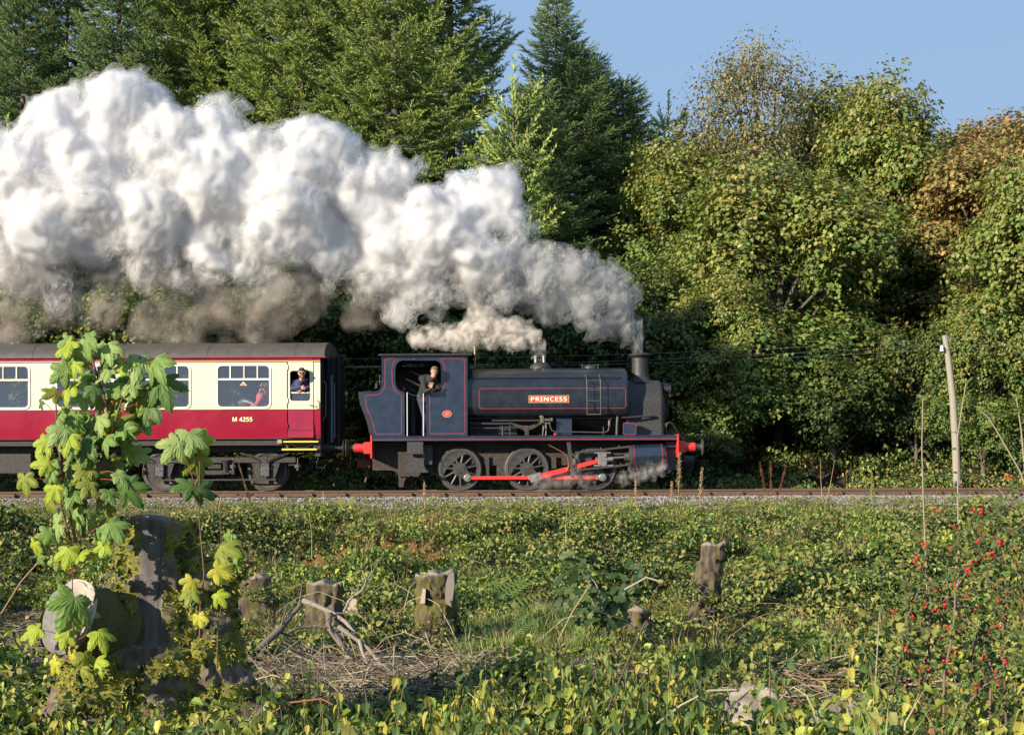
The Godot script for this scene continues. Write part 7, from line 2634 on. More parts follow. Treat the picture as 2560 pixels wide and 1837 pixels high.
func old_stump() -> void:
	# the great mossy stump the sapling springs from; a split face of grey wood towards the viewer
	var z := EYE_Z - 7.7
	var st := thing_at("mossy_stump", "large mossy tree stump with a grey split face, under the sycamore sapling", "tree stump", foot(420, 7.7))
	var f := Field.new(P(170, 1880, z - 0.5), P(680, 1255, z + 0.55), 0.021)
	var q := func(x: float, y: float, dz: float) -> Vector3: return P(x, y, z + dz)
	capsule(f, q.call(405, 1300, 0.0), q.call(410, 1620, 0.02), 0.165, 0.23, 0.08)
	capsule(f, q.call(410, 1600, 0.02), q.call(415, 1830, 0.06), 0.23, 0.34, 0.08)
	capsule(f, q.call(300, 1500, 0.05), q.call(300, 1800, 0.12), 0.12, 0.20, 0.1)
	capsule(f, q.call(330, 1340, -0.05), q.call(320, 1560, 0.0), 0.08, 0.14, 0.1)
	capsule(f, q.call(500, 1430, 0.0), q.call(560, 1800, 0.12), 0.10, 0.17, 0.1)
	capsule(f, q.call(560, 1480, -0.05), q.call(578, 1440, 0.0), 0.055, 0.05, 0.03)
	capsule(f, q.call(560, 1480, -0.05), q.call(540, 1800, 0.0), 0.06, 0.12, 0.05)
	capsule(f, q.call(590, 1730, 0.05), q.call(640, 1830, 0.1), 0.12, 0.16, 0.1)
	capsule(f, q.call(330, 1560, 0.02), q.call(255, 1580, 0.16), 0.18, 0.19, 0.12)
	capsule(f, q.call(255, 1600, 0.14), q.call(215, 1800, 0.22), 0.19, 0.24, 0.12)
	f.lumps([[noise3(51, 5.0), 0.030, true], [noise3(52, 13.0), 0.022, true, 0.3], [noise3(53, 26.0), 0.010, false, 0.6]], 0.2)
	var c0: Vector3 = q.call(362, 1290, 0.0)
	var c1_: Vector3 = q.call(428, 1600, 0.0)
	var top: float = q.call(0, 1290, 0.0).y
	var i := 0
	for zz in f.n.z:
		for yy in f.n.y:
			for xx in f.n.x:
				var p := f.lo + Vector3(xx, yy, zz) * f.h
				var e := f.f[i]
				e = maxf(e, p.y - top - 0.02 * sin(p.x * 14.0) + 0.05 * (p.x - c0.x))
				if p.x > c0.x and p.x < c1_.x and p.y > c1_.y:
					e = maxf(e, p.z - z - 0.13 - 0.10 * (1.0 - (p.y - c1_.y) / (c0.y - c1_.y)))
				f.f[i] = e
				i += 1
	var nm := noise3(54, 3.0)
	var nf := noise3(55, 14.0)
	f.skin(0.0, func(p: Vector3) -> Color:
		if p.x > c0.x + 0.004 and p.x < c1_.x and p.y > c1_.y and p.z > z + 0.07:
			var g := 0.15 + 0.07 * nf.get_noise_3d(p.x * 3.0, p.y * 0.3, p.z) + 0.03 * nm.get_noise_3d(p.x, p.y * 2.0, p.z)
			return Color(g, g * 0.9, g * 0.84)
		if p.y > top - 0.012:
			return Color(0.20, 0.16, 0.11)
		var m := nm.get_noise_3d(p.x, p.y, p.z) + 0.5 * nf.get_noise_3d(p.x, p.y, p.z)
		if m > -0.16:
			return Color(0.28, 0.26, 0.045).lerp(Color(0.13, 0.14, 0.03), clampf(0.5 + nf.get_noise_3d(p.z, p.x, p.y), 0, 1))
		return Color(0.11, 0.08, 0.052).lerp(Color(0.21, 0.17, 0.125), clampf(0.5 + nf.get_noise_3d(p.x, p.z, p.y), 0, 1)))
	var bm := tinted(0.95)
	relief(bm, "moss_h", 1.5, 0.09)
	bm.uv1_scale = Vector3.ONE * 3.0
	obj("trunk", f.made, bm, st)
	# ivy and moss tufts on the stump
	rng.seed = 61
	var ivy := fan(PackedVector2Array([Vector2(0, 0), Vector2(0.45, 0.05), Vector2(0.34, 0.4), Vector2(0, 1.0), Vector2(-0.34, 0.4), Vector2(-0.45, 0.05)]), 0.4)
	var mb := MB.new()
	var moss := MB.new()
	var arr := f.made.surface_get_arrays(0)
	var vs: PackedVector3Array = arr[Mesh.ARRAY_VERTEX]
	var ns: PackedVector3Array = arr[Mesh.ARRAY_NORMAL]
	var cs: PackedColorArray = arr[Mesh.ARRAY_COLOR]
	for k in 15000:
		var j := rng.randi() % vs.size()
		var p := vs[j]
		if cs[j].g < cs[j].b * 2.5:
			continue
		if k < 1000:
			if p.x > c0.x - 0.05 and p.x < c1_.x + 0.05 and p.y > c1_.y - 0.1: continue
			var s := rnd(0.03, 0.06)
			mb.stamp(ivy.v, ivy.n, Transform3D(facing(ns[j] + rdir() * 0.5, rdir() + Vector3.DOWN * 0.6).scaled(Vector3(s, s, s)), p + ns[j] * 0.02), vary(Color(0.035, 0.06, 0.018), 0.3))
		else:
			moss.cur = vary(Color(0.28, 0.27, 0.04), 0.4)
			var t := (ns[j] + rdir() * 0.8).normalized()
			var w := t.cross(rdir()).normalized() * 0.006
			moss.flat(p - w, p + w, p + t * rnd(0.015, 0.035), t.cross(w))
	obj("ivy_leaves", mb, M.leaf, st).set_meta("kind", "stuff")
	obj("moss", moss, M.tint, st).set_meta("kind", "stuff")
	# the limb sawn off towards the viewer, left of the stump
	var lg := thing_at("sawn_log", "thick sawn log with a pale grey oval cut end, left of the mossy stump", "log", foot(200, 7.3))
	var ec := P(166, 1536, EYE_Z - 7.28)
	var ax := Vector3(-0.50, 0.34, 0.80).normalized()
	var lm := MB.new()
	var lp := []
	for k in 8:
		lp.append(Vector2(-0.40 + 0.40 * k / 7.0, 0.20 + 0.012 * sin(k * 2.1)))
	lm.lathe(lp, ec, ax, 40)
	for k in lm.v.size():
		var p := lm.v[k]
		lm.v[k] = p + (p - ec - ax * (p - ec).dot(ax)) * (0.10 * nf.get_noise_3d(p.x * 0.5, p.y * 0.5, p.z * 0.5)) 
	var bark2 := worn(paint(1, 1, 1, 0.95), "bark2", 2.0, lin(0.05, 0.045, 0.02), lin(0.17, 0.16, 0.035), 0.03)
	relief(bark2, "moss_h", 1.2, 0.09)
	bark2.uv1_scale = Vector3.ONE * 3.0
	obj("bark", lm, bark2, lg)
	var face := MB.new()
	var u := Vector3.UP - ax * ax.y
	u = u.normalized()
	var w2 := ax.cross(u)
	var rings := 9
	for k in rings:
		var r0 := 0.214 * k / rings
		var r1 := 0.214 * (k + 1) / rings
		for j in 40:
			var a := TAU * j / 40.0
			var b := TAU * (j + 1) / 40.0
			var pos := func(r: float, an: float) -> Vector3:
				var d := u * cos(an) + w2 * sin(an)
				return ec + d * r + ax * (0.012 * nf.get_noise_3d(d.x * r * 0.6, d.y * r * 0.6, 1.0) - 0.012 * float(r > 0.21) + 0.0025 * float(int(r * 42.0) % 2))
			var m2 := clampf(cos((a + b) * 0.5 + 0.7) * 1.2, 0, 1) * smoothstep(0.3, 1.0, k / float(rings))
			face.cur = vary(Color(0.16, 0.15, 0.14).lerp(Color(0.46, 0.40, 0.32), m2 * 0.9), 0.12)
			face.quad(pos.call(r0, a), pos.call(r0, b), pos.call(r1, b), pos.call(r1, a), ax)
	obj("cut_face", face, tinted(0.9), lg)

func sapling() -> void:
	var z := EYE_Z - 7.2
	var t := thing_at("sycamore_sapling", "young sycamore with large lit leaves growing out of the mossy stump", "sapling", P(215, 1560, z))
	var Q := func(x: float, y: float, dz := 0.0) -> Vector3: return P(x / 3.39, 780.0 + y / 3.39, z + dz)
	var R := func(x: float, y: float, dz := 0.0) -> Vector3: return P(x / 2.555, 1200.0 + y / 2.555, z + dz)
	var forms := []
	for i in 4:
		forms.append(lobed_leaf(70 + i, [0.22, 0.42, 0.6, 0.32][i]).mesh())
	var mats := [
		tinted_leaf(0.19, 0.30, 0.07),   # plain
		tinted_leaf(0.36, 0.44, 0.04),     # yellow-green
		tinted_leaf(0.10, 0.18, 0.045),   # dark
		tinted_leaf(0.30, 0.40, 0.13),    # pale
		tinted_leaf(0.24, 0.28, 0.04),     # olive
		tinted_leaf(0.50, 0.47, 0.06),      # yellow
	]
	rng.seed = 91
	# x, y in the sapling's own sketch, size, way the tip points (degrees clockwise from up), colour
	var upper := [
		[600, 240, 250, 235, 1], [745, 190, 270, 185, 0], [905, 270, 220, 160, 3], [720, 330, 270, 195, 3], [560, 470, 230, 245, 0], [640, 420, 170, 200, 1], [690, 540, 240, 200, 3], [1200, 370, 300, 185, 3], [1310, 400, 280, 140, 0], [1090, 400, 250, 235, 1], [1370, 560, 330, 165, 2], [1130, 520, 250, 200, 0], [1040, 610, 270, 235, 3], [480, 660, 200, 225, 4], [350, 740, 120, 240, 2], [690, 690, 210, 180, 3], [870, 740, 210, 190, 3], [1170, 690, 300, 175, 4], [1260, 770, 260, 145, 2], [530, 850, 150, 220, 0], [640, 870, 210, 230, 0], [850, 880, 220, 175, 3], [1020, 900, 300, 165, 4], [750, 880, 220, 200, 0], [540, 980, 240, 220, 3], [390, 1070, 220, 225, 1], [590, 1030, 220, 190, 1], [720, 1090, 320, 182, 2], [900, 1050, 200, 170, 0], [1060, 1120, 230, 150, 0], [1150, 1180, 200, 130, 3], [400, 1260, 190, 250, 1], [450, 1330, 150, 230, 0], [590, 1310, 230, 200, 2], [870, 1270, 260, 180, 2], [470, 1460, 220, 215, 1], [610, 1480, 220, 190, 0], [1010, 1360, 170, 150, 3], [1060, 1450, 280, 160, 2], [760, 1430, 200, 200, 4], [920, 1500, 180, 170, 0], [800, 1000, 200, 160, 4],
		[1010, 300, 130, 190, 0], [780, 620, 170, 150, 2], [960, 820, 160, 210, 2],
	]
	var lower := [
		[370, 270, 200, 255, 3], [690, 270, 200, 150, 0], [215, 390, 120, 200, 1], [430, 430, 170, 190, 1], [500, 470, 110, 130, 1], [360, 480, 120, 190, 3], [470, 740, 290, 200, 0], [470, 830, 250, 170, 3], [240, 940, 170, 250, 1], [420, 960, 150, 200, 1], [620, 960, 170, 150, 1], [440, 1080, 130, 220, 5], [530, 1100, 140, 170, 4], [610, 1140, 150, 160, 1], [350, 1150, 130, 220, 5], [520, 1190, 120, 190, 4],
		[1370, 560, 170, 110, 5], [1220, 630, 130, 200, 5], [1220, 700, 130, 180, 4], [1380, 720, 120, 140, 1], [1260, 860, 120, 180, 5], [1400, 430, 180, 100, 4], [1500, 480, 130, 130, 0], [320, 340, 130, 250, 0], [250, 470, 110, 230, 0], [660, 400, 130, 190, 1], [1190, 690, 100, 220, 4],
	]
	var stems := MB.new()
	stems.cur = Color(0.13, 0.075, 0.045)
	var main := [Q.call(700, 1900), Q.call(720, 1500), Q.call(880, 1250), Q.call(930, 950), Q.call(880, 700), Q.call(790, 420), Q.call(740, 170)]
	var right := [Q.call(880, 1250), Q.call(950, 1000, 0.03), Q.call(1040, 700, 0.05), Q.call(1190, 360, 0.05)]
	var left := [Q.call(640, 1950), Q.call(540, 1500, 0.04), Q.call(480, 1000, 0.05), Q.call(470, 680, 0.06)]
	var left2 := [Q.call(600, 1950), Q.call(460, 1450), Q.call(430, 1330)]
	var low := [R.call(470, 1180, 0.05), R.call(456, 800, 0.06), R.call(458, 540, 0.07)]
	var rlow := [R.call(1270, 1000, 0.02), R.call(1275, 800, 0.02), R.call(1300, 600, 0.02), R.call(1270, 250, 0.0), R.call(1270, 60, 0.0)]
	var rlow2 := [R.call(1380, 1200, 0.0), R.call(1390, 700, 0.0), R.call(1410, 400, 0.0), R.call(1400, 200, 0.0)]
	for s: Array in [[main, 0.012], [right, 0.008], [left, 0.008], [left2, 0.006], [low, 0.005], [rlow, 0.006], [rlow2, 0.004]]:
		var rr := []
		for i in s[0].size():
			rr.append(lerpf(s[1], s[1] * 0.45, i / float(s[0].size() - 1)))
		stems.tube(s[0], rr, 6)
	var spines: Array = []
	for s: Array in [main, right, left, left2, low, rlow, rlow2]:
		for i in s.size() - 1:
			for k in 5:
				spines.append(s[i].lerp(s[i + 1], k / 5.0))
	var petioles := MB.new()
	petioles.cur = Color(0.30, 0.06, 0.04)
	var put := func(p: Vector3, size: float, deg: float, m: int) -> void:
		var a := deg_to_rad(deg)
		var tip := Vector3(sin(a), cos(a), 0.0)
		# the blade hangs from its stalk: it faces the light and slopes down to its tip
		var nrm := Vector3(rnd(-0.9, 0.5), rnd(-0.05, 0.9), 0.7)
		var bs := facing(nrm, tip + Vector3(0, 0, rnd(0.0, 0.4)))
		var o := obj("leaf", forms[rng.randi() % 4], mats[m], t)
		o.transform = Transform3D(bs.scaled(Vector3(size, size, size)), p - base_of[t])
		var best: Vector3 = spines[0]
		for s: Vector3 in spines:
			if (s + Vector3(0, 0.10, 0)).distance_to(p) < (best + Vector3(0, 0.10, 0)).distance_to(p):
				best = s
		if best.distance_to(p) < 0.34:
			petioles.tube([best, (best + p) * 0.5 + Vector3(0, 0.012, 0.0), p], 0.0022, 4, false)
	for l: Array in upper:
		put.call(Q.call(l[0], l[1], rnd(-0.12, 0.14)), l[2] / 3.39 * 7.2 / LENS * 0.86, l[3] + rnd(-12, 12), l[4])
	for k in 110:
		var s: Vector3 = spines[rng.randi() % 95]
		if s.y > P(0, 1400, z).y:
			put.call(s + Vector3(rnd(-0.16, 0.16), rnd(-0.06, 0.1), rnd(-0.2, 0.05)), rnd(0.07, 0.14), rnd(130, 240), [0, 0, 4, 2, 3, 3, 0, 1][rng.randi() % 8])
	for l: Array in lower:
		put.call(R.call(l[0], l[1], rnd(0.05, 0.2)), l[2] / 2.555 * 7.2 / LENS * 0.86, l[3] + rnd(-12, 12), l[4])
	# the two leaves standing apart on the right
	put.call(P(472, 1080, z), 74 * 7.2 / LENS, 175, 3)
	put.call(P(500, 1090, z - 0.03), 60 * 7.2 / LENS, 140, 1)
	put.call(P(445, 1100, z + 0.03), 70 * 7.2 / LENS, 215, 3)
	put.call(P(490, 1140, z - 0.05), 65 * 7.2 / LENS, 150, 4)
	put.call(P(480, 1210, z), 60 * 7.2 / LENS, 250, 2)
	put.call(P(490, 1215, z), 56 * 7.2 / LENS, 110, 2)
	obj("stem", stems, M.tint, t)
	obj("leaf_stalks", petioles, M.tint, t).set_meta("kind", "stuff")

func stump(called: String, label: String, tx: float, d: float, top_w: float, base_w: float, high: float, lean: Vector2, moss: float, seed_: int) -> Node3D:
	var at := foot(tx, d)
	var t := thing_at(called, label, "tree stump", at)
	var f := Field.new(at + Vector3(-base_w - 0.25, -0.2, -base_w - 0.2), at + Vector3(base_w + 0.35, high + 0.12, base_w + 0.2), 0.02)
	var top := at + Vector3(lean.x, high, lean.y)
	capsule(f, at + Vector3(0, -0.1, 0), top, base_w * 0.5, top_w * 0.5, 0.05)
	rng.seed = seed_
	for i in 5:
		var a := TAU * i / 5.0 + rnd(-0.4, 0.4)
		var o := Vector3(cos(a), 0, sin(a))
		capsule(f, at + o * base_w * 0.62 + Vector3(0, -0.12, 0), at.lerp(top, rnd(0.35, 0.7)) + o * top_w * 0.3, base_w * 0.22, top_w * 0.15, 0.06)
	f.lumps([[noise3(seed_, 4.0), 0.035, true], [noise3(seed_ + 1, 13.0), 0.030, true, 0.22], [noise3(seed_ + 2, 22.0), 0.012, false, 0.5]], 0.25)
	var ang := rnd(-0.15, 0.15)
	var i := 0
	for zz in f.n.z:
		for yy in f.n.y:
			for xx in f.n.x:
				var p := f.lo + Vector3(xx, yy, zz) * f.h
				f.f[i] = maxf(f.f[i], p.y - top.y - ang * (p.x - top.x) - 0.02 * sin(p.x * 31.0 + seed_))
				i += 1
	var nf := noise3(seed_ + 3, 9.0)
	f.skin(0.0, func(p: Vector3) -> Color:
		if p.y > top.y + ang * (p.x - top.x) - 0.025:
			return Color(0.30, 0.25, 0.19)
		var m := nf.get_noise_3d(p.x * 1.6, p.y * 0.4, p.z * 1.6)
		if m > 0.35 - moss:
			return Color(0.14, 0.125, 0.035)
		return Color(0.085, 0.065, 0.045).lerp(Color(0.20, 0.16, 0.115), clampf(0.5 + m, 0, 1)))
	var bm := tinted(0.95)
	relief(bm, "moss_h", 1.5, 0.09)
	bm.uv1_scale = Vector3.ONE * 3.0
	obj("trunk", f.made, bm, t)
	return t

func log_piece(called: String, label: String, cat: String, at: Vector3, axis: Vector3, l: float, r: float, end: Color, bark: Color) -> void:
	var t := thing_at(called, label, cat, at)
	axis = axis.normalized()
	var mb := MB.new()
	mb.cur = bark
	mb.lathe([Vector2(-l * 0.5, r * 0.94), Vector2(-l * 0.2, r * 1.02), Vector2(l * 0.2, r * 0.98), Vector2(l * 0.5, r)], at, axis, 18)
	var nf := noise3(int(at.x * 100.0), 6.0)
	for i in mb.v.size():
		var p := mb.v[i]
		mb.v[i] = p + (p - at).normalized() * nf.get_noise_3d(p.x, p.y, p.z) * r * 0.3
	var bm := tinted(0.9)
	relief(bm, "moss_h", 1.2, 0.09)
	bm.uv1_scale = Vector3.ONE * 3.0
	obj("bark", mb, bm, t)
	var fc := MB.new()
	fc.cur = end
	fc.lathe([Vector2(l * 0.5 - 0.01, r * 0.97), Vector2(l * 0.5 + 0.004, r * 0.95), Vector2(l * 0.5, 0.0)], at, axis, 18)
	var fm: StandardMaterial3D = worn(tinted(0.85), "sawn", 6.0, lin(0.45, 0.42, 0.38), Color(1, 1, 1), 0.02)
	obj("cut_face", fc, fm, t)
	var bc := MB.new()
	bc.cur = end
	bc.lathe([Vector2(-l * 0.5 + 0.01, r * 0.9), Vector2(-l * 0.5, 0.0)], at, axis, 18)
	obj("cut_face", bc, fm, t)

func stumps_and_branches() -> void:
	stump("tree_stump", "squat brown stump half overgrown, left of the heap of dead branches", 640, 14.5, 0.26, 0.52, 0.62, Vector2(0.0, 0), 0.25, 201)
	stump("tree_stump", "dark sawn stump standing behind the crossed dead branches", 812, 13.2, 0.30, 0.42, 0.66, Vector2(0.0, 0), 0.05, 211)
	var s4 := stump("tree_stump", "upright stump with a flat sawn top and a pale torn chip, mid bank", 1092, 13.2, 0.36, 0.42, 0.82, Vector2(-0.02, 0), 0.45, 221)
	var chip := MB.new()
	chip.cur = Color(0.42, 0.34, 0.25)
	var cp := P(1053, 1490, EYE_Z - 12.96)
	chip.prism(PackedVector2Array([Vector2(cp.x - 0.02, cp.y - 0.07), Vector2(cp.x + 0.03, cp.y - 0.07), Vector2(cp.x + 0.04, cp.y + 0.07), Vector2(cp.x + 0.01, cp.y + 0.08)]), cp.z - 0.1, cp.z + 0.0)
	obj("torn_chip", chip, M.tint, s4)
	var sl := MB.new()
	sl.cur = Color(0.20, 0.175, 0.15)
	var sp := P(1122, 1470, EYE_Z - 12.98)
	sl.prism(PackedVector2Array([Vector2(sp.x - 0.045, sp.y - 0.14), Vector2(sp.x + 0.02, sp.y - 0.19), Vector2(sp.x + 0.05, sp.y + 0.02), Vector2(sp.x + 0.045, sp.y + 0.15), Vector2(sp.x - 0.01, sp.y + 0.13), Vector2(sp.x - 0.035, sp.y + 0.05)]), sp.z - 0.12, sp.z - 0.012)
	obj("bare_wood", sl, M.tint, s4)
	stump("tree_stump", "tall leaning ivy-clad stump on the right of the bank", 1745, 14.4, 0.24, 0.30, 0.98, Vector2(0.18, 0), 0.15, 231)
	stump("tree_stump", "dark slim stump behind the lobed oak leaves", 1592, 12.6, 0.17, 0.22, 0.50, Vector2(0.02, 0), 0.0, 241)
	log_piece("cut_log", "short pale sawn log lying behind the heap of dead branches", "log", foot(905, 15.8, 0.12), Vector3(-0.5, 0.15, 0.8), 0.4, 0.13, Color(0.42, 0.36, 0.29), Color(0.12, 0.10, 0.07))
	log_piece("wood_chunk", "brown chunk of split wood lying on the grass patch", "log", foot(1277, 13.6, 0.09), Vector3(1.0, 0.1, 0.5), 0.24, 0.075, Color(0.30, 0.2, 0.13), Color(0.20, 0.12, 0.075))
	for q: Array in [["pale barkless block of wood at the bottom, left of the berry shrub", 1880, 8.0, 0.30, 0.17, 0.15, 0.36], ["low weathered pale log end among the berry shrub's stems", 2075, 7.7, 0.22, 0.14, 0.10, 0.22]]:
		var at := foot(q[1], q[2])
		var t := thing_at("pale_log", q[0], "log", at)
		var fl := Field.new(at + Vector3(-0.4, -0.2, -0.35), at + Vector3(0.4, 0.55, 0.35), 0.015)
		capsule(fl, at + Vector3(-0.03, -0.1, 0), at + Vector3(0.0, q[6], 0.02), q[4], q[5], 0.05)
		capsule(fl, at + Vector3(0.08, -0.1, 0.05), at + Vector3(0.09, q[6] * 0.6, 0.04), q[5], q[5] * 0.7, 0.04)
		fl.lumps([[noise3(int(q[1]), 5.0), 0.05, true], [noise3(3, 12.0), 0.02, true, 0.3]], 0.25)
		var i := 0
		for zz in fl.n.z:
			for yy in fl.n.y:
				for xx in fl.n.x:
					var p := fl.lo + Vector3(xx, yy, zz) * fl.h
					fl.f[i] = maxf(fl.f[i], (p - at - Vector3(0, q[6] * 0.8, 0)).dot(Vector3(-0.25, 0.8, 0.55)))
					i += 1
		var nn := noise3(8, 9.0)
		fl.skin(0.0, func(p: Vector3) -> Color:
			var k := clampf(0.5 + nn.get_noise_3d(p.x, p.y * 0.4, p.z), 0, 1)
			return Color(0.22, 0.19, 0.15).lerp(Color(0.46, 0.41, 0.33), k))
		obj("block", fl.made, worn(tinted(0.9), "sawn", 6.0, lin(0.45, 0.42, 0.38), Color(1, 1, 1), 0.02), t)
	# dead branches
	var zz := EYE_Z - 12.2
	var V := func(x: float, y: float, dz := 0.0) -> Vector3: return P(560.0 + x / 2.555, 1200.0 + y / 2.555, zz + dz)
	var n := 0
	var bmats := tinted(0.9)
	relief(bmats, "moss_h", 0.8, 0.09)
	bmats.uv1_scale = Vector3.ONE * 3.0
	for b: Array in [
		["thick grey dead branch sloping up to the top of the heap", 0.035, [[215, 1075, 0.5], [340, 960, 0.35], [430, 860, 0.2], [510, 765, 0.0]]],
		["pale dead branch running down right from the heap's top", 0.026, [[500, 765, 0.05], [590, 800, 0.1], [690, 845, 0.15], [770, 900, 0.2], [840, 985, 0.3]]],
		["dead branch arching off the heap towards the upright stump", 0.022, [[730, 935, 0.3], [800, 985, 0.4], [920, 1075, 0.55], [1000, 1180, 0.7], [1100, 1270, 0.9]]],
		["knotty dark branch standing in the middle of the heap", 0.034, [[668, 845, 0.2], [662, 935, 0.25], [720, 1010, 0.4], [770, 1090, 0.5], [820, 1170, 0.6]]],
		["thin forked branch rising behind the heap on the right", 0.014, [[755, 850, -0.1], [800, 760, -0.1], [880, 700, -0.1], [905, 640, -0.1], [880, 570, -0.1]]],
		["slim dead branch lying low across the heap's left", 0.016, [[250, 1190, 0.8], [340, 1120, 0.7], [470, 1025, 0.5]]],
		["curved pale branch across the front of the dark stump", 0.016, [[400, 970, 0.4], [480, 935, 0.35], [580, 930, 0.3], [665, 935, 0.3]]],
		["broken branch pointing down right below the heap", 0.018, [[860, 1020, 0.5], [880, 1100, 0.6], [920, 1190, 0.7], [935, 1250, 0.8]]],
		["pale stick lying flat right of the heap", 0.012, [[1060, 1180, 0.7], [1150, 1185, 0.7], [1260, 1205, 0.7]]],
	]:
		var pts := []
		var rr := []
		var m: int = b[2].size()
		for i in m:
			pts.append(V.call(b[2][i][0], b[2][i][1], b[2][i][2]))
			rr.append(lerpf(b[1], b[1] * 0.55, i / float(m - 1)) * (1.0 + 0.15 * sin(i * 2.3 + n)))
		var mb := MB.new()
		mb.cur = [Color(0.16, 0.13, 0.105), Color(0.30, 0.25, 0.20), Color(0.22, 0.18, 0.14)][n % 3]
		mb.tube(pts, rr, 8)
		rng.seed = 300 + n
		for k in 4:
			var i := rng.randi() % (m - 1)
			var p: Vector3 = pts[i].lerp(pts[i + 1], rnd(0, 1))
			var d: Vector3 = ((pts[i + 1] - pts[i]).normalized() + rdir() * 0.8).normalized()
			mb.tube([p, p + d * 0.12 + Vector3(0, -0.01, 0), p + d * 0.28 + rdir() * 0.04], [b[1] * 0.4, b[1] * 0.25, 0.002], 4, false)
		tag(obj("dead_branch", mb, bmats), b[0], "branch", "dead branches heaped by the stump")
		n += 1
	rng.seed = 330
	var tw := MB.new()
	for i in 950:
		var p := foot(rnd(580, 1260), rnd(8.6, 12.8), rnd(0.0, 0.22))
		var d := Vector3(rnd(-1, 1), rnd(-0.5, 0.35), rnd(-0.5, 0.8)).normalized() * rnd(0.15, 0.5)
		tw.cur = vary([Color(0.20, 0.15, 0.10), Color(0.34, 0.28, 0.21), Color(0.10, 0.075, 0.05)][rng.randi() % 3], 0.2)
		var r := rnd(0.002, 0.0065)
		tw.tube([p - d * 0.5, p + rdir() * 0.03, p + d * 0.5], [r, r * 0.8, r * 0.3], 4, false)
	tag(obj("twigs", tw, M.tint), "tangle of thin dry twigs round the dead branches", "twigs", "", "stuff")
	# a few long bare canes in front
	for c: Array in [["brown bramble cane leaning in the foreground below the heap", [[700, 1690], [650, 1760], [590, 1837]], 8.2, 0.004], ["reddish bramble cane arching low in front of the twigs", [[640, 1800], [720, 1755], [800, 1745], [830, 1760]], 7.2, 0.005], ["pale bent cane crossing in front of the pale log", [[1640, 1810], [1700, 1765], [1770, 1728], [1840, 1726]], 6.8, 0.0055], ["dark stem standing among the nettles, centre right", [[1500, 1830], [1530, 1740], [1570, 1650], [1610, 1560]], 7.4, 0.006], ["thin dead stalk leaning up to the oak leaves", [[1395, 1600], [1430, 1530], [1470, 1470]], 10.5, 0.006], ["forked pale twig above the dark slim stump", [[1560, 1475], [1615, 1445], [1650, 1455]], 10.5, 0.008], ["straw-coloured bramble cane low on the left edge", [[0, 1530], [50, 1450], [95, 1400]], 7.5, 0.004]]:
		var pts := []
		for q: Array in c[1]:
			pts.append(P(q[0], q[1], EYE_Z - c[2]))
		var mb := MB.new()
		mb.cur = Color(0.30, 0.21, 0.11) if not "reddish" in c[0] else Color(0.30, 0.10, 0.06)
		if "dark" in c[0]: mb.cur = Color(0.09, 0.06, 0.045)
		if "pale" in c[0]: mb.cur = Color(0.34, 0.29, 0.22)
		mb.tube(pts, c[3], 6)
		tag(obj("cane", mb, M.tint), c[0], "stem")

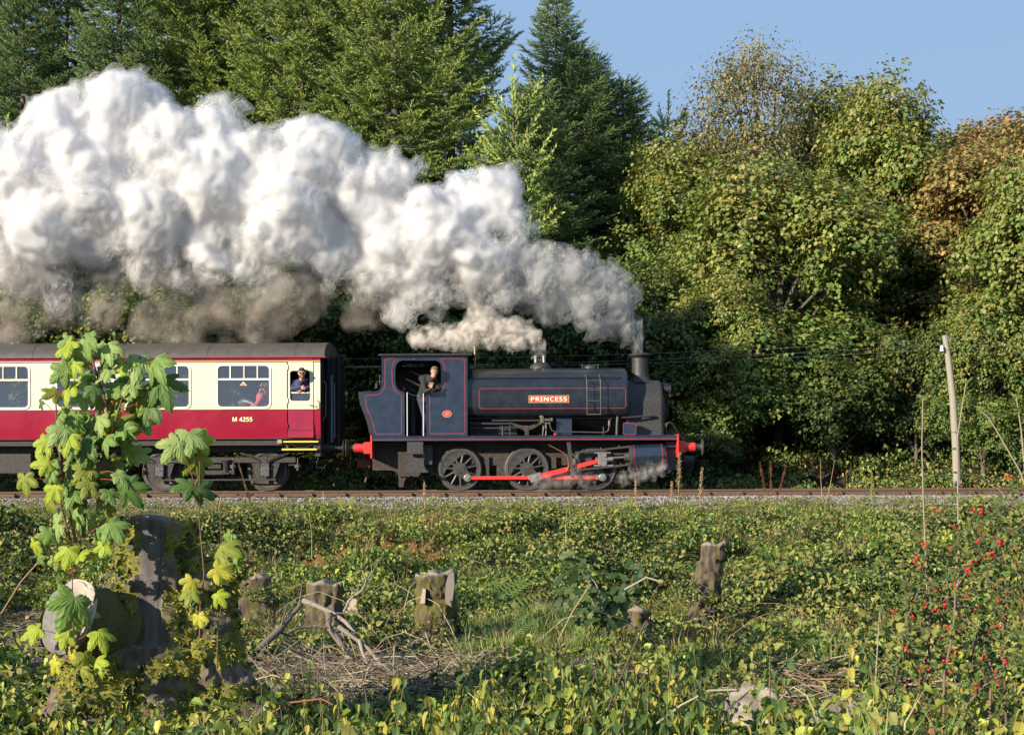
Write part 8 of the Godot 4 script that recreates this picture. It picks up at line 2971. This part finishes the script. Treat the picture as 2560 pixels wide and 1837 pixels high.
func nettles_and_ferns() -> void:
	var leafs := [toothed_leaf(0.25, 0.35).mesh(), toothed_leaf(0.22, 0.6).mesh(), toothed_leaf(0.28, 0.2).mesh()]
	var mats := [tinted_leaf(0.16, 0.23, 0.055), tinted_leaf(0.27, 0.31, 0.06), tinted_leaf(0.085, 0.14, 0.038), tinted_leaf(0.42, 0.37, 0.07)]
	var stemm := paint(0.16, 0.12, 0.05, 0.8)
	var protos := []
	for k in 5:
		rng.seed = 500 + k
		var root := Node3D.new()
		root.name = "nettle"
		var st := MB.new()
		var h := 0.48
		var top := Vector3(rnd(-0.05, 0.05), h, rnd(-0.05, 0.05))
		st.tube([Vector3(0, -0.1, 0), top * 0.5 + Vector3(0.01, 0, 0), top], [0.005, 0.004, 0.002], 5, false)
		var so := MeshInstance3D.new()
		so.name = "stem"
		so.mesh = st.mesh()
		so.material_override = stemm
		root.add_child(so)
		var c := 0
		for i in 7:
			var t := 0.25 + 0.75 * i / 6.0
			var a := i * PI * 0.5 + rnd(-0.3, 0.3)
			for s: float in [0.0, PI]:
				var d := Vector3(cos(a + s), 0, sin(a + s))
				var sz: float = lerpf(0.115, 0.05, pow(t, 2.0)) * rnd(0.85, 1.2)
				var o := MeshInstance3D.new()
				o.name = "leaf" if c == 0 else "leaf_%03d" % c
				o.mesh = leafs[rng.randi() % 3]
				o.material_override = mats[[0, 2, 1, 2, 2, 0][rng.randi() % 6] if k != 4 else [3, 1, 3][rng.randi() % 3]]
				o.transform = Transform3D(facing(d * 0.75 + Vector3(0, 0.8, 0) + rdir() * 0.25, d + Vector3(0, -0.75, 0)).scaled(Vector3(sz, sz, sz)), top * t + d * 0.012)
				root.add_child(o)
				c += 1
		protos.append(root)
	rng.seed = 520
	var places := []
	for i in 136:
		var tx := 0.0
		var d := 0.0
		var zone := i % 8
		if zone < 5:
			tx = rnd(600, 1900); d = rnd(5.9, 8.2)
		elif zone == 5:
			tx = rnd(1300, 1800); d = rnd(7.6, 9.4)
		elif zone == 6:
			tx = rnd(1850, 2560); d = rnd(6.0, 9.0)
		else:
			tx = rnd(20, 600); d = rnd(5.9, 6.9)
		places.append([tx, d])
	var marks := [[300, "by the sawn log"], [600, "before the mossy stump"], [850, "below the dead branches"], [1100, "below the upright stump"], [1350, "below the grass patch"], [1600, "below the oak shoots"], [1850, "left of the pale log"], [2150, "round the pale logs"], [9999, "under the red-berried shrub"]]
	places.sort_custom(func(a: Array, b: Array) -> bool: return a[0] < b[0])
	var order := ["first", "second", "third", "fourth", "fifth", "sixth", "seventh", "eighth", "ninth", "tenth", "eleventh", "twelfth", "thirteenth", "fourteenth", "fifteenth", "sixteenth", "seventeenth", "eighteenth", "nineteenth", "twentieth"]
	var seen := {}
	for i in places.size():
		var q: Array = places[i]
		var o: Node3D = protos[i % 5].duplicate()
		o.name = numbered("nettle")
		add_child(o)
		o.position = foot(q[0], q[1])
		o.rotation = Vector3(rnd(-0.15, 0.15), rnd(0, TAU), rnd(-0.15, 0.15))
		var s := rnd(0.6, 1.2)
		if q[0] < 620.0: s *= 0.7
		o.scale = Vector3(s, s, s)
		var col := "yellowing" if i % 5 == 4 else "green"
		var where := ""
		for m: Array in marks:
			if q[0] < m[0]:
				where = m[1]
				break
		var row := "front" if q[1] < 6.7 else ("middle" if q[1] < 7.5 else "back")
		var key := col + row + where
		seen[key] = seen.get(key, -1) + 1
		tag(o, "%s nettle, %s from left in the %s row %s" % [col, order[seen[key]], row, where], "nettle", "nettles in the foreground")
	for p: Node3D in protos:
		p.free()
	# ferns
	var fr := MB.new()    # one frond, 1 unit long
	fr.cur = Color(1, 1, 1)
	for i in 8:
		var ya := i / 8.0
		var yb := (i + 1) / 8.0
		fr.quad(Vector3(-0.008, ya, -0.35 * ya * ya), Vector3(0.008, ya, -0.35 * ya * ya), Vector3(0.006, yb, -0.35 * yb * yb), Vector3(-0.006, yb, -0.35 * yb * yb), Vector3(0, 0, 1))
	for i in 17:
		var t := 0.1 + 0.9 * i / 16.0
		var l := 0.22 * sin(PI * pow(t, 0.6)) + 0.015
		var y := t
		var zc := -0.35 * t * t
		for s: float in [-1.0, 1.0]:
			var b := Vector3(0, y, zc)
			var tip := Vector3(s * l, y + l * 0.35, zc - l * 0.25)
			var w := Vector3(0, 0.013, 0)
			fr.quad(b - w, b + w, tip.lerp(b, 0.35) + w * 1.1, tip.lerp(b, 0.35) - w * 1.1, Vector3(0, 0, 1))
			fr.flat(tip.lerp(b, 0.35) - w * 1.1, tip.lerp(b, 0.35) + w * 1.1, tip, Vector3(0, 0, 1))
	var frm := fr.mesh()
	var fm := [tinted_leaf(0.10, 0.16, 0.03), tinted_leaf(0.22, 0.21, 0.05), tinted_leaf(0.24, 0.12, 0.045)]
	rng.seed = 540
	for a: Array in [[1190, 15.5, 0.85, 9, 0, "tall green fern behind the upright stump with the torn chip"], [1235, 13.3, 0.55, 8, 0, "low green fern right of the upright stump"], [1130, 16.5, 0.8, 7, 0, "green fern up the bank above the upright stump"], [650, 17.0, 0.6, 6, 1, "pale yellow fern on the bank beside the mossy stump"], [840, 27.5, 0.75, 7, 1, "yellow fern at the ballast edge below the coach end"], [905, 20.0, 0.7, 8, 2, "rust-brown dead fern in the middle of the bank"], [1010, 21.0, 0.75, 8, 2, "rust-brown dead fern right of the other brown one"], [800, 19.0, 0.7, 7, 2, "brown fern above the dark sawn stump"], [1640, 18.5, 0.6, 7, 0, "green fern near the tall leaning stump"], [2000, 15.5, 0.45, 8, 0, "bright green fern rosette on the right of the bank"], [1840, 5.9, 0.22, 8, 0, "small fern at the bottom edge beside the pale log"], [1090, 24.0, 0.7, 7, 2, "dead brown fern high on the bank below the engine"]]:
		var t := thing_at("fern", a[5], "fern", foot(a[0], a[1]))
		for i in a[3]:
			var az: float = TAU * i / float(a[3]) + rnd(-0.3, 0.3)
			var out := Vector3(cos(az), 0, sin(az))
			var tipd := (out * rnd(0.5, 0.9) + Vector3.UP * rnd(0.7, 1.1)).normalized()
			var nrm := (Vector3.UP * 0.55 - out * 0.35 + Vector3(-0.3, 0.1, 0.5) + rdir() * 0.2).normalized()
			var s: float = a[2] * rnd(0.75, 1.15)
			var o := obj("frond", frm, fm[a[4]], t)
			o.transform = Transform3D(facing(nrm, tipd).scaled(Vector3(s, s, s)), Vector3(0, -0.02, 0) + out * 0.03)
	# the lobed oak shoots before the slim stump
	var ok := thing_at("oak_seedling", "bushy oak shoots with lobed dark green leaves round the slim stump", "sapling", foot(1500, 11.6))
	var oakl := fan(PackedVector2Array([Vector2(0, 0), Vector2(0.10, 0.12), Vector2(0.20, 0.25), Vector2(0.13, 0.36), Vector2(0.30, 0.5), Vector2(0.18, 0.62), Vector2(0.30, 0.76), Vector2(0.15, 0.88), Vector2(0, 1.0), Vector2(-0.15, 0.88), Vector2(-0.30, 0.76), Vector2(-0.18, 0.62), Vector2(-0.30, 0.5), Vector2(-0.13, 0.36), Vector2(-0.20, 0.25), Vector2(-0.10, 0.12)]), 0.5).mesh()
	var om := [tinted_leaf(0.04, 0.08, 0.022), tinted_leaf(0.075, 0.125, 0.032), tinted_leaf(0.13, 0.17, 0.06)]
	var os := MB.new()
	for i in 9:
		var p := P(rnd(1470, 1560), 1590, EYE_Z - 11.6 + rnd(-0.2, 0.2))
		var e := P(rnd(1420, 1610), rnd(1390, 1500), EYE_Z - 11.6 + rnd(-0.25, 0.35))
		os.cur = Color(0.12, 0.085, 0.05)
		os.tube([p, p.lerp(e, 0.5) + Vector3(0, 0.05, 0), e], [0.006, 0.005, 0.002], 4, false)
		for k in 15:
			var q := p.lerp(e, rnd(0.3, 1.05)) + rdir() * 0.09
			var s := rnd(0.09, 0.16)
			obj("leaf", oakl, om[rng.randi() % 3], ok).transform = Transform3D(facing(Vector3(rnd(-0.6, 0.4), rnd(0.2, 1.0), rnd(0.2, 1.0)), rdir() + Vector3(0, -0.4, 0)).scaled(Vector3(s, s, s)), q - base_of[ok])
	obj("stem", os, M.tint, ok)

func berry_shrub() -> void:
	var W := func(x: float, y: float, d: float) -> Vector3: return P(1800.0 + x / 2.554, 1200.0 + y / 2.554, EYE_Z - d)
	var leaf := oval_leaf(0.27)
	var rr := RandomNumberGenerator.new()
	var shrubs := [
		["red-berried shrub with arching stem in the right foreground, left part", [
			[[1040, 1640, 7.0], [1100, 1400, 7.0], [1150, 1200, 7.0], [1210, 900, 7.0], [1225, 780, 7.05], [1190, 660, 7.1], [1110, 610, 7.1], [960, 650, 7.1]],
			[[1160, 1640, 7.3], [1250, 1380, 7.3], [1320, 1150, 7.3], [1400, 960, 7.3], [1440, 640, 7.3], [1500, 480, 7.3], [1545, 330, 7.3], [1600, 280, 7.3]],
			[[1300, 1640, 7.2], [1310, 1200, 7.2], [1330, 800, 7.2], [1325, 450, 7.2], [1330, 280, 7.2]],
			[[1200, 900, 7.0], [1260, 720, 6.95], [1320, 720, 6.95]],
		], 640],
		["red-berried shrub at the right edge, with long crossing branches", [
			[[1410, 1650, 6.6], [1415, 1250, 6.6], [1470, 950, 6.6], [1500, 700, 6.6], [1620, 500, 6.6], [1750, 430, 6.7], [1960, 300, 6.7]],
			[[1490, 1650, 6.4], [1570, 1450, 6.4], [1680, 1330, 6.4], [1850, 1210, 6.4], [2000, 1130, 6.4]],
			[[1700, 1650, 6.8], [1730, 1300, 6.8], [1700, 1000, 6.8], [1570, 900, 6.8], [1480, 860, 6.8]],
			[[1850, 1650, 6.7], [1800, 1100, 6.7], [1820, 700, 6.7], [1740, 250, 6.7], [1700, 190, 6.7]],
			[[1600, 1200, 6.7], [1640, 1000, 6.7], [1760, 930, 6.7]],
			[[1560, 560, 6.6], [1660, 540, 6.6], [1780, 500, 6.6], [1930, 640, 6.6]],
			[[2000, 60, 7.0], [1880, 130, 7.0], [1760, 260, 7.0], [1560, 330, 7.0]],
			[[1960, 820, 6.5], [1900, 760, 6.5], [1700, 640, 6.5], [1600, 640, 6.5]],
		], 650],
	]
	for sdef: Array in shrubs:
		rng.seed = sdef[2]
		var first: Array = sdef[1][0][0]
		var base: Vector3 = W.call(first[0], first[1], first[2])
		var t := thing_at("berry_shrub", sdef[0], "shrub", base)
		var wood := MB.new()
		var lv := MB.new()
		var br := MB.new()
		var red := paint(0.62, 0.012, 0.018, 0.25)
		for line: Array in sdef[1]:
			var pts := []
			for q: Array in line:
				pts.append(W.call(q[0], q[1], q[2]) + Vector3(0, 0, rnd(-0.05, 0.05)))
			var rad := []
			for i in pts.size():
				rad.append(lerpf(0.0075, 0.002, i / float(pts.size() - 1)))
			wood.cur = vary(Color(0.15, 0.10, 0.075), 0.2)
			wood.tube(pts, rad, 6, false)
			for i in pts.size() - 1:
				var a: Vector3 = pts[i]
				var b: Vector3 = pts[i + 1]
				var n := int(a.distance_to(b) / 0.028)
				for k in n:
					var p := a.lerp(b, k / float(n))
					var sd := (rdir() + Vector3(0, 0.35, 0)).normalized()
					var e := p + sd * rnd(0.03, 0.16)
					if k % 2 == 0:
						wood.tube([p, p.lerp(e, 0.5) + rdir() * 0.006, e], [0.0022, 0.0018, 0.001], 3, false)
					for j in 7:
						var s := rnd(0.022, 0.045)
						lv.stamp(leaf.v, leaf.n, Transform3D(facing(Vector3(rnd(-0.6, 0.4), rnd(0.1, 1), rnd(0.1, 1)), rdir()).scaled(Vector3(s, s, s)), p.lerp(e, rnd(0.3, 1.1)) + rdir() * 0.012), vary([Color(0.055, 0.09, 0.022), Color(0.10, 0.135, 0.03), Color(0.19, 0.18, 0.035), Color(0.08, 0.12, 0.03)][rng.randi() % 4], 0.25))
					if rng.randf() < 0.26:
						for j in 2 + rng.randi() % 4:
							br.ball(e + rdir() * 0.016, rnd(0.005, 0.0078), 5, 7)
		obj("stem", wood, M.tint, t)
		obj("leaves", lv, M.leaf, t).set_meta("kind", "stuff")
		obj("berries", br, red, t).set_meta("kind", "stuff")
	# tall bare whips before the bank
	for w: Array in [["tall pale whip with few leaves, left of the telegraph pole", [[2312, 1860], [2320, 1600], [2316, 1420], [2310, 1280], [2306, 1120], [2309, 1000]], 7.2, 680], ["tall pale whip with few leaves, crossing the telegraph pole's foot", [[2396, 1560], [2397, 1400], [2396, 1280], [2395, 1100], [2404, 1040], [2417, 962]], 7.4, 690], ["leafy whip leaning left at the right edge", [[2580, 1260], [2550, 1180], [2510, 1110], [2475, 1050], [2456, 1032]], 6.9, 700], ["whip with small leaves hard against the right edge", [[2570, 1260], [2555, 1080], [2543, 1000]], 6.9, 710], ["thin straight stalk rising before the shrub's left stem", [[2180, 1810], [2190, 1680], [2197, 1560], [2200, 1530]], 7.6, 720]]:
		rng.seed = w[3]
		var pts := []
		for q: Array in w[1]:
			pts.append(P(q[0], q[1], EYE_Z - w[2]))
		var t := thing_at("whip", w[0], "shoot", pts[0])
		var mb := MB.new()
		mb.cur = Color(0.27, 0.22, 0.15)
		var rad := []
		for i in pts.size():
			rad.append(lerpf(0.0052, 0.003, i / float(pts.size() - 1)))
		mb.tube(pts, rad, 6, false)
		obj("stem", mb, M.tint, t)
		var lv := MB.new()
		for i in pts.size() - 1:
			for k in 3:
				var p: Vector3 = pts[i].lerp(pts[i + 1], rnd(0, 1))
				var s := rnd(0.03, 0.05)
				lv.stamp(leaf.v, leaf.n, Transform3D(facing(Vector3(rnd(-0.6, 0.4), rnd(0.1, 1), rnd(0.1, 1)), Vector3(rnd(-1, 1), rnd(-0.3, 0.8), rnd(-0.3, 0.5))).scaled(Vector3(s, s, s)), p), vary(Color(0.11, 0.15, 0.035), 0.25))
		for k in 4:
			var s := rnd(0.03, 0.045)
			lv.stamp(leaf.v, leaf.n, Transform3D(facing(Vector3(0, 0.5, 1), Vector3(rnd(-1, 1), 0.7, 0)).scaled(Vector3(s, s, s)), pts[-1]), Color(0.13, 0.17, 0.04))
		obj("leaves", lv, M.leaf, t).set_meta("kind", "stuff")

func dry_stalks() -> void:
	for a: Array in [["brown knobbly dead stalk leaning before the coach's end bogie", 630, 1250, 594, 1150, 26.0, 0.016, 0, Color(0.20, 0.12, 0.07)], ["pale dead seed stalk before the cylinder", 1592, 1290, 1588, 1182, 29.5, 0.03, 1, Color(0.42, 0.31, 0.20)], ["tall feathery seed head at the engine's front buffer beam", 1694, 1240, 1700, 1132, 30.0, 0.055, 1, Color(0.40, 0.27, 0.17)], ["feathery seed head in front of the engine, right of the tall one", 1748, 1262, 1756, 1170, 30.0, 0.04, 1, Color(0.42, 0.30, 0.19)], ["short seed head left of the tall feathery one", 1678, 1242, 1680, 1205, 30.0, 0.03, 1, Color(0.40, 0.29, 0.18)], ["pale seed stalk at the ballast below the cab steps", 1062, 1250, 1060, 1208, 28.5, 0.02, 1, Color(0.48, 0.38, 0.26)], ["reddish dock stalks by the rails ahead of the engine, left stem", 1918, 1240, 1900, 1158, 29.5, 0.022, 2, Color(0.20, 0.07, 0.035)], ["reddish dock stalk by the rails, upright middle stem", 1930, 1240, 1926, 1156, 29.5, 0.025, 2, Color(0.21, 0.075, 0.04)], ["reddish dock stalk by the rails, right stem of three", 1942, 1240, 1966, 1166, 29.5, 0.022, 2, Color(0.20, 0.07, 0.035)], ["straw-coloured stalk by the rails, left of a pair", 2056, 1240, 2052, 1150, 29.5, 0.008, 0, Color(0.40, 0.27, 0.12)], ["straw-coloured stalk by the rails, leaning right of a pair", 2066, 1240, 2088, 1152, 29.5, 0.008, 0, Color(0.40, 0.27, 0.12)], ["greenish flower stalk by the rails before the telegraph pole", 2180, 1240, 2181, 1186, 30.0, 0.03, 2, Color(0.30, 0.27, 0.08)], ["thin pale stalk half-way up the bank under the coach end", 778, 1375, 772, 1280, 18.0, 0.006, 0, Color(0.45, 0.36, 0.22)], ["thin pale stalk on the bank left of the fern", 1415, 1340, 1418, 1270, 20.0, 0.006, 0, Color(0.45, 0.36, 0.22)], ["thin pale stalk on the bank below the cylinder", 1432, 1325, 1420, 1240, 22.0, 0.007, 0, Color(0.45, 0.36, 0.22)], ["small pale stalk standing at the rail under the gap", 808, 1238, 805, 1226, 30.5, 0.012, 0, Color(0.6, 0.5, 0.4)]]:
		rng.seed = int(a[1])
		var p := P(a[1], a[2] + 20, EYE_Z - a[5])
		var e := P(a[3], a[4], EYE_Z - a[5])
		var t := thing_at("dry_stalk", a[0], "dead stalk", p)
		var mb := MB.new()
		mb.cur = a[8]
		var r: float = a[5] / LENS * 0.55
		mb.tube([p, p.lerp(e, 0.5) + Vector3(rnd(-0.02, 0.02), 0, 0), e], [r * 1.5, r * 1.2, r * 0.6], 5, false)
		obj("stem", mb, M.tint, t)
		if a[7] > 0 or a[6] > 0.012:
			var sd := MB.new()
			var l := p.distance_to(e)
			for i in 420:
				var f := rnd(0.3 if a[7] != 0 else 0.05, 1.0)
				var w: float = a[6] * (1.15 - f * 0.75) * rnd(0.2, 1.0) * 1.6
				if a[7] == 2: w = a[6] * rnd(0.2, 1.3) * (0.6 + 0.6 * sin(f * 19.0))
				var q := p.lerp(e, f) + Vector3(rnd(-1, 1), rnd(-0.4, 0.4), rnd(-1, 1)).normalized() * w
				var d := (rdir() + Vector3(0, 0.9, 0)).normalized() * rnd(0.018, 0.04)
				var s := d.cross(rdir()).normalized() * 0.008
				sd.cur = vary(a[8], 0.3)
				sd.flat(q - s, q + s, q + d, d.cross(s))
			obj("seed_head", sd, M.leaf, t).set_meta("kind", "stuff")

func pole_and_wires() -> void:
	var z := -3.1
	var t := thing_at("telegraph_pole", "leaning weathered grey telegraph pole with white insulators beside the track", "telegraph pole", foot(2394, EYE_Z - z))
	var b := P(2394, 1228, z)
	var e := P(2364, 842, z)
	var mb := MB.new()
	mb.tube([b, P(2391, 1120, z), P(2384, 1000, z), P(2373, 900, z), e], [0.115, 0.105, 0.095, 0.085, 0.075], 16)
	var pm := worn(paint(1, 1, 1, 0.85), "pole", 1.5, lin(0.17, 0.155, 0.12), lin(0.40, 0.37, 0.29), 0.05)
	pm.uv1_scale = Vector3(4.0, 0.5, 4.0)
	obj("post", mb, pm, t)
	var ir := MB.new()
	ir.tube([P(2368, 880, z + 0.08), P(2358, 872, z + 0.1), P(2357, 862, z + 0.1)], 0.012, 6)
	ir.tube([P(2366, 860, z), P(2368, 836, z)], 0.014, 6)
	ir.tube([P(2370, 880, z - 0.05), P(2378, 868, z - 0.1)], 0.012, 6)
	obj("insulator_pin", ir, M.black, t)
	var white := paint(0.78, 0.78, 0.76, 0.2)
	var ins := []
	for q: Array in [[2369, 850, 0.0], [2357, 876, 0.1], [2372, 862, -0.1]]:
		var p := P(q[0], q[1], z + q[2])
		var im := MB.new()
		im.lathe([Vector2(-0.07, 0.05), Vector2(-0.06, 0.062), Vector2(-0.02, 0.055), Vector2(0.0, 0.035), Vector2(0.03, 0.05), Vector2(0.07, 0.045), Vector2(0.10, 0.02), Vector2(0.105, 0.0)], p, Vector3.UP, 14)
		obj("insulator", im, white, t)
		ins.append(p)
	var wm := paint(0.32, 0.32, 0.31, 0.4, 0.5)
	var k := 0
	for w: Array in [[0, 872, 2.2, 842, "topmost telegraph wire over the train, from the pole's cap"], [1, 889, 2.4, 872, "telegraph wire behind the chimney, second from the top"], [2, 898, 2.6, 862, "lowest telegraph wire behind the saddle tank"]]:
		var wire := MB.new()
		var p: Vector3 = ins[w[0]]
		var far := P(-600, w[1] - 30, z)
		var pts := []
		for i in 25:
			var f := i / 24.0
			pts.append(p.lerp(far, f) + Vector3(0, -0.55 * 4.0 * f * (1.0 - f), 0))
		wire.tube(pts, 0.003, 4, false)
		var far2 := p + Vector3(28, 0.4, -2.0)
		pts = []
		for i in 13:
			var f := i / 12.0
			pts.append(p.lerp(far2, f) + Vector3(0, -0.5 * 4.0 * f * (1.0 - f), 0))
		wire.tube(pts, 0.003, 4, false)
		tag(obj("telegraph_wire", wire, wm), w[4], "wire", "telegraph wires")
		k += 1
